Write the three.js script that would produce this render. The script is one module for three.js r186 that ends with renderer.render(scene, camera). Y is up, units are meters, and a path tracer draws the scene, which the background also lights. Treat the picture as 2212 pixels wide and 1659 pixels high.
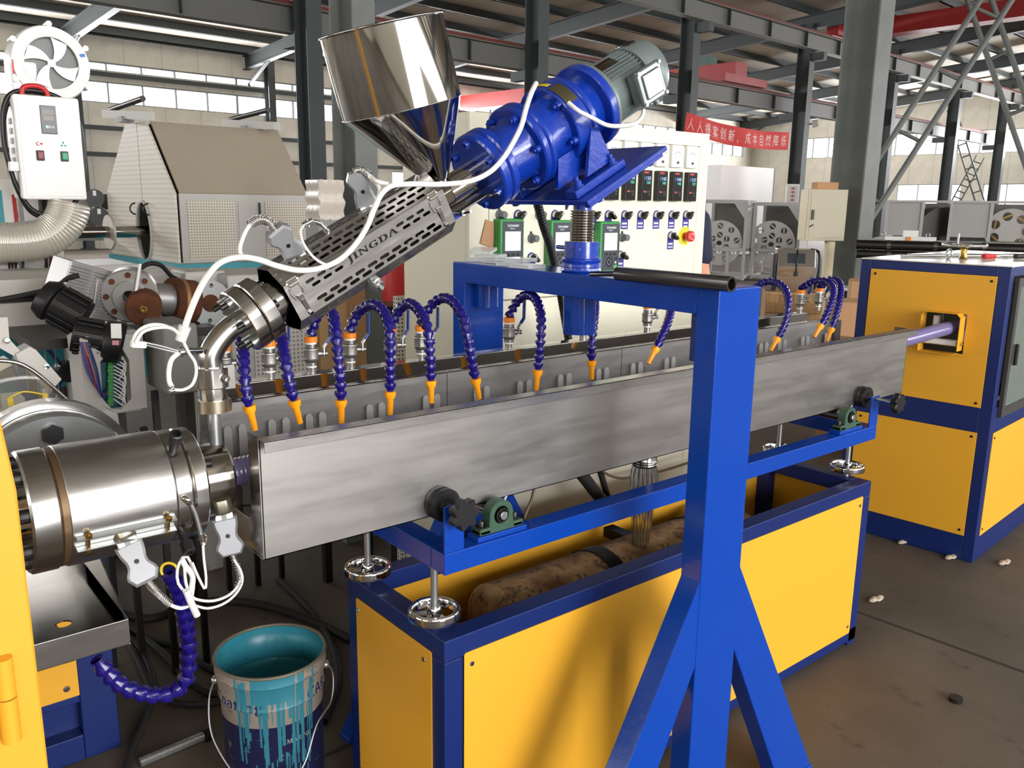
import * as THREE from 'three';
import { RoundedBoxGeometry } from 'three/addons/geometries/RoundedBoxGeometry.js';
import { mergeGeometries, toCreasedNormals } from 'three/addons/utils/BufferGeometryUtils.js';
import { MarchingCubes } from 'three/addons/objects/MarchingCubes.js';
import { FontLoader } from 'three/addons/loaders/FontLoader.js';
import { TextGeometry } from 'three/addons/geometries/TextGeometry.js';
import { RectAreaLightUniformsLib } from 'three/addons/lights/RectAreaLightUniformsLib.js';

/* ---------- camera ---------- */
const W = 2212, H = 1659, F = 1832, D2R = Math.PI / 180;
const TILT = 12.065 * D2R, ROLL = -0.773 * D2R, YAW = 39.4 * D2R, EYE = new THREE.Vector3(0, 1.5, 0);
const scene = new THREE.Scene();
const camera = new THREE.PerspectiveCamera(2 * Math.atan(H / 2 / F) / D2R, W / H, 0.05, 200);
const camRot = (() => {
  const m = new THREE.Matrix4().makeRotationY(-YAW);            // world x runs along the hose line, z towards the viewer's side
  m.multiply(new THREE.Matrix4().makeRotationX(-TILT)).multiply(new THREE.Matrix4().makeRotationZ(-ROLL));
  return m;
})();
camera.position.copy(EYE);
camera.quaternion.setFromRotationMatrix(camRot);
camera.updateMatrixWorld();

/* ---------- light: overcast sky through the window strips, and the exposure ---------- */
const renderer = new THREE.WebGLRenderer({ antialias: true });
renderer.toneMapping = THREE.LinearToneMapping;
renderer.toneMappingExposure = 1.0;
renderer.shadowMap.enabled = true;
RectAreaLightUniformsLib.init();
scene.background = new THREE.Color(1.0, 1.0, 1.0);
scene.backgroundIntensity = 3.2;
// building axes: u along the hall, v across it (towards the viewer), turned a little from the hose line
const BT = 4.0 * D2R;
const uv = (u, v, y = 0) => new THREE.Vector3(u * Math.cos(BT) + v * Math.sin(BT), y, -u * Math.sin(BT) + v * Math.cos(BT));
const V_FAR = -27, V_NEAR = 10, U_END = 44, U_BACK = -14;
function daylight(u, v, y, w, h, faceU, faceV, power, color = 0xfdfcff) {   // daylight of one run of windows, set in its opening
  const l = new THREE.RectAreaLight(color, power, w, h);
  l.position.copy(uv(u, v, y)); l.lookAt(uv(u + faceU, v + faceV, y)); l.name = 'window_daylight';
  scene.add(l); return l;
}
daylight(15, V_NEAR - 0.3, 4.65, 50, 2.3, 0, -1, 6);
daylight(0.9, V_NEAR - 0.3, 2.2, 4.8, 4.2, 0, -1, 14);
daylight(12, V_FAR + 0.3, 4.6, 50, 1.0, 0, 1, 34);
daylight(U_END - 0.3, -9, 4.6, 30, 1.0, -1, 0, 55);
daylight(U_BACK + 0.3, -6, 4.0, 22, 2.2, 1, 0, 3.5);

/* ---------- helpers ---------- */
let seed = 20240607;
const rnd = () => { seed = (seed * 1664525 + 1013904223) >>> 0; return seed / 4294967296; };
const rr = (a, b) => a + (b - a) * rnd();
const V3 = (x, y, z) => new THREE.Vector3(x, y, z);
const INV = camRot.clone();
function ray(px, py) { return V3((px - W / 2) / F, -(py - H / 2) / F, -1).applyMatrix4(INV); }
function at(px, py, ax, val) { const d = ray(px, py), k = (val - EYE[ax]) / d[ax]; return EYE.clone().addScaledVector(d, k); }
function dp(px, py, depth) { return EYE.clone().addScaledVector(ray(px, py), depth); }
function atV(px, py, v) { // on a plane across the hall at distance v
  const d = ray(px, py), n = uv(0, 1), k = (v - EYE.dot(n)) / d.dot(n); return EYE.clone().addScaledVector(d, k);
}
const used = {};
function numbered(n) { const k = used[n] = (used[n] ?? -1) + 1; return k ? n + '_' + String(k).padStart(3, '0') : n; }
function clean(g) {
  let q = g.index ? g.toNonIndexed() : g;
  for (const k of Object.keys(q.attributes)) if (!['position', 'normal', 'uv'].includes(k)) q.deleteAttribute(k);
  if (!q.attributes.normal) q.computeVertexNormals();
  if (!q.attributes.uv) q.setAttribute('uv', new THREE.BufferAttribute(new Float32Array(q.attributes.position.count * 2), 2));
  q.morphAttributes = {}; return q;
}
const flat = (a) => (Array.isArray(a) ? a.flat(9) : [a]);
function join(gs) { gs = flat(gs).map(clean); return gs.length === 1 ? gs[0] : mergeGeometries(gs); }
function boxUV(g, s = 1) {
  const p = g.attributes.position, n = g.attributes.normal, u = g.attributes.uv;
  for (let i = 0; i < p.count; i++) {
    const ax = Math.abs(n.getX(i)), ay = Math.abs(n.getY(i)), az = Math.abs(n.getZ(i));
    if (ax >= ay && ax >= az) u.setXY(i, p.getZ(i) * s, p.getY(i) * s);
    else if (ay >= az) u.setXY(i, p.getX(i) * s, p.getZ(i) * s);
    else u.setXY(i, p.getX(i) * s, p.getY(i) * s);
  }
  return g;
}
function mesh(name, gs, mat, parent, o = {}) {
  const g = join(gs);
  if (o.box !== false && mat.userData.metric) boxUV(g);
  const m = new THREE.Mesh(g, mat); m.castShadow = m.receiveShadow = true;
  m.name = name; parent.add(m);
  if (o.pos) m.position.set(...o.pos);
  if (o.rot) m.rotation.set(...o.rot);
  if (o.label) m.userData.label = o.label;
  return m;
}
const part = (parent, name, gs, mat, o) => mesh(name, gs, mat, parent, o);
function thing(name, label, category, pos = [0, 0, 0], o = {}) {
  const g = new THREE.Group(); g.name = numbered(name);
  if (pos.isVector3) g.position.copy(pos); else g.position.set(...pos);
  if (o.rot) g.rotation.set(...o.rot);
  g.userData = { label, category }; if (o.group) g.userData.group = o.group;
  scene.add(g); return g;
}
function single(name, label, category, gs, mat, o = {}) {
  const m = mesh(numbered(name), gs, mat, scene, o); m.userData = { label, category };
  if (o.group) m.userData.group = o.group; if (o.kind) m.userData.kind = o.kind; return m;
}
function struct(name, gs, mat, o = {}) { const m = mesh(o.keep ? name : numbered(name), gs, mat, o.parent ?? scene, o); if (!o.parent) { m.userData = { kind: 'structure', label: o.label, category: o.category }; } return m; }
// geometry
const T = (g, p, r) => { if (r) { g.rotateX(r[0]); g.rotateY(r[1]); g.rotateZ(r[2]); } if (p) g.translate(...(p.isVector3 ? [p.x, p.y, p.z] : p)); return g; };
function box(w, h, d, p, r, bev = 0) { const g = bev ? new RoundedBoxGeometry(w, h, d, 1, bev) : new THREE.BoxGeometry(w, h, d); return T(g, p, r); }
function bx(x0, x1, y0, y1, z0, z1, bev = 0) { return box(x1 - x0, y1 - y0, z1 - z0, [(x0 + x1) / 2, (y0 + y1) / 2, (z0 + z1) / 2], null, bev); }
const QY = V3(0, 1, 0);
function cyl(a, b, r0, r1 = r0, seg = 20, open = false) { // from point a to point b
  a = a.isVector3 ? a : V3(...a); b = b.isVector3 ? b : V3(...b);
  const d = b.clone().sub(a), L = d.length(), g = new THREE.CylinderGeometry(r1, r0, L, seg, 1, open);
  g.applyQuaternion(new THREE.Quaternion().setFromUnitVectors(QY, d.divideScalar(L)));
  return g.translate((a.x + b.x) / 2, (a.y + b.y) / 2, (a.z + b.z) / 2);
}
function lathe(pts, a = [0, 0, 0], dir = [0, 1, 0], seg = 24) { // pts [r, h] along dir
  const g = new THREE.LatheGeometry(pts.map((p) => new THREE.Vector2(Math.max(p[0], 1e-5), p[1])), seg);
  const gg = toCreasedNormals(g, 0.7);
  gg.applyQuaternion(new THREE.Quaternion().setFromUnitVectors(QY, V3(...dir).normalize()));
  return T(gg, a);
}
function crv(pts, closed = false) { return new THREE.CatmullRomCurve3(pts.map((p) => (p.isVector3 ? p : V3(...p))), closed, 'centripetal'); }
function tube(pts, r, seg = 40, rs = 8, closed = false) { return new THREE.TubeGeometry(crv(pts, closed), seg, r, rs, closed); }
function poly(pts, holes = []) { const s = new THREE.Shape(pts.map((p) => new THREE.Vector2(...p))); for (const h of holes) s.holes.push(new THREE.Path(h.map((p) => new THREE.Vector2(...p)))); return s; }
function ext(shape, depth, bev = 0, cs = 8) { return new THREE.ExtrudeGeometry(shape, { depth, bevelEnabled: bev > 0, bevelSize: bev, bevelThickness: bev, bevelSegments: 1, curveSegments: cs }); }
function circ(cx, cy, r, n = 16) { return Array.from({ length: n }, (_, i) => [cx + r * Math.cos(i / n * 6.28319), cy + r * Math.sin(i / n * 6.28319)]); }
function slot(cx, cy, l, w, n = 4) { const o = []; for (let i = 0; i <= n; i++) { const a = -Math.PI / 2 + Math.PI * i / n; o.push([cx + l / 2 - w / 2 + w / 2 * Math.cos(a), cy + w / 2 * Math.sin(a)]); } for (let i = 0; i <= n; i++) { const a = Math.PI / 2 + Math.PI * i / n; o.push([cx - l / 2 + w / 2 + w / 2 * Math.cos(a), cy + w / 2 * Math.sin(a)]); } return o; }
const rectP = (x0, y0, x1, y1) => [[x0, y0], [x1, y0], [x1, y1], [x0, y1]];
function hexBolt(a, dir, r, h, shank = 0, seg = 6) { // a hex head (and shank) whose base sits at a
  const d = V3(...(dir.isVector3 ? dir.toArray() : dir)).normalize(), A = a.isVector3 ? a : V3(...a), o = [cyl(A, A.clone().addScaledVector(d, h), r, r, seg)];
  if (shank) o.push(cyl(A.clone().addScaledVector(d, h), A.clone().addScaledVector(d, h + shank), r * 0.55, r * 0.55, 10));
  return o;
}
function capScrew(a, dir, r, h) { // socket head screw
  return lathe([[0, 0], [r, 0], [r, h * 0.92], [r * 0.92, h], [r * 0.55, h], [r * 0.5, h * 0.45], [0, h * 0.45]], a.isVector3 ? a.toArray() : a, dir, 14);
}
function coil(pts, R, wire, turns, rs = 5) { // spring along a curve
  const c = crv(pts), n = turns * 12, fr = c.computeFrenetFrames(n, false), out = [];
  for (let i = 0; i <= n; i++) { const p = c.getPointAt(i / n), a = i / 12 * Math.PI * 2; out.push(p.addScaledVector(fr.normals[i], R * Math.cos(a)).addScaledVector(fr.binormals[i], R * Math.sin(a))); }
  return new THREE.TubeGeometry(new THREE.CatmullRomCurve3(out), n, wire, rs);
}
/* ---------- textures (matter only: grain, stains, print) ---------- */
function noiseField(n, oct, sd, stretchX = 1, stretchY = 1) { // tiling value noise
  const old = seed; seed = sd; const out = new Float32Array(n * n); let amp = 1, tot = 0;
  for (const c of oct) {
    const cx = Math.max(1, Math.round(c * stretchX)), cy = Math.max(1, Math.round(c * stretchY)), g = Array.from({ length: cx * cy }, rnd);
    for (let y = 0; y < n; y++) for (let x = 0; x < n; x++) {
      const fx = x / n * cx, fy = y / n * cy, x0 = Math.floor(fx), y0 = Math.floor(fy), tx = fx - x0, ty = fy - y0, sx = tx * tx * (3 - 2 * tx), sy = ty * ty * (3 - 2 * ty);
      const q = (a, b) => g[(b % cy) * cx + (a % cx)];
      out[y * n + x] += amp * ((q(x0, y0) * (1 - sx) + q(x0 + 1, y0) * sx) * (1 - sy) + (q(x0, y0 + 1) * (1 - sx) + q(x0 + 1, y0 + 1) * sx) * sy);
    }
    tot += amp; amp *= 0.6;
  }
  seed = old; for (let i = 0; i < out.length; i++) out[i] /= tot; return out;
}
function dataTex(n, fn, srgb = false, rep = 1) {
  const d = new Uint8Array(n * n * 4);
  for (let i = 0; i < n * n; i++) { const c = fn(i % n, Math.floor(i / n), i); d[i * 4] = c[0]; d[i * 4 + 1] = c[1]; d[i * 4 + 2] = c[2]; d[i * 4 + 3] = 255; }
  const t = new THREE.DataTexture(d, n, n); t.magFilter = THREE.LinearFilter; t.wrapS = t.wrapT = THREE.RepeatWrapping; t.repeat.set(rep, rep);
  if (srgb) t.colorSpace = THREE.SRGBColorSpace; t.needsUpdate = true; return t;
}
function canvasTex(w, h, draw) { const c = document.createElement('canvas'); c.width = w; c.height = h; const g = c.getContext('2d'); draw(g, w, h); const t = new THREE.CanvasTexture(c); t.colorSpace = THREE.SRGBColorSpace; return t; }
const mixc = (a, b, t) => [0, 1, 2].map((i) => a[i] + (b[i] - a[i]) * t);
const nzA = noiseField(256, [4, 8, 16, 32, 64], 11), nzB = noiseField(256, [16, 32, 64, 128], 12), nzC = noiseField(512, [3, 6, 12, 24, 48, 96], 13);
const nzBrush = noiseField(256, [4, 8, 16, 32], 14, 1, 8), nzBrushV = noiseField(256, [4, 8, 16, 32], 15, 8, 1);
const gray = (v) => [v, v, v];
const texBrush = dataTex(256, (x, y, i) => gray(120 + 90 * nzBrush[i]), false, 3);
const texSmudge = dataTex(256, (x, y, i) => gray(70 + 150 * nzA[i]), false, 2.2);
const texFine = dataTex(256, (x, y, i) => gray(128 + 127 * (nzB[i] - 0.5) * 2), false, 6);
const std = (o) => new THREE.MeshStandardMaterial(o), phy = (o) => new THREE.MeshPhysicalMaterial(o);
const met = (m) => { m.userData.metric = true; return m; };
const M = {
  blue: met(phy({ color: 0x083e9e, roughness: 0.36, roughnessMap: texSmudge, bumpMap: texFine, bumpScale: 0.0002 })),
  navy: met(phy({ color: 0x09225f, roughness: 0.4, bumpMap: texFine, bumpScale: 0.0002 })),
  gear: met(phy({ color: 0x08339a, roughness: 0.3, clearcoat: 0.7, clearcoatRoughness: 0.1, bumpMap: texFine, bumpScale: 0.0006 })),
  yellow: met(std({ color: 0xe2a528, roughness: 0.5, bumpMap: texFine, bumpScale: 0.00012 })),
  stainless: met(phy({ color: 0xaaa7a2, metalness: 1, roughness: 0.34, roughnessMap: texBrush, bumpMap: texBrush, bumpScale: 0.00004 })),
  polish: std({ color: 0xc4c1bc, metalness: 1, roughness: 0.07 }),
  satin: met(std({ color: 0xb5b3ae, metalness: 1, roughness: 0.22, bumpMap: texSmudge, bumpScale: 0.0003 })),
  steel: met(std({ color: 0x9c9a95, metalness: 1, roughness: 0.3, roughnessMap: texSmudge })),
  cast: std({ color: 0x8f8c86, metalness: 0.85, roughness: 0.42 }),
  zinc: std({ color: 0xb9bcbc, metalness: 0.9, roughness: 0.34 }),
  chrome: std({ color: 0xcdccca, metalness: 1, roughness: 0.1 }),
  darksteel: std({ color: 0x3c3a38, metalness: 0.9, roughness: 0.4 }),
  black: std({ color: 0x151516, roughness: 0.42 }),
  blackSoft: std({ color: 0x1c1b1a, roughness: 0.75 }),
  purple: std({ color: 0x180f66, roughness: 0.24 }),
  nozzle: std({ color: 0xffa417, roughness: 0.38 }),
  orange: std({ color: 0xf58a1c, roughness: 0.42 }),
  white: std({ color: 0xe9e8e3, roughness: 0.4 }),
  whiteCable: std({ color: 0xe4e2da, roughness: 0.36 }),
  teflon: std({ color: 0xf2f1ec, roughness: 0.7 }),
  handleBlue: std({ color: 0x16398c, roughness: 0.3 }),
  cream: met(std({ color: 0xdedac4, roughness: 0.5, bumpMap: texFine, bumpScale: 0.00015 })),
  motorGrey: std({ color: 0x7a8583, metalness: 0.35, roughness: 0.38 }),
  greenCast: met(std({ color: 0x35523f, roughness: 0.5, bumpMap: texFine, bumpScale: 0.0008 })),
  grey: std({ color: 0x8f8f8b, roughness: 0.6 }),
  lightGrey: met(std({ color: 0xb9b7b0, roughness: 0.6 })),
  brass: std({ color: 0xb08d4a, metalness: 1, roughness: 0.3 }),
  clear: phy({ color: 0xf4f6f6, roughness: 0.2, transmission: 0.6, thickness: 0 }),
  acrylic: phy({ color: 0xf0eee6, roughness: 0.05, transmission: 0.93, thickness: 0 }),
  tapeYellow: std({ color: 0xe8c93a, roughness: 0.45 }),
  red: std({ color: 0xc02327, roughness: 0.45 }),
  teal: std({ color: 0x3c9aa8, roughness: 0.5 }),
  darkGap: std({ color: 0x0c0c0c, roughness: 0.9 }),
  sleeve: phy({ color: 0xf2f2ee, roughness: 0.35, transmission: 0.25, thickness: 0 }),
};
const font = await new FontLoader().loadAsync('fonts/droid/droid_sans_bold.typeface.json');
const fontSerif = await new FontLoader().loadAsync('fonts/droid/droid_serif_bold.typeface.json');
function screwHead(p, dir, r = 0.0045) { return lathe([[0, 0], [r, 0], [r * 0.95, r * 0.35], [r * 0.5, r * 0.55], [0, r * 0.6]], p, dir, 10); }
function cable(name, label, pts, r, mat = M.whiteCable, seg = 0, o = {}) { const c = crv(pts); return single(name, label, 'cable', [new THREE.TubeGeometry(c, seg || Math.max(24, Math.round(c.getLength() / 0.012)), r, 8)], mat, o); }
const Z = (arr) => arr.map(([x, y, z]) => at(x, y, 'z', z));
const Z0 = Z;
/* ---------- the hall ---------- */
const roofY = (v) => (v < -5 ? 6.2 + (v + 27) * 0.08 : 7.96 - (v + 5) * 0.077);
const MB = {
  floor: met(std({ roughness: 0.72, map: dataTex(512, (x, y, i) => { const n = nzC[i], m = nzC[(i * 7 + 1300) % nzC.length], k = Math.min(1, Math.max(0, (n - 0.3) * 2)); let c = mixc([74, 65, 55], [108, 97, 84], k); if (m > 0.62) c = mixc(c, [50, 45, 40], Math.min(1, (m - 0.62) * 6)); return c; }, true, 0.42), bumpMap: dataTex(256, (x, y, i) => gray(255 * nzA[i]), false, 0.9), bumpScale: 0.002 })),
  wall: met(std({ color: 0xe6e1d5, roughness: 0.75, map: dataTex(256, (x, y, i) => { const s = x % 256 < 3 ? 0.72 : 1, v = (225 + 25 * nzA[i]) * s; return [v, v, v * 0.985]; }, true, 0.9) })),
  roof: met(std({ color: 0xddd7cb, roughness: 0.8, map: dataTex(256, (x, y, i) => { const v = 205 + 45 * nzA[i]; return [v, v * 0.98, v * 0.95]; }, true, 0.3) })),
  steelDark: std({ color: 0x3f4545, roughness: 0.6 }),
  steelPaint: met(std({ color: 0x7d817c, roughness: 0.55, map: dataTex(256, (x, y, i) => { const n = nzC[i * 3 % nzC.length]; return n > 0.66 ? mixc([215, 220, 216], [120, 96, 74], (n - 0.66) * 5) : gray(205 + 40 * nzA[i]); }, true, 1.1) })),
  girder: std({ color: 0x6a6a64, roughness: 0.6 }),
  rail: std({ color: 0x6d3025, roughness: 0.7 }),
  crane: std({ color: 0x9c2622, roughness: 0.5 }),
  glass: phy({ color: 0xffffff, roughness: 0.02, transmission: 1, thickness: 0 }),
  frame: std({ color: 0x8e9290, roughness: 0.5 }),
};
const BR = BT; // turn of everything that stands square to the hall
function hallBox(u0, u1, y0, y1, v0, v1, bev = 0) { const c = uv((u0 + u1) / 2, (v0 + v1) / 2, (y0 + y1) / 2); return box(u1 - u0, y1 - y0, v1 - v0, [c.x, c.y, c.z], [0, BR, 0], bev); }
// floor slab
struct('floor', [hallBox(U_BACK - 1, U_END + 1, -0.3, 0, V_FAR - 1, V_NEAR + 1)], MB.floor, { label: 'brown grey worn concrete factory floor', category: 'floor' });
{ // saw-cut joints of the slab, thin sunk strips of dirt filling
  const g = [];
  for (const v of [-7.6, -4.6, -1.85, 1.2]) g.push(hallBox(U_BACK, U_END, 0.0004, 0.0012, v - 0.006, v + 0.006));
  for (let u = -6; u < 30; u += 4.5) g.push(hallBox(u - 0.006, u + 0.006, 0.0004, 0.0012, V_FAR, V_NEAR));
  struct('trim_1', g, std({ color: 0x2c2823, roughness: 0.95 }), { keep: true, label: 'dark dirt filled joints cut across the concrete floor', category: 'floor joint' });
}
// long wall on the far side, with a band of windows
let wn = 0;
function windowBand(along, fixed, a0, a1, y0, y1, n, label) { // one window of n panes: along 'u' or 'v'
  const w = new THREE.Group(); w.name = 'window_' + (++wn); w.userData = { kind: 'structure', label, category: 'window' }; scene.add(w);
  const bxx = (p0, p1, q0, q1, t0, t1) => (along === 'u' ? hallBox(p0, p1, q0, q1, fixed + t0, fixed + t1) : hallBox(fixed + t0, fixed + t1, q0, q1, p0, p1));
  const fr = 0.035, f = [bxx(a0, a1, y0, y0 + fr, -0.05, 0.05), bxx(a0, a1, y1 - fr, y1, -0.05, 0.05)], step = (a1 - a0) / n;
  for (let i = 0; i <= n; i++) f.push(bxx(a0 + i * step - 0.015, a0 + i * step + 0.015, y0 + fr, y1 - fr, -0.05, 0.05));
  part(w, 'frame', f, MB.frame);
  for (let i = 0; i < n; i++) part(w, 'pane', [bxx(a0 + i * step + 0.015, a0 + (i + 1) * step - 0.015, y0 + fr, y1 - fr, -0.004, 0.004)], MB.glass);
  return w;
}
const U0 = U_BACK, colsU = [2.2, 8.0, 13.5, 19.0, 24.9, 30.9, 36.9, 42.6];
{ // far wall, openings between wall strips
  const t0 = V_FAR - 0.2, t1 = V_FAR, w = [];
  w.push(hallBox(U0, U_END, 0, 1.1, t0, t1), hallBox(U0, U_END, 2.6, 4.18, t0, t1), hallBox(U0, U_END, 4.79, 5.07, t0, t1), hallBox(U0, U_END, 5.32, 6.3, t0, t1));
  w.push(hallBox(U0, 19.2, 1.1, 2.6, t0, t1), hallBox(22.2, U_END, 1.1, 2.6, t0, t1));
  w.push(hallBox(U0, 3.2, 4.18, 5.32, t0, t1), hallBox(43.2, U_END, 4.18, 5.32, t0, t1));
  struct('wall_left', w, MB.wall, { keep: true, label: 'long pale grey sheet metal wall under a band of windows', category: 'wall' });
  for (let u = 3.2; u < 43; u += 5) { windowBand('u', V_FAR - 0.1, u, u + 5, 4.18, 4.79, 5, 'bright lower window band of the long sheet metal wall'); windowBand('u', V_FAR - 0.1, u, u + 5, 5.07, 5.32, 5, 'narrow bright window band high on the long wall'); }
  windowBand('u', V_FAR - 0.1, 19.2, 22.2, 1.1, 2.6, 3, 'low window behind the cream control cabinet');
  const gts = new THREE.Group();
  for (const y of [1.0, 2.75, 3.5, 5.0, 6.1]) struct('trim_2', [hallBox(U0, U_END, y - 0.08, y + 0.04, V_FAR, V_FAR + 0.12)], MB.steelDark, { label: 'dark horizontal rail along the long sheet metal wall', category: 'wall rail' });
}
{ // end wall
  const t0 = U_END, t1 = U_END + 0.2, w = [], hb = (y0, y1, v0, v1) => w.push(hallBox(t0, t1, y0, y1, v0, v1));
  hb(0, 1.0, V_FAR, V_NEAR); hb(2.65, 4.05, V_FAR, V_NEAR); hb(5.1, 8.0, V_FAR, V_NEAR);
  hb(4.05, 5.1, V_FAR, -24.2); hb(4.05, 5.1, -21.6, -20.9); hb(4.05, 5.1, -1.2, V_NEAR);
  hb(1.0, 2.65, V_FAR, -22.4); hb(1.0, 2.65, -21.2, -18.6); hb(1.0, 2.65, -15.6, -14.6); hb(1.0, 2.65, -11.6, V_NEAR);
  struct('wall_front', w, MB.wall, { keep: true, label: 'pale end wall of the hall with bright windows', category: 'wall' });
  windowBand('v', U_END + 0.1, -24.2, -21.6, 4.05, 5.1, 3, 'bright upper window of the end wall beside the junction box column');
  for (let i = 0; i < 4; i++) windowBand('v', U_END + 0.1, -20.9 + i * 4.925, -20.9 + (i + 1) * 4.925, 4.05, 5.1, 5, 'long bright upper window band of the end wall');
  windowBand('v', U_END + 0.1, -22.4, -21.2, 1.0, 2.65, 1, 'narrow low window of the end wall');
  windowBand('v', U_END + 0.1, -18.6, -15.6, 1.0, 2.65, 3, 'low window of the end wall above the wire cage machine');
  windowBand('v', U_END + 0.1, -14.6, -11.6, 1.0, 2.65, 3, 'bluish low window of the end wall');
}
{ // near long wall (behind the viewer) with the same window band and an open gate; back wall
  const t0 = V_NEAR, t1 = V_NEAR + 0.2;
  struct('wall_right', [hallBox(U0, U_END, 5.8, 7, t0, t1), hallBox(U0, -9.5, 3.4, 5.8, t0, t1), hallBox(40, U_END, 3.4, 5.8, t0, t1), hallBox(U0, -1.6, 0, 3.4, t0, t1), hallBox(3.4, U_END, 0, 3.4, t0, t1)], MB.wall, { keep: true, label: 'long sheet metal wall behind the viewer with windows and gate', category: 'wall' });
  windowBand('u', V_NEAR + 0.1, -9.5, -1.6, 3.4, 5.8, 8, 'tall window band in the wall behind the viewer');
  windowBand('u', V_NEAR + 0.1, 3.4, 40, 3.4, 5.8, 36, 'long window band in the wall behind the viewer');
  struct('wall_back', [hallBox(U0 - 0.2, U0, 0, 2.9, V_FAR, V_NEAR), hallBox(U0 - 0.2, U0, 5.1, 8.1, V_FAR, V_NEAR), hallBox(U0 - 0.2, U0, 2.9, 5.1, V_FAR, -17), hallBox(U0 - 0.2, U0, 2.9, 5.1, 5, V_NEAR)], MB.wall, { keep: true, label: 'back gable wall of the hall behind the extruder', category: 'wall' });
  windowBand('v', U0 - 0.1, -17, 5, 2.9, 5.1, 11, 'window band in the back gable wall');
}
{ // roof sheets, purlins, rafters
  const sheet = (v0, v1) => { const y0 = roofY(v0), y1 = roofY(v1), L = Math.hypot(v1 - v0, y1 - y0), c = uv((U0 + U_END) / 2, (v0 + v1) / 2, (y0 + y1) / 2 + 0.06); const g = new THREE.BoxGeometry(U_END - U0 + 1, 0.1, L); g.rotateX(-Math.atan2(y1 - y0, v1 - v0)); g.rotateY(BR); g.translate(c.x, c.y, c.z); return g; };
  const ceil = struct('ceiling', [sheet(V_FAR - 0.3, -5), sheet(-5, V_NEAR + 0.3)], MB.roof, { keep: true, label: 'ribbed grey sheet metal roof of the factory hall', category: 'roof' });
  for (let v = V_FAR + 0.4; v < V_NEAR; v += 1.45) part(ceil, 'purlin', [hallBox(U0, U_END, roofY(v) - 0.2, roofY(v) + 0.02, v - 0.04, v + 0.04), hallBox(U0, U_END, roofY(v) - 0.2, roofY(v) - 0.17, v - 0.04, v + 0.08)], MB.steelDark);
  for (const u of colsU) {
    const seg = (v0, v1) => { const y0 = roofY(v0) - 0.42, y1 = roofY(v1) - 0.42, L = Math.hypot(v1 - v0, y1 - y0), c = uv(u, (v0 + v1) / 2, (y0 + y1) / 2); return [[0.2, 0.025, 0.2], [0.2, 0.025, -0.2], [0.02, 0.4, 0]].map(([w, h, dy]) => { const g = new THREE.BoxGeometry(w, h, L); g.translate(0, dy, 0); g.rotateX(-Math.atan2(y1 - y0, v1 - v0)); g.rotateY(BR); g.translate(c.x, c.y, c.z); return g; }); };
    part(ceil, 'rafter', [seg(V_FAR, -5), seg(-5, V_NEAR)], MB.steelDark);
    // knee brace at the wall column
    const a = uv(u, V_FAR + 0.2, 5.1), b = uv(u, V_FAR + 1.6, roofY(V_FAR + 1.6) - 0.6); part(ceil, 'knee_brace', [cyl(a, b, 0.07, 0.07, 4)], MB.steelDark);
  }
}
// steel columns
function hColumn(name, c, s, t, h, mat, label, group, turn = BR, base = 0) {
  const o = thing(name, label, 'column', c, { rot: [0, turn, 0], group });
  part(o, 'flange', [bx(-s / 2, s / 2, base, h, -t / 2, -t / 2 + 0.018)], mat); part(o, 'flange', [bx(-s / 2, s / 2, base, h, t / 2 - 0.018, t / 2)], mat); part(o, 'web', [bx(-0.008, 0.008, base, h, -t / 2 + 0.018, t / 2 - 0.018)], mat);
  part(o, 'base_plate', [bx(-s / 2 - 0.06, s / 2 + 0.06, 0, 0.03, -t / 2 - 0.06, t / 2 + 0.06)], mat); return o;
}
for (const u of colsU) { const o = hColumn('crane_column', uv(u, -13.65), 0.3, 0.42, roofY(-13.65) - 0.45, MB.steelDark, 'dark steel crane column in the long row carrying the crane rails', 'row of dark crane columns'); part(o, 'bracket', [bx(-0.1, 0.1, 5.75, 5.98, 0.2, 0.62), bx(-0.1, 0.1, 4.1, 4.3, -0.7, -0.2)], MB.steelDark); }
for (const u of [8.2, 14.2, 20.2]) hColumn('wall_column', uv(u, V_FAR + 0.25), 0.24, 0.28, 6.0, MB.steelDark, 'slim dark column standing against the long window wall', 'columns along the window wall');
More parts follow.
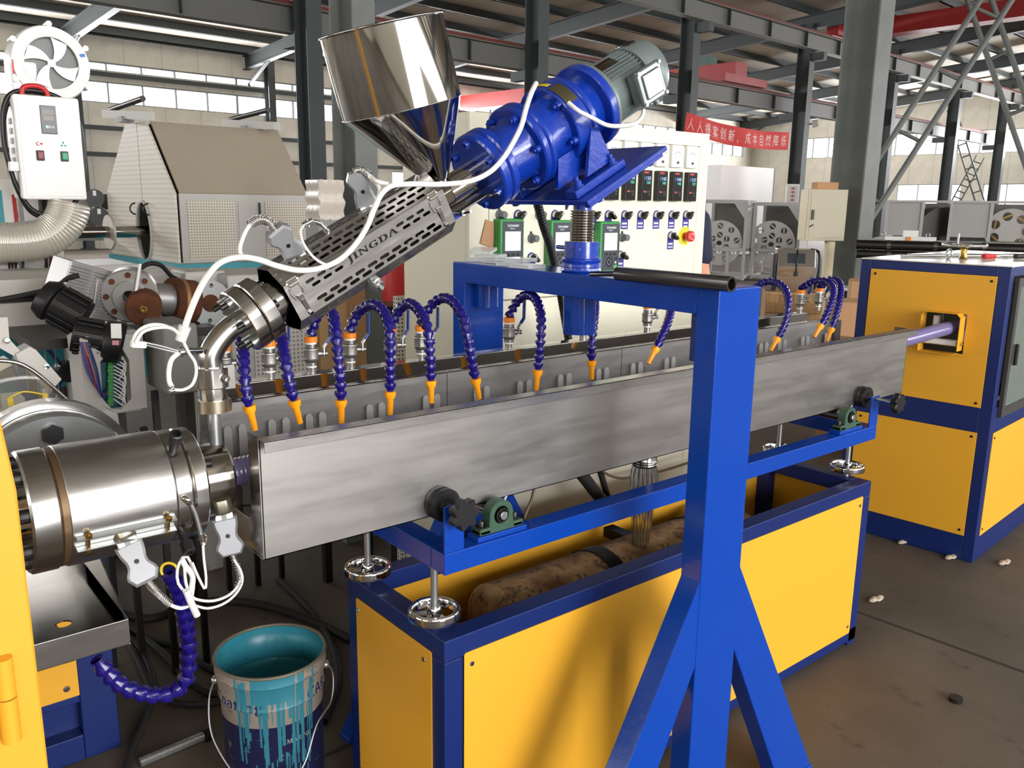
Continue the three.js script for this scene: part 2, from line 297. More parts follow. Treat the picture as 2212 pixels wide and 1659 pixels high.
{ // crane rails and cranes
  const run = (n, v, y, label) => { const o = thing(n, label, 'crane rail'); part(o, 'girder', [hallBox(U0, U_END, y - 0.52, y - 0.5, v - 0.12, v + 0.12), hallBox(U0, U_END, y - 0.09, y - 0.07, v - 0.14, v + 0.14), hallBox(U0, U_END, y - 0.5, y - 0.09, v - 0.01, v + 0.01)], MB.girder); for (let u = -12; u < U_END; u += 2) part(o, 'stiffener', [hallBox(u - 0.01, u + 0.01, y - 0.5, y - 0.09, v - 0.11, v + 0.11)], MB.steelDark); part(o, 'rail', [hallBox(U0, U_END, y - 0.07, y + 0.02, v - 0.05, v + 0.05)], MB.rail); return o; };
  run('crane_runway', -13.25, 6.52, 'long grey runway girder with a rusty red rail, the higher one');
  run('crane_runway', -14.15, 4.85, 'long grey runway girder with a rusty red rail, the lower one');
  const c1 = thing('overhead_crane', 'large dark red overhead crane girder spanning towards the braced column', 'crane');
  part(c1, 'bridge_girder', [hallBox(26.6, 27.2, 6.58, 7.06, -13.2, 2)], MB.crane); part(c1, 'end_carriage', [hallBox(25.6, 28.2, 6.56, 6.85, -13.42, -13.05)], MB.crane); part(c1, 'drive_motor', [hallBox(26.0, 26.4, 6.85, 7.1, -13.35, -13.05)], std({ color: 0x3c5a4e, roughness: 0.5 }));
  const c2 = thing('overhead_crane', 'red overhead crane girder behind the red banner', 'crane');
  part(c2, 'bridge_girder', [hallBox(22.0, 22.6, 4.98, 5.5, -26.4, -14.2)], MB.crane); part(c2, 'end_carriage', [hallBox(21.2, 23.4, 4.89, 5.1, -14.3, -14.0)], MB.crane); part(c2, 'drive_motor', [hallBox(22.0, 22.4, 5.5, 5.75, -15.6, -15.1)], std({ color: 0x3c5a4e, roughness: 0.5 }));
}
/* ---------- cooling tank stand: blue tube frame with yellow panels ---------- */
const CX0 = 0.93, CX1 = 2.688, CZ0 = -1.765, CZ1 = -1.345, CH = 0.594, TB = 0.05;
{
  const o = thing('tank_stand', 'long low blue frame stand with yellow panels under the steel trough', 'stand', [CX0, 0, CZ1]);
  const B = (x0, x1, y0, y1, z0, z1) => bx(x0 - CX0, x1 - CX0, y0, y1, z0 - CZ1, z1 - CZ1, 0.003);
  for (const y of [0.012, CH - TB]) {
    for (const z of [CZ0, CZ1 - TB]) part(o, 'frame_tube', [B(CX0, CX1, y, y + TB, z, z + TB)], M.navy);
    for (const x of [CX0, CX1 - TB]) part(o, 'frame_tube', [B(x, x + TB, y, y + TB, CZ0 + TB, CZ1 - TB)], M.navy);
  }
  for (const x of [CX0, CX1 - TB]) for (const z of [CZ0, CZ1 - TB]) part(o, 'frame_tube', [B(x, x + TB, 0, CH - TB, z, z + TB)], M.navy);
  part(o, 'middle_post', [B(2.3, 2.35, 0.06, CH - TB, CZ0, CZ0 + TB)], M.navy);
  const panel = (w, h) => ext(poly([[-w / 2, -h / 2 + 0.004], [-w / 2 + 0.004, -h / 2], [w / 2 - 0.004, -h / 2], [w / 2, -h / 2 + 0.004], [w / 2, h / 2 - 0.004], [w / 2 - 0.004, h / 2], [-w / 2 + 0.004, h / 2], [-w / 2, h / 2 - 0.004]]), 0.0015, 0.0005);
  const ph = CH - 2 * TB + 0.006, yc = CH / 2 + 0.004, wl = CX1 - CX0 - 2 * TB - 0.002, ws = CZ1 - CZ0 - 2 * TB + 0.008;
  const sc = (p, x, y, z, d) => part(p, 'screw', [screwHead([x, y, z], d, 0.006)], M.chrome);
  const pf = part(o, 'side_panel', [T(panel(wl, ph), [(CX1 - CX0) / 2, yc, 0.0008])], M.yellow, { label: 'long yellow front panel' });
  for (const sx of [0.07, CX1 - CX0 - 0.07]) for (const y of [0.08, CH - TB - 0.022]) sc(pf, sx, y, 0.0028, [0, 0, 1]);
  const pl = part(o, 'end_panel', [T(panel(ws, ph), [-0.0008, yc, (CZ0 - CZ1) / 2], [0, -Math.PI / 2, 0])], M.yellow, { label: 'yellow end panel' });
  for (const z of [-0.075, CZ0 - CZ1 + 0.055]) for (const y of [0.08, CH - TB - 0.022]) sc(pl, -0.0028, y, z, [-1, 0, 0]);
  part(o, 'end_panel', [T(panel(ws, ph), [CX1 - CX0 + 0.0008, yc, (CZ0 - CZ1) / 2], [0, Math.PI / 2, 0])], M.yellow);
  part(o, 'back_panel', [T(panel(wl, ph), [(CX1 - CX0) / 2, yc, CZ0 - CZ1 + 0.004])], M.yellow);
  for (const x of [0.1, 1.66]) for (const z of [0.03, CZ0 - CZ1 + 0.03]) part(o, 'foot', [cyl([x, 0, -z - 0.0], [x, 0.014, -z], 0.02, 0.02, 12)], M.black);
}
// things inside the stand
const rust = met(std({ roughness: 0.85, map: dataTex(256, (x, y, i) => mixc(mixc([128, 92, 56], [204, 170, 118], Math.min(1, Math.max(0, (nzA[i] - 0.3) * 2.4))), [78, 58, 42], nzB[i] > 0.62 ? 0.6 : 0), true, 3), bumpMap: texSmudge, bumpScale: 0.004 }));
{
  const o = thing('rusty_water_drum', 'rusty ochre steel drum lying inside the yellow and blue stand', 'drum', [1.22, 0.425, -1.56]);
  part(o, 'shell', [lathe([[0, 0], [0.1, 0], [0.125, 0.02], [0.125, 1.0], [0.1, 1.02], [0, 1.02]], [0, 0, 0], [1, 0, 0], 28)], rust);
  for (const x of [0.36, 0.78]) part(o, 'strap', [cyl([x, 0, 0], [x + 0.05, 0, 0], 0.129, 0.129, 28)], M.darksteel);
  part(o, 'inlet_stub', [lathe([[0.012, 0], [0.026, 0], [0.026, 0.012], [0.021, 0.014], [0.021, 0.05], [0.015, 0.05]], [-0.05, 0.06, 0.06], [-0.9, 0.15, 0.4], 16)], std({ color: 0x9a6f5f, roughness: 0.7 }));
  for (const x of [0.2, 0.8]) part(o, 'saddle', [bx(x - 0.02, x + 0.02, -0.425, -0.1, -0.1, 0.1)], M.darksteel);
  const q = thing('water_pump', 'small grey pump with ribbed body beside the rusty drum', 'pump', [1.07, 0.06, -1.6]);
  part(q, 'body', [cyl([0, 0.33, 0], [0.11, 0.33, 0], 0.055, 0.055, 20)], M.grey);
  for (let i = 0; i < 4; i++) part(q, 'rib', [cyl([0.012 + i * 0.025, 0.33, 0], [0.018 + i * 0.025, 0.33, 0], 0.062, 0.062, 20)], M.grey);
  part(q, 'base', [bx(0, 0.12, 0, 0.28, -0.04, 0.04, 0.004)], M.darksteel);
  const b = single('cross_bar', 'dark steel bar laid across inside the blue stand', 'bar', [bx(1.78, 1.82, 0.5, 0.53, CZ0 + TB, CZ1 - TB)], M.darksteel);
  single('cross_bar', 'dark steel bar beside the rear handwheel inside the stand', 'bar', [bx(2.18, 2.23, 0.47, 0.51, CZ0 + TB, CZ1 - TB)], M.darksteel);
}
/* ---------- lifting frame ---------- */
const FY0 = 0.743, FY1 = 0.79, PADY = 0.802;
{
  const o = thing('lifting_frame', 'blue rectangular tube frame carried on threaded rods below the trough', 'frame', [CX0, FY0, CZ1]);
  const B = (x0, x1, y0, y1, z0, z1, b = 0.002) => bx(x0 - CX0, x1 - CX0, y0 - FY0, y1 - FY0, z0 - CZ1, z1 - CZ1, b);
  for (const z of [CZ1 - 0.05, CZ0]) part(o, 'long_beam', [B(0.932, 2.683, FY0, FY1, z, z + 0.05)], M.blue);
  for (const x of [0.932, 2.633]) part(o, 'cross_beam', [B(x, x + 0.05, FY0, FY1, CZ0 + 0.05, CZ1 - 0.05)], M.blue);
  for (const x of [0.932, 2.633]) { part(o, 'bracket_plate', [B(x, x + 0.05, FY1, 0.893, CZ1 - 0.006, CZ1)], M.blue); part(o, 'bracket_plate', [B(x, x + 0.05, FY1, 0.893, CZ0, CZ0 + 0.006)], M.blue); }
  for (const x of [1.09, 2.53]) for (const z of [CZ1 - 0.045, CZ0 + 0.005]) part(o, 'bearing_pad', [B(x - 0.068, x + 0.068, FY1, PADY, z, z + 0.04)], M.blue);
}
function handwheel(x, z, ytop, ywheel, ybot, label) {
  const o = thing('handwheel_jack', label, 'handwheel', [x, ybot, z], { group: 'handwheel jacks of the lifting frame' });
  part(o, 'threaded_rod', [cyl([0, 0, 0], [0, ytop - ybot, 0], 0.0078, 0.0078, 14)], M.zinc);
  const y = ywheel - ybot;
  part(o, 'rim', [lathe([[0.045, -0.008], [0.0575, -0.009], [0.0585, -0.004], [0.0585, 0.006], [0.055, 0.011], [0.049, 0.011], [0.045, 0.006], [0.045, -0.008]], [0, y, 0], [0, 1, 0], 40)], M.chrome);
  part(o, 'hub', [lathe([[0.008, -0.008], [0.017, -0.008], [0.0165, 0.006], [0.012, 0.014], [0.008, 0.014]], [0, y, 0])], M.chrome);
  for (let k = 0; k < 3; k++) { const a = k * 2.094 + 0.5; part(o, 'spoke', [T(box(0.037, 0.006, 0.011), [0.031, 0, 0]).rotateY(a).translate(0, y - 0.001, 0)], M.chrome); }
  if (ytop <= FY0 + 0.01) part(o, 'nut', [cyl([0, ytop - ybot - 0.012, 0], [0, ytop - ybot, 0], 0.013, 0.013, 6)], M.zinc);
}
handwheel(0.956, -1.42, FY0, 0.625, 0.597, 'chrome handwheel on a threaded rod above the near left stand corner');
handwheel(0.957, -1.71, FY0, 0.622, 0.597, 'chrome handwheel on a threaded rod above the rear left stand corner');
handwheel(2.659, -1.422, FY0, 0.63, 0.597, 'chrome handwheel on a threaded rod beside the tall yellow machine');
handwheel(2.655, -1.69, FY0, 0.63, 0.597, 'chrome handwheel on a threaded rod above the rear right stand corner');
function pillowBlock(x, z, label) {
  const o = thing('pillow_block', label, 'bearing', [x, PADY, z], { group: 'green pillow block bearings' });
  const s = new THREE.Shape(); s.moveTo(-0.034, 0); s.lineTo(0.034, 0); s.lineTo(0.032, 0.016); s.lineTo(0.03, 0.036); s.absarc(0, 0.036, 0.031, 0, Math.PI, false); s.lineTo(-0.032, 0.016); s.closePath();
  s.holes.push(new THREE.Path(circ(0, 0.036, 0.021, 24).map((p) => new THREE.Vector2(...p))));
  part(o, 'housing', [T(ext(s, 0.026, 0.0015, 14), [0, 0, -0.013]), bx(-0.06, 0.06, 0, 0.01, -0.016, 0.016, 0.002), bx(-0.06, -0.03, 0, 0.0145, -0.016, 0.016, 0.003), bx(0.03, 0.06, 0, 0.0145, -0.016, 0.016, 0.003)], M.greenCast);
  part(o, 'bearing_race', [lathe([[0.0125, -0.012], [0.0205, -0.012], [0.0205, 0.012], [0.0195, 0.013], [0.0165, 0.008], [0.0165, 0.018], [0.0125, 0.018]], [0, 0.036, 0], [0, 0, 1], 28)], M.darksteel);
  part(o, 'shaft_end', [lathe([[0, 0.024], [0.008, 0.024], [0.0095, 0.0225], [0.0095, -0.02], [0, -0.02]], [0, 0.036, 0], [0, 0, 1], 20)], M.zinc);
  for (const sx of [-0.046, 0.046]) part(o, 'bolt', [lathe([[0, 0], [0.011, 0], [0.011, 0.0018], [0, 0.0018]], [sx, 0.0145, 0]), capScrew([sx, 0.0163, 0], [0, 1, 0], 0.0072, 0.012)], M.darksteel);
  part(o, 'grease_nipple', [cyl([0.018, 0.06, 0], [0.0245, 0.069, 0], 0.0028, 0.0022, 8)], M.chrome);
}
pillowBlock(1.09, CZ1 - 0.025, 'green cast pillow block bearing beside the star knob, near the handwheels');
pillowBlock(2.53, CZ1 - 0.025, 'green cast pillow block bearing towards the tall yellow machine');
for (const [x, l] of [[1.09, 'steel roller shaft under the trough at the left pillow block'], [2.53, 'steel roller shaft under the trough at the right pillow block']]) single('roller_shaft', l, 'shaft', [cyl([x, PADY + 0.0345, CZ1 - 0.04], [x, PADY + 0.0345, CZ0 + 0.04], 0.0165, 0.0165, 20)], M.satin, { group: 'roller shafts' });
function guideRoller(x, y, z, kz, label) {
  const o = thing('guide_roller', label, 'roller', [x, y, z], { group: 'black guide rollers' });
  part(o, 'wheel', [lathe([[0.006, -0.021], [0.034, -0.021], [0.0355, -0.019], [0.0355, -0.006], [0.033, -0.004], [0.033, -0.002], [0.0355, 0], [0.0355, 0.01], [0.034, 0.012], [0.017, 0.012], [0.015, 0.017], [0.006, 0.017]], [0, 0, 0], [0, 0, 1], 32)], M.black);
  part(o, 'spindle', [cyl([0, 0, 0.012], [0, 0, kz], 0.0058, 0.0058, 14)], M.chrome);
  const s = new THREE.Shape(), n = 56; for (let i = 0; i <= n; i++) { const a = i / n * Math.PI * 2, r = 0.0275 + 0.0042 * Math.cos(7 * a); i ? s.lineTo(r * Math.cos(a), r * Math.sin(a)) : s.moveTo(r, 0); }
  part(o, 'star_knob', [T(ext(s, 0.016, 0.003, 4), [0, 0, kz]), cyl([0, 0, kz - 0.012], [0, 0, kz], 0.011, 0.013, 16)], M.black);
}
guideRoller(0.957, 0.883, -1.384, 0.062, 'black guide roller with star knob pressing the trough above the left handwheels');
guideRoller(2.657, 0.883, -1.384, 0.105, 'black guide roller with star knob at the far end of the trough');
/* ---------- cooling trough ---------- */
const TX0 = 0.572, TX1 = 2.955, TY0 = 0.854, TY1 = 1.086, TZ1 = -1.405, TZ0 = -1.71;
{
  const o = thing('cooling_trough', 'long brushed stainless steel cooling trough open at the top', 'trough', [TX0, TY0, TZ1]);
  const L = TX1 - TX0, h = TY1 - TY0, d = TZ1 - TZ0, t = 0.002;
  const smear = met(phy({ color: 0xaaa7a2, metalness: 1, roughness: 1, bumpMap: texBrush, bumpScale: 0.00003, roughnessMap: dataTex(512, (x, y, i) => { const a = nzC[i], b = nzBrush[(y >> 1) * 256 + (x >> 1)]; return gray(84 + 44 * b + 60 * Math.max(0, a - 0.45)); }, false, 1.3) }));
  part(o, 'front_wall', [bx(0, L, 0, h, -t, 0)], smear, { label: 'brushed front wall with smudges' });
  part(o, 'front_rim', [bx(-0.001, L - 0.0, h - t, h, 0, 0.031), bx(-0.001, L + 0.0, h - 0.021, h, 0.029, 0.031, 0.0005)], met(std({ color: 0xb8b6b2, metalness: 0.9, roughness: 0.45, roughnessMap: texBrush })));
  part(o, 'back_wall', [bx(0, L, 0, h, -d, -d + t)], met(std({ color: 0xb2b0ac, metalness: 0.75, roughness: 0.5, roughnessMap: texBrush })));
  part(o, 'back_rim', [bx(0, L, h - 0.003, h + 0.0012, -d - 0.004, -d + 0.006, 0.0008)], M.polish);
  part(o, 'bottom', [bx(0, L, 0, t, -d, 0)], M.stainless);
  for (const x of [0, L - t]) part(o, 'end_plate', [T(ext(poly([[0, 0], [d, 0], [d, h], [d - 0.05, h], [d - 0.05, 0.075], [d - 0.065, 0.06], [0.065, 0.06], [0.05, 0.075], [0.05, h], [0, h]]), t), [x + t, 0, 0], [0, Math.PI / 2, 0])], M.stainless);
  const guideM = std({ color: 0xaaa8a3, metalness: 0.55, roughness: 0.45 }); const pairs = [[505, 935], [600, 914], [680, 904], [810, 883], [931, 865], [1040, 848], [1133, 832], [1220, 818], [1302, 806], [1376, 793], [1448, 783], [1560, 768], [1650, 765], [1690, 757], [1740, 745], [1790, 742]];
  for (const [px, py] of pairs) { const p = at(px, py, 'z', TZ0 + 0.02); for (const s of [-0.018, 0.014]) part(o, 'baffle_guide', [T(ext(poly([[0, 0], [0.016, 0], [0.016, 0.17], [0.012, 0.178], [0.004, 0.178], [0, 0.172]]), 0.0015, 0), [p.x - TX0 + s, 0.004, -d + 0.012], [0, -0.25, 0])], guideM); }
  for (const x of [0.62, 1.25, 1.9]) part(o, 'weld_seam', [bx(x, x + 0.0012, 0.003, h - 0.004, -d + t, -d + t + 0.0006)], M.darksteel);
}
{ // drain
  const c = at(1393, 990, 'z', -1.53), o = thing('drain_outlet', 'ribbed steel drain outlet under the trough pouring water', 'drain', [c.x, TY0, -1.53]);
  part(o, 'nut', [cyl([0, 0, 0], [0, -0.026, 0], 0.039, 0.039, 8)], M.steel);
  part(o, 'spout', [lathe([[0.026, 0], [0.034, 0], [0.034, -0.03], [0.036, -0.033], [0.033, -0.036], [0.036, -0.039], [0.033, -0.042], [0.036, -0.045], [0.033, -0.049], [0.028, -0.05], [0.026, -0.04]], [0, -0.024, 0], [0, 1, 0], 28)], M.satin);
  const w = phy({ color: 0xeef2f2, roughness: 0.12, transmission: 1, thickness: 0.01, ior: 1.33 }), g = [];
  for (let i = 0; i < 16; i++) { const a = i / 16 * 6.283, r0 = 0.028, dr = rr(0.0, 0.012); g.push(tube([[r0 * Math.cos(a), -0.066, r0 * Math.sin(a)], [(r0 + dr) * Math.cos(a), -0.11, (r0 + dr) * Math.sin(a)], [(r0 + dr * 0.6) * Math.cos(a + 0.2), -0.22, (r0 * 0.8) * Math.sin(a + 0.2)], [(r0 * 0.5) * Math.cos(a), -0.39, r0 * 0.5 * Math.sin(a)]], rr(0.0015, 0.005), 14, 5)); }
  const m = single('water_stream', 'clear water falling from the drain outlet into the stand', 'water', g, w, { kind: 'stuff' }); m.position.copy(o.position);
}
/* ---------- water manifold with valves and segmented hoses ---------- */
const MZ = -1.73, MY = 1.12;
{
  const o = thing('water_manifold', 'polished square steel water pipe along the back rim of the trough', 'pipe', [TX0 + 0.03, TY1, MZ]);
  part(o, 'square_pipe', [bx(0, 2.2, 0.001, MY - TY1, -0.02, 0.019, 0.002)], M.polish);
  for (const x of [0, 2.2]) part(o, 'end_cap', [bx(x - 0.002, x + 0.002, 0.001, MY - TY1, -0.02, 0.019)], M.satin);
}
const segGeo = clean(lathe([[0.0045, -0.003], [0.012, -0.0025], [0.013, 0.0], [0.0126, 0.004], [0.0072, 0.0125], [0.007, 0.0165], [0.009, 0.019], [0.0088, 0.021]], [0, 0, 0], [0, 1, 0], 16));
const nozGeo = clean(lathe([[0.005, -0.003], [0.0122, -0.002], [0.0126, 0.004], [0.011, 0.01], [0.0072, 0.016], [0.0058, 0.05], [0.0042, 0.05], [0.005, 0.012]], [0, 0, 0], [0, 1, 0], 18));
function hose(pts, label, group, name = 'segmented_hose', nozzle = true, sc = 1, pitch = 0.0185) {
  const c = crv(pts), len = c.getLength(), n = Math.max(3, Math.floor((len - (nozzle ? 0.045 : 0)) / (pitch * sc)));
  const o = thing(name, label, 'hose', pts[0], { group }), base = o.position;
  const place = (m, s) => { const u = Math.min(1, s / len), p = c.getPointAt(u), t = c.getTangentAt(u); m.position.copy(p).sub(base); m.quaternion.setFromUnitVectors(QY, t); m.scale.setScalar(sc); m.castShadow = m.receiveShadow = true; o.add(m); };
  for (let i = 0; i < n; i++) { const m = new THREE.Mesh(segGeo, M.purple); m.name = 'segment'; place(m, i * pitch * sc); }
  if (nozzle) { const m = new THREE.Mesh(nozGeo, M.nozzle); m.name = 'nozzle'; m.userData.label = 'yellow orange tapered nozzle'; place(m, n * pitch * sc); }
  return o;
}
const valveParts = {
  nipple: join([cyl([0, 0, 0], [0, 0.014, 0], 0.0098, 0.0098, 16)]),
  tape: join([cyl([0, 0.0135, 0], [0, 0.017, 0], 0.0112, 0.0108, 16)]),
  body: join([cyl([0, 0.017, 0], [0, 0.025, 0], 0.0135, 0.0135, 6), lathe([[0.011, 0.025], [0.0145, 0.027], [0.017, 0.031], [0.0172, 0.033], [0.0165, 0.034], [0.0165, 0.052], [0.0172, 0.0535], [0.0165, 0.056], [0.0135, 0.0575]], [0, 0, 0], [0, 1, 0], 24), cyl([0, 0.0565, 0], [0, 0.066, 0], 0.0135, 0.0135, 6)]),
  bonnet: join([cyl([0.012, 0.043, 0.002], [0.0225, 0.043, 0.004], 0.0085, 0.0075, 14), cyl([0.022, 0.043, 0.004], [0.03, 0.043, 0.0055], 0.005, 0.005, 10), cyl([0.03, 0.043, 0.0055], [0.0345, 0.043, 0.006], 0.0066, 0.0066, 6)]),
  lever: join([box(0.0022, 0.018, 0.012, [0.0265, 0.049, 0.005]), T(box(0.0022, 0.022, 0.0105), [0.0335, 0.066, 0.005], [0, 0, -0.65])]),
  sleeve: join([T(box(0.0034, 0.017, 0.0125, null, null, 0.001), [0.0385, 0.0725, 0.005], [0, 0, -0.65]), box(0.0036, 0.05, 0.0125, [0.0435, 0.1025, 0.005], [0, 0, -0.02], 0.0016)]),
  wash: join([cyl([0, 0.066, 0], [0, 0.071, 0], 0.0125, 0.0125, 16)]),
  nut: join([cyl([0, 0.0705, 0], [0, 0.083, 0], 0.0155, 0.0155, 8)]),
};
function valve(x, z, turn, label) {
  const o = thing('ball_valve', label, 'valve', [x, MY, z], { group: 'ball valves on the manifold', rot: [0, turn, 0] });
  part(o, 'nipple', valveParts.nipple, M.cast); part(o, 'sealing_tape', valveParts.tape, M.teflon); part(o, 'body', valveParts.body, M.cast); part(o, 'bonnet', valveParts.bonnet, M.cast);
  const l = part(o, 'lever', valveParts.lever, M.zinc); part(l, 'grip', valveParts.sleeve, M.handleBlue, { label: 'blue plastic grip' });
  part(o, 'washer', valveParts.wash, M.teflon); part(o, 'hose_nut', valveParts.nut, M.orange, { label: 'orange plastic hose nut' });
}
const line = [ // valve foot, then the hose from the nut to the nozzle tip, as seen
  [488, 835, [[487, 748], [487, 722], [498, 706], [514, 716], [524, 750], [527, 800], [533, 855], [547, 912], [553, 940]], 'first ball valve, half hidden behind the bent melt pipe', 'first segmented hose, below the melt pipe flange'],
  [584, 820, [[586, 742], [586, 718], [594, 704], [603, 712], [609, 740], [617, 785], [627, 835], [640, 885], [646, 925]], 'ball valve right below the round steel flanges', 'segmented hose hanging below the round steel flanges'],
  [674, 810, [[674, 734], [676, 705], [686, 680], [702, 664], [715, 672], [722, 695], [728, 745], [734, 810], [737, 880], [738, 912]], 'ball valve under the lower end of the slotted barrel cover', 'segmented hose that starts under the slotted barrel cover'],
  [758, 799, [[758, 724], [759, 704], [770, 680], [787, 664], [806, 658], [824, 668], [836, 690], [842, 722], [843, 780], [843, 850], [843, 893]], 'ball valve in front of the grey column', 'segmented hose looping in front of the grey column'],
  [845, 790, [[847, 716], [850, 692], [862, 670], [880, 656], [897, 662], [912, 682], [924, 712], [929, 770], [931, 830], [932, 880]], 'ball valve hidden behind the hose in front of the fire extinguisher', 'segmented hose looping in front of the red extinguisher'],
  [910, 780, [[910, 706], [918, 682], [930, 661], [950, 646], [968, 645], [985, 659], [1000, 688], [1010, 728], [1020, 785], [1030, 835], [1032, 865]], 'ball valve in front of the cream cabinet side', 'segmented hose looping before the blue gantry rear leg'],
  [1099, 759, [[1101, 692], [1106, 670], [1118, 650], [1135, 638], [1152, 641], [1164, 660], [1169, 692], [1167, 740], [1162, 795], [1159, 845]], 'ball valve between the gantry rear leg and the blue sleeve', 'segmented hose under the middle of the gantry beam'],
  [1259, 741, [[1261, 674], [1264, 650], [1272, 634], [1281, 636], [1285, 660], [1282, 700], [1278, 745], [1278, 790], [1280, 822]], 'ball valve behind the blue sleeve of the screw jack', 'segmented hose beside the blue sleeve of the screw jack'],
  [1397, 723, [[1399, 660], [1405, 640], [1424, 628], [1443, 636], [1449, 664], [1441, 700], [1424, 738], [1408, 770], [1396, 792]], 'ball valve right of the screw jack, under the beam', 'segmented hose with slanted nozzle left of the front post'],
  [1612, 697, [[1613, 652], [1622, 630], [1640, 614], [1662, 608], [1682, 613], [1697, 628], [1703, 655], [1698, 690], [1680, 730], [1663, 758]], 'ball valve hidden behind the blue front post', 'segmented hose reappearing right of the front post'],
  [1726, 683, [[1728, 634], [1733, 622], [1750, 611], [1772, 606], [1790, 611], [1799, 625], [1797, 648], [1784, 682], [1768, 712], [1756, 728]], 'last but one ball valve before the wooden crate', 'segmented hose before the wooden crate, nozzle slanting'],
  [1766, 676, [[1770, 630], [1780, 615], [1796, 605], [1810, 608], [1816, 625], [1812, 655], [1803, 690], [1792, 722], [1787, 742]], 'last ball valve at the far end of the manifold', 'last segmented hose at the far end of the trough'],
];
for (const [fx, fy, pts, vl, hl] of line) {
  const f = at(fx, fy, 'z', MZ); valve(f.x, MZ, -0.12, vl);
  const n = pts.length, P = pts.map(([x, y], i) => { const k = Math.min(1, Math.max(0, (i - 1) / (n - 4))); return at(x, y, 'z', MZ + (TZ0 / 2 + TZ1 / 2 - MZ) * k * k * (3 - 2 * k)); });
  P[0].set(f.x, MY + 0.0875, MZ);
  hose(P, hl, 'segmented cooling hoses');
}
for (const [a, b, l] of [[[1756, 727], [1746, 748], 'thin water jet below the slanting nozzle near the crate'], [[1662, 757], [1656, 772], 'thin water jet below the nozzle right of the front post'], [[1395, 793], [1391, 812], 'thin water jet below the slanted nozzle left of the post']]) {
  const p = at(...a, 'z', -1.5575), q = at(...b, 'z', -1.5575); q.y = TY0 + 0.03; single('water_jet', l, 'water', [tube([p, p.clone().lerp(q, 0.5), q], 0.0032, 12, 7)], phy({ color: 0xf2f6f6, roughness: 0.05, transmission: 1, thickness: 0.005, ior: 1.33 }), { kind: 'stuff' });
}

{ // hoses and a thin cable seen through the gap under the trough
  const zz = -1.93; cable('drain_hose', 'thick black rubber hose slanting down behind the trough', Z0([[1235, 1000, zz], [1262, 1032, zz], [1290, 1068, zz], [1330, 1110, zz], [1390, 1180, zz]]), 0.022, M.blackSoft); cable('drain_hose', 'thin black hose beside the thick rubber one', Z0([[1290, 1000, zz], [1300, 1030, zz], [1312, 1070, zz], [1330, 1120, zz]]), 0.011, M.blackSoft);
  cable('thin_cable', 'thin brown cable sagging behind the drain outlet', Z0([[1296, 1015, zz + 0.02], [1320, 1028, zz + 0.02], [1345, 1033, zz + 0.02], [1380, 1028, zz + 0.02], [1420, 1020, zz + 0.02], [1480, 1002, zz + 0.02], [1560, 975, zz + 0.02]]), 0.0045, std({ color: 0x5a4636, roughness: 0.6 })); cable('thin_cable', 'thin brown cable dropping beside the green bearing', Z0([[1154, 1055, -1.44], [1148, 1080, -1.43], [1135, 1112, -1.42], [1132, 1135, -1.415]]), 0.0036, std({ color: 0x5a4636, roughness: 0.6 }));
}
/* ---------- blue gantry stand ---------- */
const GX0 = 1.403, GX1 = 1.545, GZ0 = -1.98, GZ1 = -1.055, GT = 0.056, GY = 1.335, GXC = (GX0 + GX1) / 2;
{
  const o = thing('gantry_stand', 'bright blue steel gantry stand straddling the trough', 'stand', [GXC, 0, GZ1]);
  const B = (x0, x1, y0, y1, z0, z1, b = 0.003) => bx(x0 - GXC, x1 - GXC, y0, y1, z0 - GZ1, z1 - GZ1, b);
  part(o, 'front_post', [B(GX0, GX1, 0, GY, GZ1 - GT, GZ1)], M.blue);
  part(o, 'rear_post', [B(GX0, GX1, 0, GY, GZ0, GZ0 + GT)], M.blue);
  part(o, 'top_beam', [B(GX0, GX1, GY - GT, GY - 0.0005, GZ0 + GT - 0.0005, GZ1 - GT + 0.0005)], M.blue);
  part(o, 'weld_bead', [tube([[GX0 - GXC - 0.001, GY - GT - 0.001, -GT - 0.001], [0, GY - GT - 0.002, -GT - 0.001], [GX1 - GXC, GY - GT, -GT - 0.001]], 0.003, 20, 6)], M.blue);
  for (const s of [-1, 1]) { // raking legs of the front post
    const y0 = 0.70, dx = 0.40, w = 0.09, s0 = s * (GX1 - GX0) / 2; const sh = poly(s > 0 ? [[s0, y0], [s0, y0 - 0.2], [s0 + dx - 0.14, 0], [s0 + dx, 0]] : [[s0, y0], [s0 - dx, 0], [s0 - dx + 0.14, 0], [s0, y0 - 0.2]]);
    part(o, 'raking_leg', [T(ext(sh, GT - 0.008, 0.002), [0, 0, -GT + 0.004])], M.blue);
    const g = T(ext(sh, GT - 0.008, 0.002), [0, 0, GZ0 - GZ1 + 0.004]); part(o, 'raking_leg', [g], M.blue);
  }
  for (const z of [GZ0 + GT / 2, GZ1 - GT / 2]) part(o, 'foot_bar', [B(GXC - 0.47, GXC + 0.47, 0, 0.012, z - 0.03, z + 0.03)], M.blue);
  const c = at(1049, 640, 'x', GXC), r = 0.036;
  part(o, 'guide_sleeve', [lathe([[r - 0.006, 0], [r, 0], [r, 0.07], [r - 0.006, 0.07]], [0, GY - GT - 0.07, c.z - GZ1], [0, 1, 0], 28)], M.blue);
  part(o, 'gusset', [B(GX0 + 0.004, GX0 + 0.012, GY - GT - 0.1, GY - GT, GZ1 - GT - 0.014, GZ1 - GT, 0)], M.navy);
  const j = at(1255, 575, 'x', GXC); part(o, 'jack_sleeve', [lathe([[0.034, 0], [0.041, 0], [0.041, 0.098], [0.034, 0.098]], [0, GY - GT - 0.098, j.z - GZ1], [0, 1, 0], 28)], M.blue);
}
const JZ = at(1255, 575, 'x', GXC).z;
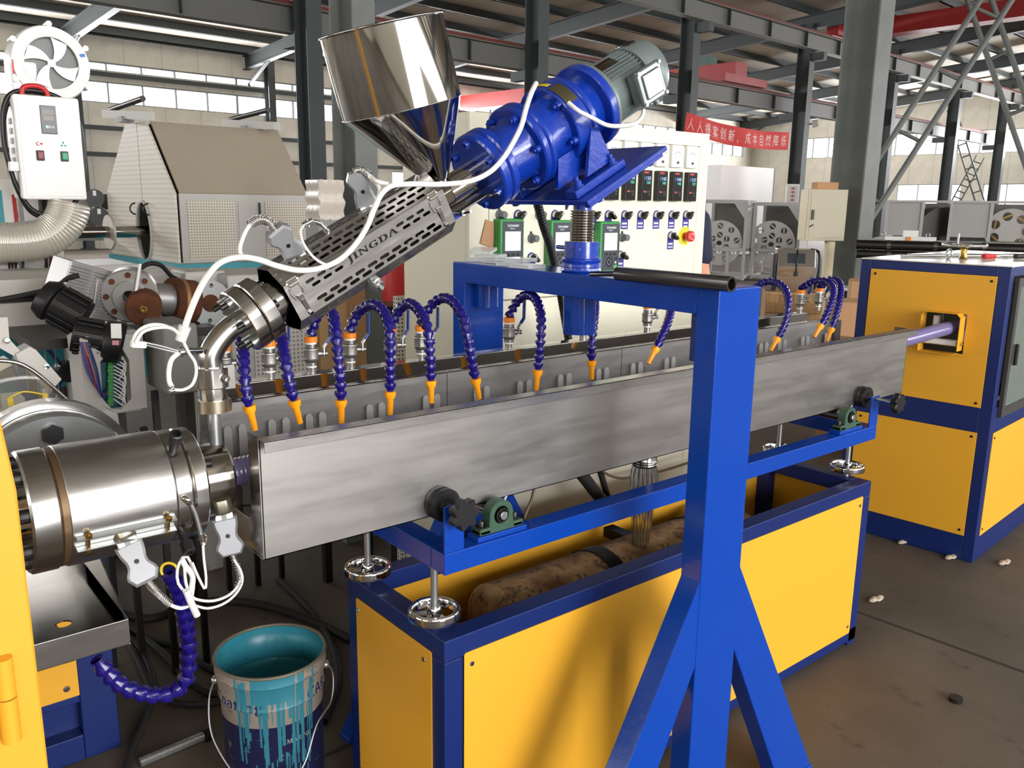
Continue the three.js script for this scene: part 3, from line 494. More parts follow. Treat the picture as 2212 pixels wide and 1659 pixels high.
/* ---------- screw jack ---------- */
const EXZ = -1.545, EXA = 27.3 * D2R, EX0 = V3(0.606, 1.274, EXZ);
const exAxis = V3(Math.cos(EXA), Math.sin(EXA), 0), exN = V3(-Math.sin(EXA), Math.cos(EXA), 0);
{
  const o = thing('screw_jack', 'blue screw jack with oily threaded rod standing on the gantry beam', 'jack', [GXC, GY, JZ]);
  part(o, 'collar', [lathe([[0.03, 0], [0.048, 0], [0.05, 0.004], [0.048, 0.011], [0.0505, 0.013], [0.0505, 0.02], [0.047, 0.022], [0.05, 0.026], [0.05, 0.032], [0.046, 0.034], [0.03, 0.034]], [0, 0, 0], [0, 1, 0], 32)], M.gear);
  part(o, 'hex_nut', [cyl([0, 0.034, 0], [0, 0.074, 0], 0.0475, 0.0475, 6).rotateY(0.35)], M.gear);
  for (const a of [-2.45, 0.35, 1.5]) part(o, 'tommy_bar', [cyl([0.036 * Math.cos(a), 0.056, -0.036 * Math.sin(a)], [0.096 * Math.cos(a), 0.056, -0.096 * Math.sin(a)], 0.0055, 0.0055, 12)], M.gear);
  const th = [[0.02, 0.07]]; for (let i = 0; i < 12; i++) th.push([0.0245, 0.072 + i * 0.0065], [0.0295, 0.0735 + i * 0.0065], [0.0295, 0.0765 + i * 0.0065], [0.0245, 0.078 + i * 0.0065]);
  part(o, 'threaded_rod', [lathe(th, [0, 0, 0], [0, 1, 0], 28)], met(std({ color: 0x6e675e, metalness: 0.9, roughness: 0.36, roughnessMap: texSmudge })), { label: 'oily dark steel screw thread' });
  part(o, 'top_tube', [cyl([0, 0.15, 0], [0, 0.2, 0], 0.0235, 0.0235, 24), T(ext(poly([[0, 0], [0.001, 0.055], [0.03, 0.06]]), 0.008), [-0.055, 0.15, -0.004])], M.gear);
}
/* ---------- inclined side extruder (axis rises to the right) ---------- */
function exThing(name, label, cat, s = 0, n = 0, z = 0) { const p = EX0.clone().addScaledVector(exAxis, s).addScaledVector(exN, n); p.z += z; return thing(name, label, cat, p, { rot: [0, 0, EXA] }); }
const exP = (s, n, z = 0) => EX0.clone().addScaledVector(exAxis, s).addScaledVector(exN, n).add(V3(0, 0, z));
const XA = [1, 0, 0];
const ring = (r0, r1, x0, x1, c = 0.002, seg = 44) => lathe([[r0, x0], [r1 - c, x0], [r1, x0 + c], [r1, x1 - c], [r1 - c, x1], [r0, x1]], [0, 0, 0], XA, seg);
function boltRing(o, name, R, n, x, dir, r, h, mat, kind = 'hex', off = 0.2, shank = 0) { for (let i = 0; i < n; i++) { const a = off + i / n * Math.PI * 2, p = [x, R * Math.cos(a), R * Math.sin(a)]; part(o, name, kind === 'hex' ? hexBolt(p, [dir, 0, 0], r, h, shank) : [capScrew(p, [dir, 0, 0], r, h)], mat); } }
{ // melt pipe with flange pair
  const o = exThing('melt_pipe', 'bent steel melt pipe with twin bolted flanges feeding the die head', 'pipe', 0, 0);
  part(o, 'flange', [ring(0.02, 0.063, 0.0, 0.0265, 0.002)], M.satin); part(o, 'flange', [ring(0.02, 0.063, 0.029, 0.058, 0.002)], M.satin);
  part(o, 'gasket', [ring(0.02, 0.058, 0.026, 0.03, 0.0005)], M.darkGap);
  boltRing(o, 'stud_nut', 0.048, 6, 0, -1, 0.0095, 0.009, M.zinc, 'hex', 0.35); for (let i = 0; i < 6; i++) { const a = 0.35 + i * 1.0472, y = 0.048 * Math.cos(a), z = 0.048 * Math.sin(a); part(o, 'stud', [cyl([-0.022, y, z], [-0.008, y, z], 0.0056, 0.0056, 12)], M.darksteel); } boltRing(o, 'bolt_head', 0.048, 6, 0.058, 1, 0.0078, 0.008, M.darksteel, 'cap', 0.35);
  part(o, 'barrel_neck', [ring(0.015, 0.042, 0.057, 0.115, 0.003)], M.steel);
  const inv = (x, y, z = EXZ) => V3(x, y, z).sub(EX0).applyAxisAngle(V3(0, 0, 1), -EXA);
  const e = at(456, 790, 'z', EXZ), b = at(463, 742, 'z', EXZ);
  part(o, 'elbow', [tube([V3(0.012, 0, 0), V3(-0.02, 0, 0), inv(b.x + 0.006, b.y + 0.002), inv(e.x, e.y + 0.018), inv(e.x, e.y - 0.005)], 0.0215, 40, 22)], M.satin, { label: 'shiny bent pipe with heat tint' });
  const d = thing('melt_inlet_valve', 'steel collar, heat stained sleeve and hex nut standing on the die head', 'fitting', [e.x, 1.045, EXZ]);
  const yy = (py) => at(456, py, 'z', EXZ).y - 1.045;
  part(d, 'collar', [lathe([[0.018, yy(836)], [0.029, yy(836)], [0.031, yy(834)], [0.031, yy(794)], [0.029, yy(792)], [0.018, yy(792)]], [0, 0, 0], [0, 1, 0], 28), box(0.02, 0.045, 0.012, [0.026, (yy(836) + yy(792)) / 2, 0.014])], M.satin);
  part(d, 'clamp_screw', [capScrew([0.012, (yy(836) + yy(792)) / 2, 0.03], [0.25, 0, 1], 0.0075, 0.008)], M.chrome);
  part(d, 'sleeve', [lathe([[0.015, yy(862)], [0.026, yy(862)], [0.027, yy(848)], [0.0265, yy(836)], [0.015, yy(836)]], [0, 0, 0], [0, 1, 0], 28)], M.satin);
  part(d, 'hex_nut', [cyl([0, yy(888), 0], [0, yy(862), 0], 0.033, 0.033, 6)], std({ color: 0xa39a85, metalness: 0.9, roughness: 0.3 }));
  part(d, 'threaded_stem', [cyl([0, -0.004, 0], [0, yy(888), 0], 0.0115, 0.0115, 16)], M.zinc);
}
// slotted barrel cover
const SH = { n: [[-0.024, 0.062], [0.024, 0.062], [0.054, 0.03], [0.054, -0.044], [0.026, -0.068], [-0.026, -0.068], [-0.054, -0.044], [-0.054, 0.03]], s0: 0.088, s1: 0.492 };
{
  const o = exThing('barrel_cover', 'octagonal slotted stainless cover around the inclined extruder barrel', 'cover', SH.s0, 0), L = SH.s1 - SH.s0, t = 0.0014;
  const sheetM = met(std({ color: 0xa19f9b, metalness: 0.9, roughness: 0.36, roughnessMap: texBrush }));
  const rowsFor = [[3, 0.0115, 0.024], [3, 0.0125, 0.024], null, [2, 0.010, 0.024], [2, 0.012, 0.03], [2, 0.012, 0.03], [3, 0.012, 0.03], [3, 0.012, 0.03]];
  SH.n.forEach((a, i) => {
    const b = SH.n[(i + 1) % 8], w = Math.hypot(b[0] - a[0], b[1] - a[1]), holes = [];
    const row = (y, off, l = 0.022, h = 0.0062, x0 = 0.05, x1 = L - 0.035, step = 0.0275) => { for (let x = x0 + off; x < x1; x += step) holes.push(slot(x, y, l, h)); };
    if (i === 2) { // front face: writing in the middle, slots beside and two rows below
      row(w - 0.016, 0.003, 0.02, 0.006, 0.05, 0.125); row(w - 0.027, 0.012, 0.02, 0.006, 0.05, 0.125); row(w - 0.016, 0, 0.02, 0.006, L - 0.125, L - 0.05); row(w - 0.027, 0.012, 0.02, 0.006, L - 0.125, L - 0.05);
      row(0.019, 0.0, 0.024, 0.0072, 0.06, L - 0.035, 0.0315); row(0.0085, 0.012, 0.024, 0.0072, 0.06, L - 0.035, 0.0315);
    } else if (rowsFor[i]) { const [n, dy] = rowsFor[i]; for (let k = 0; k < n; k++) row(w / 2 + (k - (n - 1) / 2) * dy, (k % 2) * 0.013); }
    const sh = poly(rectP(0, 0, L, w).map((p) => p), holes), g = ext(sh, t, 0, 4);
    // local x stays along the axis; local y runs from b back to a
    const up = V3(0, a[1] - b[1], a[0] - b[0]).normalize(), out = V3(1, 0, 0).cross(up), m = new THREE.Matrix4().makeBasis(V3(1, 0, 0), up, out); m.setPosition(0, b[1], b[0]); g.applyMatrix4(m);
    const f = part(o, 'cover_panel', [g], sheetM);
    if (i === 2) {
      const tg = new TextGeometry('JINGDA', { font: fontSerif, size: 0.0125, depth: 0.0006, curveSegments: 3 }); tg.computeBoundingBox(); tg.scale(1.9, 1, 1); tg.applyMatrix4(new THREE.Matrix4().makeTranslation(L * 0.5 - 0.06, w - 0.028, t)); tg.applyMatrix4(m);
      part(f, 'stamped_letters', [tg], M.darkGap, { label: 'stamped letters JINGDA' });
    }
  });
  const sh8 = (k) => SH.n.map(([z, n]) => [z * k, n * k]);
  for (const [x, r] of [[0.002, 0.036], [L - 0.004, 0.034]]) part(o, 'end_cap', [T(ext(poly(sh8(0.985), [circ(0, -0.002, r, 28)]), 0.0015), [x, 0, 0], [0, -Math.PI / 2, 0]).scale(1, 1, -1)], sheetM);
  part(o, 'heater_barrel', [ring(0.012, 0.033, 0.0, L, 0.001)], M.darksteel, { label: 'dark heated barrel inside the cover' });
  for (const x of [0.02, L - 0.03]) { // toggle latches on the front face
    const l = part(o, 'toggle_latch', [box(0.024, 0.012, 0.003, [x, 0.031, 0.0555], null, 0.001), box(0.02, 0.005, 0.006, [x + 0.001, 0.024, 0.057], null, 0.001)], M.chrome);
    for (const s of [-1, 1]) part(l, 'latch_spring', [coil([[x + s * 0.0105, 0.021, 0.058], [x + s * 0.0125, 0.008, 0.059], [x + s * 0.008, -0.004, 0.0585]], 0.0022, 0.0007, 9)], M.chrome);
    part(l, 'latch_lever', [T(box(0.009, 0.03, 0.0016, null, null, 0.0005), [x + 0.003, -0.022, 0.0575], [0.12, 0, 0.1]), box(0.013, 0.01, 0.006, [x + 0.001, -0.002, 0.058], null, 0.001), T(box(0.009, 0.008, 0.004, null, null, 0.0015), [x + 0.0045, -0.039, 0.0595], [0.5, 0, 0.1])], M.chrome);
    for (const q of [[-0.012, 0.036], [0.012, 0.036]]) part(l, 'rivet', [screwHead([x + q[0], 0.031, 0.057], [0, 0, 1], 0.0022)], M.zinc);
  }
  for (const [x, n] of [[0.006, 0.052], [0.006, 0.042], [L - 0.006, 0.05], [L - 0.006, 0.04]]) part(o, 'rivet', [screwHead([x, n, 0.054 - (n - 0.03) * 0.93 + 0.002], [0, 0.7, 0.7], 0.0026)], M.zinc);
  part(o, 'cable_gland', [lathe([[0.006, 0], [0.013, 0], [0.0145, 0.002], [0.0145, 0.012], [0.0125, 0.014], [0.013, 0.02], [0.0115, 0.0235], [0.007, 0.0235]], [0.175, -0.058, 0.04], [0.12, -0.62, 0.7], 20), coil([[0.178, -0.072, 0.056], [0.18, -0.078, 0.063]], 0.005, 0.0012, 3)], M.zinc, { label: 'zinc cable gland with torn spring' });
}
{ // feed throat between cover and gearbox
  const o = exThing('feed_throat', 'polished round feed throat tube between the barrel cover and the blue flange', 'tube', SH.s1, 0);
  part(o, 'collar', [ring(0.02, 0.034, -0.01, 0.036, 0.002)], met(std({ color: 0x857d6e, metalness: 0.95, roughness: 0.32, roughnessMap: texSmudge })), { label: 'brownish heat stained collar' });
  part(o, 'tube', [cyl([0.036, 0, 0], [0.15, 0, 0], 0.0335, 0.0335, 32)], M.polish);
  part(o, 'slide_gate', [box(0.085, 0.0035, 0.05, [0.075, -0.0405, 0.012], null, 0.001)], M.satin); part(o, 'blue_lug', [box(0.03, 0.006, 0.05, [0.02, -0.046, 0.012], null, 0.002)], M.gear);
  for (const x of [0.03, 0.115]) part(o, 'lug_bolt', [cyl([x, -0.044, 0.034], [x + 0.006, -0.04, 0.068], 0.0028, 0.0028, 8), cyl([x + 0.001, -0.043, 0.04], [x + 0.002, -0.0425, 0.046], 0.006, 0.006, 6)], M.chrome);
}
{ // hopper: upright cylinder on a slanting cone
  const tilt = 16.5 * D2R, b = at(945, 388, 'z', EXZ), o = thing('feed_hopper', 'mirror polished steel feed hopper, a cylinder on a long cone', 'hopper', b, { rot: [0, 0, tilt] });
  const c = at(868, 233, 'z', EXZ).sub(b).applyAxisAngle(V3(0, 0, 1), -tilt), R = 0.1235, hc = 0.158, n = 72;
  const off = (g) => T(g, [c.x, c.y, 0]);
  part(o, 'body', [off(lathe([[R, 0], [R, hc - 0.003], [R + 0.0015, hc], [R, hc + 0.002], [R - 0.002, hc], [R - 0.002, 0.002]], [0, 0, 0], [0, 1, 0], n))], M.polish, { label: 'mirror polished cylinder' });
  const loft = (r0, r1, y0) => { const P = [], N = 8, idx = []; for (let k = 0; k <= N; k++) { const t = k / N, r = r0 + (r1 - r0) * t; for (let i = 0; i <= n; i++) { const a = i / n * Math.PI * 2; P.push(c.x * t + r * Math.sin(a), y0 + (c.y - y0) * t, r * Math.cos(a)); } } for (let k = 0; k < N; k++) for (let i = 0; i < n; i++) { const q = k * (n + 1) + i; idx.push(q, q + 1, q + n + 1, q + 1, q + n + 2, q + n + 1); } const g = new THREE.BufferGeometry(); g.setAttribute('position', new THREE.Float32BufferAttribute(P, 3)); g.setIndex(idx); g.computeVertexNormals(); return g; };
  part(o, 'cone', [loft(0.024, R, 0), loft(0.022, R - 0.002, 0.001)], M.polish, { label: 'mirror polished slanting cone' });
  part(o, 'rim', [off(new THREE.TorusGeometry(R, 0.0024, 8, n).rotateX(Math.PI / 2).translate(0, hc, 0))], M.polish); part(o, 'seam', [off(new THREE.TorusGeometry(R + 0.0002, 0.0009, 6, n).rotateX(Math.PI / 2))], M.polish);
  part(o, 'spigot', [cyl([0.002, -0.035, 0], [0, 0.004, 0], 0.025, 0.024, 24)], M.polish); part(o, 'weld_ring', [new THREE.TorusGeometry(0.0265, 0.003, 7, 28).rotateX(Math.PI / 2).translate(0, -0.008, 0)], M.darksteel);
}
{ // gear motor
  const o = exThing('gear_motor', 'blue gearbox with grey electric motor on top of the inclined extruder', 'motor', 0.625, 0);
  part(o, 'bearing_flange', [ring(0.02, 0.088, 0.0, 0.026, 0.004), ring(0.02, 0.088, 0.027, 0.05, 0.004)], M.gear);
  boltRing(o, 'flange_bolt', 0.07, 6, 0, -1, 0.0085, 0.01, M.gear, 'cap', 0.1);
  part(o, 'bearing_house', [lathe([[0.02, 0.05], [0.064, 0.05], [0.066, 0.055], [0.07, 0.115], [0.078, 0.124], [0.02, 0.124]], [0, 0, 0], XA, 44)], M.gear);
  part(o, 'thrust_flange', [ring(0.02, 0.099, 0.122, 0.142, 0.004), ring(0.02, 0.0985, 0.143, 0.16, 0.004)], M.gear); boltRing(o, 'flange_bolt', 0.083, 6, 0.122, -1, 0.009, 0.012, M.gear, 'hex', 0.5, 0.006);
  part(o, 'reducer_cone', [lathe([[0.02, 0.158], [0.08, 0.158], [0.078, 0.175], [0.074, 0.21], [0.078, 0.235], [0.02, 0.235]], [0, 0, 0], XA, 44)], M.gear);
  part(o, 'reducer_ring', [ring(0.02, 0.098, 0.232, 0.282, 0.003), ring(0.02, 0.0985, 0.2835, 0.302, 0.003)], M.gear); boltRing(o, 'flange_bolt', 0.086, 6, 0.232, -1, 0.0095, 0.012, M.gear, 'hex', 0.85, 0.008);
  part(o, 'adapter', [lathe([[0.02, 0.3], [0.084, 0.3], [0.075, 0.325], [0.076, 0.352], [0.02, 0.352]], [0, 0, 0], XA, 44)], M.gear);
  part(o, 'motor_flange', [ring(0.02, 0.101, 0.35, 0.374, 0.003)], M.gear); part(o, 'motor_face', [ring(0.02, 0.0985, 0.3745, 0.386, 0.002)], M.motorGrey);
  const fins = [ring(0.02, 0.066, 0.386, 0.53, 0.002)]; part(o, 'stator', fins, M.motorGrey);
  for (let i = 0; i < 44; i++) { const a = i / 44 * Math.PI * 2, d = ((a * 180 / Math.PI) % 360); if (d > 62 && d < 118) continue; part(o, 'cooling_fin', [T(box(0.13, 0.012, 0.0022), [0.456, 0.0705, 0]).rotateX(a)], M.motorGrey); }
  part(o, 'fan_cover', [lathe([[0.03, 0.525], [0.0785, 0.525], [0.08, 0.528], [0.08, 0.578], [0.074, 0.598], [0.055, 0.61], [0.03, 0.614], [0, 0.615]], [0, 0, 0], XA, 44)], M.motorGrey);
  part(o, 'cover_seal', [T(new THREE.CylinderGeometry(0.017, 0.017, 0.003, 24), [0.556, 0.0795, 0.006], [0.08, 0, 0])], M.black);
  part(o, 'fan_screw', [screwHead([0.535, 0.079, -0.01], [0, 1, 0], 0.005)], M.zinc);
  const jb = part(o, 'terminal_box', [box(0.078, 0.07, 0.03, [0.492, -0.004, 0.082], null, 0.005)], M.motorGrey);
  part(jb, 'terminal_lid', [box(0.09, 0.086, 0.014, [0.492, -0.004, 0.102], null, 0.006), box(0.064, 0.06, 0.008, [0.492, -0.004, 0.11], null, 0.004)], met(std({ color: 0x98a09e, metalness: 0.75, roughness: 0.26 })), { label: 'shiny cast terminal lid' });
  for (const sx of [-1, 1]) for (const sy of [-1, 1]) part(jb, 'lid_screw', [lathe([[0, 0], [0.0045, 0], [0.0045, 0.004], [0, 0.005]], [0.492 + sx * 0.039, -0.004 + sy * 0.037, 0.108], [0, 0, 1], 10)], M.zinc);
  part(jb, 'gland', [cyl([0.51, -0.047, 0.085], [0.513, -0.062, 0.087], 0.009, 0.0085, 12)], M.motorGrey);
  const plate = (x0, x1, a0, a1, R) => new THREE.CylinderGeometry(R, R, x1 - x0, 16, 1, true, a0, a1 - a0).rotateZ(-Math.PI / 2).translate((x0 + x1) / 2, 0, 0);
  part(o, 'name_plate', [T(box(0.062, 0.0012, 0.03), [0.437, 0.0775, 0], null).rotateX(0.42)], met(std({ color: 0x6f6a62, metalness: 0.7, roughness: 0.35, map: canvasTex(128, 64, (g, w, h) => { g.fillStyle = '#c9c2b8'; g.fillRect(0, 0, w, h); g.fillStyle = '#9a2f2a'; g.fillRect(0, 0, w, 14); g.fillStyle = '#3b3733'; for (let i = 0; i < 5; i++) g.fillRect(8, 20 + i * 8, 40 + (i * 23) % 50, 3); }) })), { box: false, label: 'small metal motor name plate' });
  part(o, 'type_plate', [plate(0.238, 0.274, -1.2, -0.55, 0.0992)], std({ color: 0x8d8467, metalness: 0.9, roughness: 0.35, side: THREE.DoubleSide }), { label: 'bronze type plate' });
  part(o, 'warning_sticker', [plate(0.246, 0.26, -2.0, -1.28, 0.0991)], std({ color: 0xe6c81e, roughness: 0.5, side: THREE.DoubleSide }), { label: 'yellow warning sticker' });
  // feet of the reducer
  for (const s of [-1, 1]) part(o, 'foot_web', [T(ext(poly([[0.18, -0.05], [0.262, -0.05], [0.27, -0.112], [0.15, -0.112]]), 0.012), [0, 0, s * 0.058 - 0.006]), T(ext(poly([[0, -0.02], [0.02, -0.02], [0.035, -0.112], [-0.055, -0.112]]), 0.01), [0.272, 0, s * 0.088]), box(0.175, 0.02, 0.036, [0.24, -0.1275, s * 0.098], null, 0.003)], M.gear);
  for (const s of [-1, 1]) for (const x of [0.18, 0.3]) part(o, 'foot_bolt', [cyl([x, -0.1175, s * 0.1], [x, -0.1145, s * 0.1], 0.014, 0.014, 16), hexBolt([x, -0.1145, s * 0.1], [0, 1, 0], 0.011, 0.01, 0.01)], M.gear);
}
{ // base plate under the gearbox
  const o = exThing('mounting_plate', 'sloping blue steel plate carrying the gear motor on the jack', 'plate', 0.775, -0.138);
  part(o, 'plate', [box(0.29, 0.012, 0.30, [0.143, -0.006, 0], null, 0.002)], M.gear); for (const z of [0.13, -0.13]) part(o, 'edge_bar', [box(0.27, 0.012, 0.018, [0.145, -0.018, z], null, 0.002)], M.gear);
  const inv = (p) => p.clone().sub(o.position).applyAxisAngle(V3(0, 0, 1), -EXA); part(o, 'clevis', [T(box(0.06, 0.05, 0.012, null, null, 0.002), inv(V3(GXC, GY + 0.21, JZ)).toArray(), [0, 0, -EXA])], M.gear);
  for (const [x, z] of [[0.25, 0.12], [0.06, 0.12]]) part(o, 'plate_bolt', hexBolt([x, -0.012, z], [0, -1, 0], 0.009, 0.02), M.gear);
}
/* ---------- things on the gantry beam ---------- */
{
  const a = at(1335, 583, 'y', GY + 0.024), b = at(1581, 610, 'y', GY + 0.02), r = 0.0155;
  a.y = b.y = GY + r + 0.0005; const d = b.clone().sub(a).normalize();
  const o = thing('steel_pipe', 'grey steel pipe lying on the blue gantry beam', 'pipe', a), L = b.distanceTo(a), D = d.toArray();
  part(o, 'pipe', [lathe([[r - 0.004, 0], [r, 0], [r, L], [r - 0.004, L], [r - 0.0042, L - 0.08]], [0, 0, 0], D, 28)], met(std({ color: 0x6b6a68, metalness: 0.9, roughness: 0.38, roughnessMap: texSmudge })));
  const e = at(1277, 590, 'y', GY + 0.012).sub(a); part(o, 'inner_rod', [cyl([0, 0, 0], [e.x, -0.006, e.z], 0.0062, 0.0062, 12)], M.steel);
}
{ // clear lids
  const spots = [[1042, 556, 0, 0.2], [1078, 560, 0, 0.12], [1108, 566, 0, 0.3], [1136, 571, 0, 0.05], [1060, 548, 0.0105, 0.25], [1122, 557, 0.0105, 0.1], [1085, 536, 0.022, 0.5]];
  spots.forEach(([px, py, lift, turn], i) => {
    const p = at(px, py + 8, 'y', GY + lift); p.x = Math.min(Math.max(p.x, GX0 + 0.03), GX1 - 0.03);
    const o = thing('clear_lid', ['clear square plastic lid at the rear end of the beam', 'clear plastic lid lying flat, second from the rear leg', 'clear plastic lid lying flat in the middle of the pile', 'clear plastic lid closest to the screw jack', 'clear plastic lid stacked above the rear ones', 'clear plastic lid stacked towards the screw jack', 'tilted clear plastic lid on top of the pile'][i], 'lid', [p.x, GY + lift, p.z], { rot: [0, turn + 0.1, i === 6 ? 0.14 : 0], group: 'clear meter lids on the beam' });
    const w = 0.068, h = 0.0098, t = 0.0016; part(o, 'plate', [bx(-w / 2, w / 2, h - t, h, -w / 2, w / 2)], M.clear);
    part(o, 'side_wall', [bx(-w / 2, w / 2, 0.0006, h - t, -w / 2, -w / 2 + t)], M.clear); part(o, 'side_wall', [bx(-w / 2, w / 2, 0.0006, h - t, w / 2 - t, w / 2)], M.clear); part(o, 'side_wall', [bx(-w / 2, -w / 2 + t, 0.0006, h - t, -w / 2, w / 2)], M.clear); part(o, 'side_wall', [bx(w / 2 - t, w / 2, 0.0006, h - t, -w / 2, w / 2)], M.clear);
  });
}
/* ---------- die head ---------- */
const DY = 0.985;
{
  const o = thing('die_head', 'large steel die head cylinder with bolted rings at the hose outlet', 'die head', [0.215, DY, EXZ]);
  const R = (r0, r1, x0, x1, c) => ring(r0, r1, x0 - 0.215, x1 - 0.215, c, 64);
  part(o, 'rear_flange', [R(0.02, 0.104, 0.215, 0.26, 0.004)], M.satin); boltRing(o, 'cap_screw', 0.084, 8, 0, -1, 0.0115, 0.022, M.black, 'cap', 0.55);
  part(o, 'rust_band', [R(0.02, 0.1015, 0.26, 0.272, 0.001)], met(std({ color: 0x6d573f, metalness: 0.7, roughness: 0.5 })));
  part(o, 'heater_band', [R(0.02, 0.104, 0.271, 0.438, 0.001)], met(std({ color: 0xb4b2ae, metalness: 1, roughness: 0.5, roughnessMap: texBrush })), { label: 'brushed cylindrical heater band' });
  part(o, 'outer_ring', [R(0.02, 0.102, 0.438, 0.468, 0.003)], M.satin); part(o, 'outer_ring', [R(0.02, 0.1015, 0.4695, 0.498, 0.004)], M.satin);
  part(o, 'nose_cap', [R(0.02, 0.0635, 0.498, 0.562, 0.006)], met(std({ color: 0xaba69d, metalness: 1, roughness: 0.3, roughnessMap: texSmudge })));
  for (const a of [0.62, 2.3, 3.9, 5.3]) { const c = Math.cos(a), s = Math.sin(a); part(o, 'adjusting_screw', [lathe([[0, 0], [0.0075, 0], [0.0075, 0.022], [0.0115, 0.022], [0.0115, 0.042], [0.0095, 0.044], [0.0065, 0.044], [0.006, 0.034], [0, 0.034]], [0.236, 0.1 * c, 0.1 * s], [0, c, s], 16)], M.black); }
  for (const a of [0.95, 2.2, 3.4, 4.6, 5.85]) part(o, 'cap_screw', [capScrew([0.283, 0.084 * Math.cos(a), 0.084 * Math.sin(a)], XA, 0.0095, 0.014)], M.black);
  // clamp gap of the heater band
  const th = 1.92, cs = Math.cos(th), sn = Math.sin(th);
  for (const k of [-1, 1]) part(o, 'clamp_flange', [T(box(0.158, 0.012, 0.0015), [0.1395, 0.11, k * 0.011]).rotateX(th)], M.zinc);
  for (const x of [0.078, 0.205]) part(o, 'clamp_bolt', [T(cyl([x, 0.111, -0.02], [x, 0.111, 0.02], 0.0025, 0.0025, 8)).rotateX(th), T(cyl([x, 0.111, 0.012], [x, 0.111, 0.018], 0.0055, 0.0055, 6)).rotateX(th), T(cyl([x, 0.111, -0.018], [x, 0.111, -0.012], 0.0055, 0.0055, 6)).rotateX(th)], M.brass);
  part(o, 'rear_shank', [lathe([[0.02, -0.17], [0.046, -0.17], [0.046, -0.1], [0.05, -0.098], [0.05, -0.06], [0.046, -0.058], [0.046, -0.02], [0.05, -0.018], [0.05, 0.002], [0.02, 0.002]], [0, 0, 0], XA, 40)], M.polish, { label: 'stepped shiny shank' });
}
// extruded hose through the trough into the haul-off
{
  const e = [V3(0.56, DY, EXZ), V3(0.8, DY, EXZ), V3(1.6, DY - 0.006, -1.55), V3(2.4, DY - 0.002, -1.55), V3(2.95, DY + 0.008, -1.553), V3(3.3, DY + 0.012, -1.565), V3(3.62, DY + 0.02, -1.58), V3(3.95, DY + 0.02, -1.6)];
  const c = crv(e), n = 1800, rs = 18, g = new THREE.TubeGeometry(c, n, 0.0275, rs), P = g.attributes.position, len = c.getLength();
  for (let i = 0; i <= n; i++) { const p = c.getPointAt(i / n), k = 1 + 0.035 * Math.cos(i / n * len / 0.0085 * 6.283); for (let j = 0; j <= rs; j++) { const q = i * (rs + 1) + j; P.setXYZ(q, p.x + (P.getX(q) - p.x) * k, p.y + (P.getY(q) - p.y) * k, p.z + (P.getZ(q) - p.z) * k); } }
  g.computeVertexNormals();
  single('ribbed_hose', 'clear violet ribbed hose running from the die head through the trough', 'hose', [g], phy({ color: 0x8f86b8, roughness: 0.14, transmission: 0.35, thickness: 0, clearcoat: 0.6, clearcoatRoughness: 0.08 }));
}
/* ---------- heater plugs, sensors and white cables ---------- */
function orient(o, dir, side) { const y = dir.clone().normalize(), z = side.clone().addScaledVector(y, -side.dot(y)).normalize(), x = y.clone().cross(z); o.quaternion.setFromRotationMatrix(new THREE.Matrix4().makeBasis(x, y, z)); }
function plug(p, dir, label, roll, L = 0.066, box_ = 0.026) {
  const o = thing('heater_plug', label, 'plug', p, { group: 'silver heater plugs' }); orient(o, dir, roll);
  part(o, 'socket_box', [lathe([[0.008, -box_], [0.02, -box_], [0.021, -0.004], [0.018, 0], [0.008, 0]], [0, 0, 0], [0, 1, 0], 18)], std({ color: 0x8d8877, metalness: 0.85, roughness: 0.35 }));
  part(o, 'ceramic_insert', [box(0.032, 0.014, 0.022, [0, 0.006, 0], null, 0.002)], M.teflon); part(o, 'ceramic_key', [box(0.009, 0.0145, 0.0235, [0, 0.006, 0], null, 0.001)], M.grey);
  const s = new THREE.Shape(); s.moveTo(-0.0185, 0.012); s.lineTo(0.0185, 0.012); s.bezierCurveTo(0.018, 0.03, 0.012, 0.034, 0.0135, 0.046); s.bezierCurveTo(0.014, 0.054, 0.021, 0.058, 0.0215, L); s.lineTo(0.015, L + 0.011); s.lineTo(-0.015, L + 0.011); s.lineTo(-0.0215, L); s.bezierCurveTo(-0.021, 0.058, -0.014, 0.054, -0.0135, 0.046); s.bezierCurveTo(-0.012, 0.034, -0.018, 0.03, -0.0185, 0.012);
  part(o, 'shell', [T(ext(s, 0.017, 0.004, 8), [0, 0, -0.0085])], std({ color: 0xa5a7aa, metalness: 0.55, roughness: 0.36 })); part(o, 'shell_screw', [screwHead([0, 0.042, 0.0125], [0, 0, 1], 0.0042)], M.darksteel);
  return o.position.clone().addScaledVector(dir.clone().normalize(), L + 0.011);
}
const toCam = (p) => EYE.clone().sub(p).normalize();
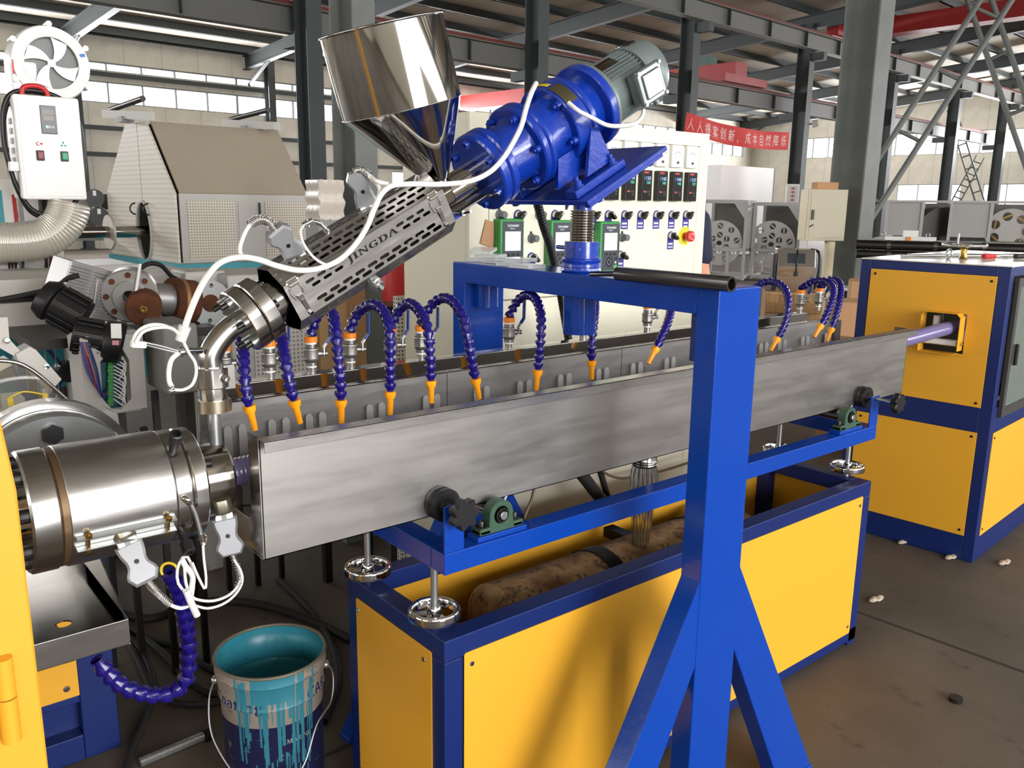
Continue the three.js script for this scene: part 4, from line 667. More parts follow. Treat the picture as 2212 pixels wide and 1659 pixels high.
{ // the two plugs on the die head
  const p1 = at(272, 1166, 'z', -1.455), e1 = at(313, 1248, 'z', -1.42), d1 = e1.clone().sub(p1), t1 = plug(p1, d1, 'silver heater plug hanging from the cylindrical heater band', toCam(p1));
  const p2 = at(482, 1108, 'z', -1.493), e2 = at(501, 1200, 'z', -1.48), d2 = e2.clone().sub(p2), t2 = plug(p2, d2, 'silver heater plug hanging from the die nose cap', toCam(p2));
  const z = -1.43, A = Z([[318, 1255, z], [332, 1272, z], [348, 1288, z], [368, 1306, z], [395, 1313, z], [415, 1305, z]]); A[0].copy(t1);
  const o = thing('plug_spring', 'steel strain relief spring of the heater band plug', 'spring', t1, { group: 'strain relief springs' }); part(o, 'coil', [coil(A.slice(0, 4).map((p) => p.clone().sub(t1)), 0.0062, 0.001, 17)], M.chrome);
  const B = Z([[501, 1210, -1.475], [515, 1230, -1.475], [519, 1250, -1.475], [512, 1268, -1.47], [495, 1285, -1.46], [465, 1297, -1.45], [435, 1297, -1.44]]); B[0].copy(t2);
  const o2 = thing('plug_spring', 'steel strain relief spring of the nose cap plug', 'spring', t2, { group: 'strain relief springs' }); part(o2, 'coil', [coil(B.slice(0, 4).map((p) => p.clone().sub(t2)), 0.0062, 0.001, 14)], M.chrome);
  cable('heater_lead', 'white lead from the heater band plug to the tied loop', [...A, ...Z([[410, 1290, -1.44], [385, 1260, -1.44], [384, 1225, -1.45], [400, 1200, -1.46], [415, 1225, -1.46], [418, 1270, -1.45], [412, 1300, -1.44]])], 0.0027);
  cable('heater_lead', 'second white lead beside the heater band plug', Z([[320, 1256, -1.435], [338, 1283, -1.432], [362, 1304, -1.43], [390, 1315, -1.43], [412, 1308, -1.432]]), 0.0025);
  cable('heater_lead', 'white lead from the nose cap plug down to the tied loop', [...B, ...Z([[415, 1290, -1.44], [402, 1262, -1.44], [398, 1220, -1.45]])], 0.0027);
  cable('heater_lead', 'outer white lead below the nose cap plug', Z([[505, 1208, -1.47], [521, 1236, -1.47], [523, 1258, -1.47], [510, 1282, -1.46], [485, 1303, -1.45], [450, 1314, -1.445], [420, 1308, -1.44]]), 0.0025);
  single('cable_sleeve', 'translucent plastic sleeve tied round the white leads below the die', 'sleeve', [tube(Z([[402, 1275, -1.425], [412, 1300, -1.425], [426, 1330, -1.425]]), 0.0062, 14, 10)], M.sleeve);
  single('cable_sleeve', 'knotted clear plastic sleeve hanging behind the black screw', 'sleeve', [tube(Z([[393, 1208, -1.455], [400, 1222, -1.45], [416, 1245, -1.45], [412, 1280, -1.44]]), 0.0052, 14, 10)], M.sleeve);
  // thermocouple of the ring
  const tz = -1.44, q = thing('thermocouple', 'steel braided thermocouple screwed into the outer die ring', 'sensor', at(395, 1078, 'z', -1.45));
  const pr = (arr) => Z(arr).map((p) => p.sub(q.position)); part(q, 'probe', [tube(pr([[392, 1074, -1.452], [402, 1078, tz], [412, 1088, tz]]), 0.0058, 12, 10)], M.chrome); part(q, 'braid', [tube(pr([[410, 1085, tz], [422, 1110, tz], [433, 1150, tz], [437, 1165, tz]]), 0.004, 24, 8)], M.zinc);
  part(q, 'clip', [tube(pr([[433, 1152, tz], [446, 1160, tz], [440, 1178, tz], [430, 1165, tz]]), 0.0022, 20, 6), cyl(pr([[434, 1152, tz]])[0], pr([[438, 1168, tz]])[0], 0.006, 0.006, 10)], M.chrome);
  part(q, 'lead', [tube(pr([[438, 1172, tz], [440, 1205, tz], [445, 1250, tz], [443, 1272, tz], [430, 1250, tz], [415, 1215, -1.45]]), 0.0024, 40, 6)], M.whiteCable);
}
{ // two plugs and the spring leads on the barrel cover
  const pa = at(645, 556, 'z', EXZ + 0.012), ea = at(596, 500, 'z', EXZ + 0.03); const ta = plug(pa, ea.clone().sub(pa), 'silver heater plug on the lower half of the slotted cover', toCam(pa), 0.066, 0.014);
  const pb = at(796, 452, 'z', EXZ + 0.0), eb = at(775, 385, 'z', EXZ + 0.01); const tb = plug(pb, eb.clone().sub(pb), 'silver heater plug on the upper half of the slotted cover', toCam(pb), 0.066, 0.014);
  const S1 = Z([[594, 497, EXZ + 0.03], [576, 477, EXZ + 0.03], [556, 475, EXZ + 0.03], [540, 486, EXZ + 0.03]]); S1[0].copy(ta); let o = thing('plug_spring', 'bent steel spring of the lower cover plug', 'spring', ta, { group: 'strain relief springs' }); part(o, 'coil', [coil(S1.map((p) => p.clone().sub(ta)), 0.008, 0.0012, 16)], M.chrome);
  cable('heater_lead', 'white lead leaving the lower cover plug spring', [...S1, ...Z([[527, 508, EXZ + 0.04], [518, 540, EXZ + 0.05], [523, 556, EXZ + 0.06]])], 0.0038);
  const S2 = Z([[772, 381, EXZ + 0.01], [768, 370, EXZ + 0.01], [780, 368, EXZ + 0.02], [798, 380, EXZ + 0.03]]); S2[0].copy(tb); o = thing('plug_spring', 'tightly bent steel spring of the upper cover plug', 'spring', tb, { group: 'strain relief springs' }); part(o, 'coil', [coil(S2.map((p) => p.clone().sub(tb)), 0.008, 0.0012, 13)], M.chrome);
  cable('heater_lead', 'white lead leaving the upper cover plug spring', [...S2.slice(1), ...Z([[815, 392, EXZ + 0.06], [840, 398, EXZ + 0.075]])], 0.0045); cable('heater_lead', 'white lead from the upper plug joining the thick cable', Z([[795, 380, EXZ + 0.03], [812, 395, EXZ + 0.05], [820, 412, EXZ + 0.07], [812, 440, EXZ + 0.075]]), 0.004);
  const q = thing('thermocouple', 'bent thermocouple probe with small fittings on the slotted cover', 'sensor', at(709, 505, 'z', EXZ + 0.02)), pr = (arr) => Z(arr).map((p) => p.sub(q.position)), k = EXZ + 0.025;
  part(q, 'probe', [tube(pr([[713, 512, k - 0.02], [706, 498, k], [694, 485, k], [680, 479, k], [672, 479, k]]), 0.0042, 24, 10)], M.chrome); part(q, 'fitting', [cyl(pr([[714, 514, k - 0.022]])[0], pr([[709, 502, k - 0.004]])[0], 0.0075, 0.0075, 6), cyl(pr([[708, 500, k]])[0], pr([[704, 494, k]])[0], 0.0058, 0.0058, 10)], M.chrome); part(q, 'clip', [cyl(pr([[674, 477, k]])[0], pr([[656, 486, k]])[0], 0.0062, 0.0055, 10), cyl(pr([[662, 474, k]])[0], pr([[667, 490, k]])[0], 0.003, 0.003, 8)], M.chrome);
  cable('heater_lead', 'thin white sensor lead hanging over the slotted cover', Z([[656, 487, k], [649, 500, k + 0.02], [656, 527, k + 0.04], [680, 558, k + 0.05], [706, 572, k + 0.05], [720, 570, k + 0.045]]), 0.0026);
  const z0 = EXZ + 0.11;
  cable('main_heater_cable', 'thick white cable swinging from the gearbox down to the die', Z([[1158, 180, z0 - 0.03], [1148, 200, z0 - 0.01], [1137, 232, z0], [1126, 272, z0 + 0.005], [1110, 305, z0 + 0.005], [1087, 342, z0], [1060, 370, z0 - 0.005], [1020, 390, z0 - 0.01], [960, 398, z0 - 0.015], [880, 398, z0 - 0.02], [845, 402, z0 - 0.025], [825, 418, z0 - 0.03], [808, 452, z0 - 0.035], [795, 485, z0 - 0.035], [770, 525, z0 - 0.035], [735, 560, z0 - 0.035], [690, 580, z0 - 0.035], [645, 584, z0 - 0.035], [600, 575, z0 - 0.035], [555, 560, z0 - 0.03], [515, 556, z0 - 0.03], [475, 568, z0 - 0.03], [446, 600, z0 - 0.04], [425, 640, z0 - 0.05], [407, 685, z0 - 0.06], [393, 728, z0 - 0.07]]), 0.0056, M.whiteCable, 220);
  cable('motor_cable', 'white cable looping from the gearbox to the motor terminal box', Z([[1228, 222, EXZ + 0.1], [1250, 240, EXZ + 0.125], [1280, 255, EXZ + 0.13], [1310, 270, EXZ + 0.13], [1345, 272, EXZ + 0.12], [1375, 265, EXZ + 0.11], [1388, 250, EXZ + 0.1], [1390, 238, EXZ + 0.09]]), 0.0052);
  single('cable_end_tube', 'clear heat shrink tube at the lower end of the thick white cable', 'tube', [cyl(at(400, 705, 'z', z0 - 0.065), at(390, 736, 'z', z0 - 0.07), 0.0105, 0.009, 14)], M.sleeve);
  const zl = EXZ + 0.035;
  cable('heater_lead', 'white lead looping left from the thick cable end', Z([[392, 735, zl], [382, 718, zl], [350, 703, zl], [320, 704, zl], [297, 718, zl], [288, 738, zl]]), 0.0036); cable('heater_lead', 'second white lead looping left beside the first', Z([[394, 730, zl + 0.01], [372, 710, zl + 0.01], [340, 708, zl + 0.01], [308, 718, zl + 0.01], [293, 742, zl + 0.01]]), 0.003);
  const cb = thing('lead_connector', 'small white connector block on a wire left of the melt pipe', 'connector', at(299, 744, 'z', zl)); part(cb, 'block', [box(0.024, 0.011, 0.014, null, [0, 0, -0.15], 0.0015)], M.teflon); part(cb, 'wire_pair', [tube([V3(0.012, 0.002, 0), at(350, 748, 'z', zl).sub(cb.position), at(386, 758, 'z', zl).sub(cb.position)], 0.002, 20, 6), tube([V3(0.012, -0.002, 0.004), at(345, 753, 'z', zl).sub(cb.position), at(384, 762, 'z', zl).sub(cb.position)], 0.002, 20, 6)], M.zinc);
  const th = thing('thermocouple', 'chrome thermocouple holder sticking out of the bent melt pipe', 'sensor', at(432, 757, 'z', zl - 0.02)); const pt = (arr) => Z(arr).map((p) => p.sub(th.position)); part(th, 'holder', [cyl(pt([[434, 757, zl - 0.02]])[0], pt([[386, 760, zl]])[0], 0.0062, 0.0062, 14), cyl(pt([[396, 760, zl]])[0], pt([[387, 761, zl]])[0], 0.0085, 0.0085, 12)], M.chrome);
  part(th, 'lead_loop', [tube(pt([[387, 762, zl], [372, 775, zl], [365, 800, zl], [366, 825, zl], [370, 833, zl]]), 0.0045, 30, 8), tube(pt([[376, 842, zl], [395, 842, zl], [414, 832, zl], [423, 812, zl], [422, 785, zl], [408, 762, zl], [396, 738, zl + 0.01]]), 0.003, 40, 7)], M.whiteCable); part(th, 'clip', [tube(pt([[368, 828, zl], [374, 836, zl], [367, 845, zl], [378, 843, zl]]), 0.0028, 18, 6)], M.chrome);
}
{ // black corrugated conduit behind the jack
  const P = Z([[1160, 436, -1.72], [1172, 480, -1.74], [1188, 530, -1.78], [1200, 580, -1.82], [1212, 640, -1.85], [1222, 700, -1.87], [1230, 745, -1.88], [1240, 800, -1.88]]), c = crv(P), n = 420, rs = 14, g = new THREE.TubeGeometry(c, n, 0.0125, rs), q = g.attributes.position;
  for (let i = 0; i <= n; i++) { const p = c.getPointAt(i / n), k = i % 6 < 3 ? 1 : 0.86; for (let j = 0; j <= rs; j++) { const t = i * (rs + 1) + j; q.setXYZ(t, p.x + (q.getX(t) - p.x) * k, p.y + (q.getY(t) - p.y) * k, p.z + (q.getZ(t) - p.z) * k); } } g.computeVertexNormals();
  single('corrugated_conduit', 'black corrugated conduit hanging in front of the control cabinet', 'conduit', [g], M.black);
}
/* ---------- haul-off machine at the end of the trough ---------- */
const mach = V3(3.727, 0, -1.383), machR = 4.7 * D2R;
const ml = (x, y, z) => V3(x, y, z).applyAxisAngle(V3(0, 1, 0), machR).add(mach);
{
  const o = thing('haul_off_machine', 'tall blue framed machine with yellow panels pulling the violet hose', 'machine', mach, { rot: [0, machR, 0] });
  const L = 1.25, d = 0.615, h = 1.272, t = 0.047, n = M.navy, P = (nm, a, b = 0.003, m = n) => part(o, nm, [bx(...a, b)], m);
  for (const [x, z] of [[0, -t], [0, -d], [L - t, -t], [L - t, -d]]) P('corner_post', [x, x + t, 0, h, z, z + t]);
  for (const [y0, y1] of [[0, 0.113], [0.574, 0.683], [1.232, h]]) { P('end_rail', [0, t, y0, y1, -d + t, -t]); P('side_rail', [t, L - t, y0, y1, -t, 0]); P('side_rail', [t, L - t, y0, y1, -d, -d + t]); P('end_rail', [L - t, L, y0, y1, -d + t, -t]); }
  const pl = (w, hh, holes = []) => ext(poly(rectP(0, 0, w, hh), holes), 0.0016, 0.0004);
  // end panels facing the trough; local x of the sheet = along -z
  const endP = (y0, y1, holes, lab) => part(o, 'end_panel', [T(pl(0.518, y1 - y0, holes), [-0.001, y0, -0.565], [0, -Math.PI / 2, 0])], M.yellow, { label: lab });
  const up = endP(0.683, 1.232, [rectP(0.565 - 0.307, 0.216, 0.565 - 0.142, 0.385)], 'yellow upper end panel with hose opening'); const lo = endP(0.113, 0.574, [], 'yellow lower end panel');
  for (const [p, ys] of [[up, [0.7, 1.212]], [lo, [0.135, 0.555]]]) for (const y of ys) for (const z of [-0.067, -0.545]) part(p, 'screw', [screwHead([-0.0026, y, z], [-1, 0, 0], 0.006)], M.darksteel);
  part(o, 'back_panel', [bx(t, L - t, 0.05, 1.25, -d - 0.002, -d)], M.yellow); part(o, 'inner_liner', [bx(0.5, 0.504, 0.7, 1.23, -d + t, -t)], M.grey); part(o, 'shelf', [bx(0.02, 0.6, 0.7, 0.705, -d + t, -t)], M.greenCast);
  part(o, 'side_panel', [bx(t, L - t, 0.113, 0.574, 0, 0.0018)], M.yellow, { label: 'yellow lower side panel' }); for (const y of [0.14, 0.55]) part(o, 'screw', [screwHead([t + 0.02, y, 0.0024], [0, 0, 1], 0.005)], M.darksteel);
  // glazed side door
  const dr = part(o, 'side_door', [bx(t + 0.02, 0.62, 0.64, 0.68, 0.001, 0.016), bx(t + 0.02, 0.62, 1.19, 1.225, 0.001, 0.016), bx(t + 0.02, t + 0.055, 0.68, 1.19, 0.001, 0.016), bx(0.585, 0.62, 0.68, 1.19, 0.001, 0.016)], std({ color: 0x3a3733, roughness: 0.5 }), { label: 'dark framed glazed side door' });
  part(dr, 'pane', [bx(t + 0.055, 0.585, 0.68, 1.19, 0.006, 0.01)], phy({ color: 0x9aa79c, roughness: 0.08, transmission: 0.5, thickness: 0 })); part(dr, 'handle', [bx(0.12, 0.14, 0.86, 0.95, 0.016, 0.03, 0.003)], M.black);
  const gs = new THREE.Shape([[-0.307, 0.9], [-0.16, 0.9], [-0.15, 0.912], [-0.15, 1.058], [-0.162, 1.071], [-0.298, 1.071], [-0.319, 1.055], [-0.307, 0.9]].map((p) => new THREE.Vector2(...p)));
  // guide box walls
  const wallsP = [[[-0.307, 0.9], [-0.165, 0.9]], [[-0.15, 0.915], [-0.15, 1.056]], [[-0.165, 1.071], [-0.292, 1.071]], [[-0.307, 1.056], [-0.307, 0.9]], [[-0.15, 1.056], [-0.165, 1.071]], [[-0.292, 1.071], [-0.307, 1.056]]];
  for (const [[z0, y0], [z1, y1]] of wallsP) { const len = Math.hypot(z1 - z0, y1 - y0); part(o, 'guide_box_wall', [T(box(0.058, 0.002, len), [-0.029, (y0 + y1) / 2, (z0 + z1) / 2], [-Math.atan2(y1 - y0, z1 - z0), 0, 0])], M.yellow); }
  part(o, 'guide_roller', [lathe([[0, 0], [0.014, 0], [0.014, 0.13], [0, 0.13]], [-0.02, 0.944, -0.295], [0, 0, 1], 20)], M.teflon); part(o, 'guide_roller', [lathe([[0, 0], [0.014, 0], [0.014, 0.12], [0, 0.12]], [0.02, 0.93, -0.27], [0, 1, 0], 20)], M.teflon); part(o, 'roller_nut', hexBolt([-0.03, 0.944, -0.149], [0, 0, 1], 0.009, 0.006, 0.006), M.chrome);
  part(o, 'traction_block', [bx(0.14, 0.2, 0.93, 1.06, -0.2, -0.15, 0.004)], M.teflon); part(o, 'latch', [bx(0.1, 0.115, 1.0, 1.06, -0.29, -0.275)], M.grey);
  part(o, 'top_plate', [bx(-0.004, L, h, h + 0.006, -d, 0.004, 0.002)], std({ color: 0xe3ddcf, roughness: 0.22 }), { label: 'cream glossy top plate' });
  const top = h + 0.006; o.userData.top = undefined;
  const T1 = (nm, lab, cat, x, z) => thing(nm, lab, cat, ml(x, top, z), { rot: [0, machR, 0] });
  let q = T1('top_handwheel', 'chrome handwheel lying flat above the cream machine top', 'handwheel', 0.34, -0.3);
  part(q, 'rim', [new THREE.TorusGeometry(0.088, 0.0065, 10, 48).rotateX(Math.PI / 2).translate(0, 0.062, 0)], M.chrome); part(q, 'hub', [lathe([[0, 0], [0.02, 0], [0.014, 0.012], [0.014, 0.045], [0.026, 0.052], [0.026, 0.066], [0, 0.068]])], M.brass); for (let i = 0; i < 3; i++) part(q, 'spoke', [T(box(0.07, 0.006, 0.012), [0.05, 0.06, 0]).rotateY(i * 2.094)], M.chrome); part(q, 'crank_handle', [cyl([0.06, 0.064, -0.05], [0.06, 0.11, -0.05], 0.005, 0.006, 10)], M.zinc);
  q = T1('eye_bolt', 'steel lifting eye bolt on the cream machine top', 'eye bolt', 0.25, -0.33); part(q, 'ring', [new THREE.TorusGeometry(0.018, 0.0048, 10, 28).rotateY(0.9).translate(0, 0.026, 0)], M.zinc); part(q, 'foot', [cyl([0, 0, 0], [0, 0.008, 0], 0.012, 0.009, 14)], M.zinc);
  const rod = (lab, x0, z0, x1, z1, r, mat) => single('loose_rod', lab, 'rod', [cyl(ml(x0, top + r, z0), ml(x1, top + r, z1), r, r, 12)], mat, { group: 'rods on the machine top' });
  rod('long threaded rod lying on the far side of the machine top', 0.2, -0.52, 0.62, -0.34, 0.007, M.zinc); rod('shiny smooth rod lying behind the eye bolt', 0.45, -0.33, 0.95, -0.12, 0.008, M.chrome);
  q = T1('screwdriver', 'screwdriver with red handle lying on the machine top', 'screwdriver', 0.42, -0.24); part(q, 'handle', [cyl([0, 0.012, 0], [0.07, 0.012, 0.025], 0.012, 0.01, 10)], M.red); part(q, 'blade', [cyl([0.07, 0.012, 0.025], [0.15, 0.006, 0.055], 0.003, 0.003, 8)], M.chrome);
  q = T1('screwdriver', 'screwdriver with black and yellow handle at the machine edge', 'screwdriver', 0.56, -0.15); part(q, 'handle', [cyl([0, 0.012, 0], [0.08, 0.012, 0.03], 0.012, 0.011, 10)], M.black); part(q, 'cap', [cyl([0.08, 0.012, 0.03], [0.105, 0.012, 0.04], 0.0115, 0.0105, 10)], M.tapeYellow);
}
/* ---------- control cabinet ---------- */
const KX0 = 1.535, KX1 = 2.648, KY = 1.76, KZ = -2.08, KZB = -2.45;
{
  const o = thing('control_cabinet', 'tall cream control cabinet with rows of meters and switches', 'cabinet', [KX0, 0, KZ]);
  part(o, 'body', [bx(0, KX1 - KX0, 0.08, KY, KZB - KZ, -0.018, 0.004)], M.cream); part(o, 'plinth', [bx(0.01, KX1 - KX0 - 0.01, 0, 0.08, KZB - KZ + 0.01, -0.03)], M.grey);
  const dx0 = 0.075, dx1 = KX1 - KX0 - 0.052, door = (y0, y1, lab) => part(o, 'door', [bx(dx0, dx1, y0, y1, -0.016, 0, 0.003)], M.cream, { label: lab });
  part(o, 'front_frame', [bx(0, dx0 - 0.0015, 0.08, KY, -0.018, -0.001, 0.002), bx(dx1 + 0.0015, KX1 - KX0, 0.08, KY, -0.018, -0.001, 0.002), bx(dx0 - 0.0015, dx1 + 0.0015, KY - 0.048, KY, -0.018, -0.001, 0.002)], M.cream);
  const up = door(1.2, KY - 0.05, 'upper instrument door'), low = door(0.1, 1.197, 'plain lower door');
  const LP = (px, py) => { const p = at(px, py, 'z', KZ + 0.005); return [p.x - KX0, p.y, 0]; };
  // ammeters
  const dial = canvasTex(128, 160, (g, w, h) => { g.fillStyle = '#f4f5f6'; g.fillRect(0, 0, w, h); g.strokeStyle = '#30343a'; g.lineWidth = 3; g.beginPath(); g.arc(w / 2, 108, 62, Math.PI * 1.22, Math.PI * 1.78); g.stroke(); for (let i = 0; i < 9; i++) { const a = Math.PI * (1.22 + 0.56 * i / 8); g.beginPath(); g.moveTo(w / 2 + 62 * Math.cos(a), 108 + 62 * Math.sin(a)); g.lineTo(w / 2 + 52 * Math.cos(a), 108 + 52 * Math.sin(a)); g.stroke(); } g.font = '20px sans-serif'; g.fillStyle = '#333'; g.fillText('A', w / 2 - 7, 92); g.fillStyle = '#c9ccd2'; g.fillRect(0, 112, w, 48); });
  const a0 = LP(1492, 340), a1 = LP(1394, 331), step = (a0[0] - a1[0]) / 3;
  for (let i = 0; i < 8; i++) { const m = part(o, 'ammeter', [box(0.06, 0.078, 0.014, [a0[0] - i * step, a0[1], 0.007], null, 0.003)], std({ color: 0xe8e9ea, roughness: 0.25 })); const f = part(m, 'dial', [T(new THREE.PlaneGeometry(0.054, 0.07), [a0[0] - i * step, a0[1], 0.0145])], std({ map: dial, roughness: 0.2 }), { box: false }); part(m, 'zero_screw', [cyl([a0[0] - i * step, a0[1] - 0.022, 0.014], [a0[0] - i * step, a0[1] - 0.022, 0.018], 0.0042, 0.0042, 10)], M.black); }
  // temperature controllers
  const T0 = LP(1489, 404), T1 = LP(1391, 400), ts = (T0[0] - T1[0]) / 3, val = [['137', '137'], ['146', '146'], ['145', '145'], ['135', '140'], ['164', '165'], ['160', '160'], ['158', '160']];
  val.forEach(([a, b], i) => {
    const x = T0[0] - i * ts, m = part(o, 'temperature_controller', [box(0.052, 0.104, 0.02, [x, T0[1], 0.01], null, 0.002)], M.black);
    const tx = canvasTex(128, 256, (g, w, h) => { g.fillStyle = '#0c0d0f'; g.fillRect(0, 0, w, h); g.fillStyle = '#c7392c'; g.fillRect(18, 6, 62, 14); g.font = 'bold 40px monospace'; g.fillStyle = '#9fc4ff'; g.fillText(a, 42, 78); g.fillStyle = '#3fd6c0'; g.font = 'bold 32px monospace'; g.fillText(b, 52, 114); g.fillStyle = '#274a7c'; g.fillRect(16, 50, 20, 28); g.fillStyle = '#e04a38'; g.fillRect(20, 176, 24, 15); g.fillStyle = '#c8ccd0'; for (const q of [[54, 178], [86, 178], [86, 204]]) g.strokeStyle = '#c8ccd0', g.strokeRect(q[0], q[1], 18, 12); });
    part(m, 'display', [T(new THREE.PlaneGeometry(0.047, 0.098), [x, T0[1], 0.0205])], std({ map: tx, roughness: 0.2, emissive: 0xffffff, emissiveMap: tx, emissiveIntensity: 0.55 }), { box: false, label: 'lit display with blue and green digits ' + a + ' ' + b });
  });
  // selector switches on violet tags
  const tagT = canvasTex(64, 96, (g, w, h) => { g.fillStyle = '#2b2a7e'; g.fillRect(0, 0, w, h); g.fillStyle = '#e7e7f2'; for (let i = 0; i < 5; i++) g.fillRect(10 + i * 9, 62, 7, 10); for (let i = 0; i < 9; i++) g.fillRect(8 + i * 5.4, 80, 3.6, 8); });
  const tagS = new THREE.Shape(); tagS.moveTo(-0.0175, -0.048); tagS.lineTo(0.0175, -0.048); tagS.lineTo(0.0175, 0); tagS.absarc(0, 0, 0.0175, 0, Math.PI, false); tagS.closePath();
  const sw = (px, py, turn) => {
    const [x, y] = LP(px, py), g = ext(tagS, 0.0008, 0, 12), u = g.attributes.uv, p = g.attributes.position; for (let i = 0; i < p.count; i++) u.setXY(i, (p.getX(i) + 0.0175) / 0.035, (p.getY(i) + 0.048) / 0.0655);
    const m = part(o, 'selector_switch', [cyl([x, y, 0], [x, y, 0.012], 0.0145, 0.013, 20)], M.chrome); part(m, 'name_tag', [T(g, [x, y, 0.0002])], std({ map: tagT, roughness: 0.5 }), { box: false, label: 'violet name tag with white print' }); part(m, 'knob', [cyl([x, y, 0.012], [x, y, 0.018], 0.012, 0.0115, 20), T(box(0.0105, 0.03, 0.016, null, null, 0.002), [x, y, 0.024], [0, 0, turn])], M.black); part(m, 'pointer', [T(T(box(0.002, 0.012, 0.001), [0, 0.0085, 0.0325]), [0, 0, 0], [0, 0, turn]).translate(x, y, 0)], M.white);
  };
  for (const px of [1121, 1201, 1283, 1351.5, 1386, 1420, 1453, 1484]) sw(px, 465, -0.7); sw(1316, 465, 0.75); sw(1150, 557, 0.75); sw(1342, 552, 0.75); sw(1451, 510, 0.75);
  for (const [px, py] of [[1081, 464], [1166, 464], [1150, 515], [1346, 513]]) { const [x, y] = LP(px, py), m = part(o, 'potentiometer', [lathe([[0, 0], [0.016, 0], [0.015, 0.005], [0.0115, 0.006], [0.011, 0.028], [0.009, 0.03], [0, 0.03]], [x, y, 0], [0, 0, 1], 20)], std({ color: 0x62676a, roughness: 0.4 })); part(m, 'lock_tab', [box(0.004, 0.01, 0.004, [x - 0.004, y + 0.017, 0.004])], M.black); }
  const [ex, ey] = LP(1481, 510), es = part(o, 'emergency_stop', [cyl([ex, ey, 0], [ex, ey, 0.0012], 0.0345, 0.0345, 36)], std({ color: 0xe9d92b, roughness: 0.5 }), { label: 'red emergency stop button on a round yellow plate' });
  const ring_ = canvasTex(256, 256, (g) => { g.fillStyle = '#e9d92b'; g.fillRect(0, 0, 256, 256); g.fillStyle = '#222'; g.font = 'bold 26px sans-serif'; const put = (s, a0, da, r, flip) => [...s].forEach((ch, i) => { g.save(); g.translate(128, 128); g.rotate(a0 + i * da); g.translate(0, flip ? r : -r); g.fillText(ch, -9, flip ? 9 : 9); g.restore(); }); put('EMERGENCY', -1.15, 0.29, 100); put('STOP', 0.42, -0.28, 100, true); });
  part(es, 'legend', [T(new THREE.CircleGeometry(0.034, 36), [ex, ey, 0.0016])], std({ map: ring_, roughness: 0.5 }), { box: false }); part(es, 'button', [lathe([[0, 0], [0.011, 0], [0.012, 0.012], [0.019, 0.018], [0.0205, 0.024], [0.0195, 0.033], [0.015, 0.036], [0, 0.036]], [ex, ey, 0.001], [0, 0, 1], 28)], std({ color: 0xd42a26, roughness: 0.35 }));
  part(es, 'arrow_ring', [T(new THREE.TorusGeometry(0.011, 0.0011, 5, 20, 2.2), [ex, ey, 0.0372]), T(new THREE.TorusGeometry(0.011, 0.0011, 5, 20, 2.2).rotateZ(3.14), [ex, ey, 0.0372])], M.white);
  // inverters with green frames
  const inv = [[1094, 0], [1201, 1], [1305, 2]]; const scr = canvasTex(160, 288, (g, w, h) => { g.fillStyle = '#3c4146'; g.fillRect(0, 0, w, h); g.fillStyle = '#f2f4f5'; g.fillRect(20, 56, 120, 108); g.fillStyle = '#c9c2a0'; g.fillRect(26, 62, 50, 6); g.fillRect(86, 62, 40, 6); g.fillStyle = '#9aa'; g.fillText('0.0', 60, 100); g.font = '20px sans-serif'; g.fillStyle = '#f4f6f6'; g.fillText('Schneider', 38, 30); g.font = '11px sans-serif'; g.fillText('Electric', 58, 44); g.fillStyle = '#1c1f22'; for (const q of [[30, 180], [68, 180], [106, 180], [120, 210]]) g.fillRect(q[0], q[1], 26, 14); g.beginPath(); g.arc(70, 236, 32, 0, 7); g.fill(); g.strokeStyle = '#8d949a'; g.lineWidth = 3; g.beginPath(); g.arc(70, 236, 16, 0, 7); g.stroke(); g.fillStyle = '#3fae49'; g.fillRect(116, 256, 26, 20); g.fillStyle = '#f0f0f0'; g.beginPath(); g.arc(130, 240, 7, 0, 7); g.fill(); });
  for (const [px] of inv) { const [x, y] = LP(px, 533), m = part(o, 'inverter_panel', [box(0.096, 0.172, 0.034, [x, y, 0.017], null, 0.006)], std({ color: 0x2f8a3f, roughness: 0.4 }), { label: 'drive keypad in a green frame' }); part(m, 'keypad', [T(new THREE.PlaneGeometry(0.082, 0.156), [x + 0.002, y, 0.0345])], std({ map: scr, roughness: 0.3, emissive: 0xffffff, emissiveMap: scr, emissiveIntensity: 0.25 }), { box: false, label: 'grey keypad with white lit screen' }); }
  const [bx_, by_] = LP(1058, 505); part(o, 'card', [T(box(0.05, 0.075, 0.0015), [bx_, by_, 0.003], [0, 0, -0.3])], std({ color: 0xb98f6a, roughness: 0.8 }), { label: 'brown paper card' });
  const g = at(1372, 270, 'y', KY); single('green_signal_box', 'small green box standing on top of the control cabinet', 'box', [box(0.085, 0.03, 0.06, [g.x, KY + 0.0155, KZ - 0.12], null, 0.003)], std({ color: 0x2e9a48, roughness: 0.45 }));
}
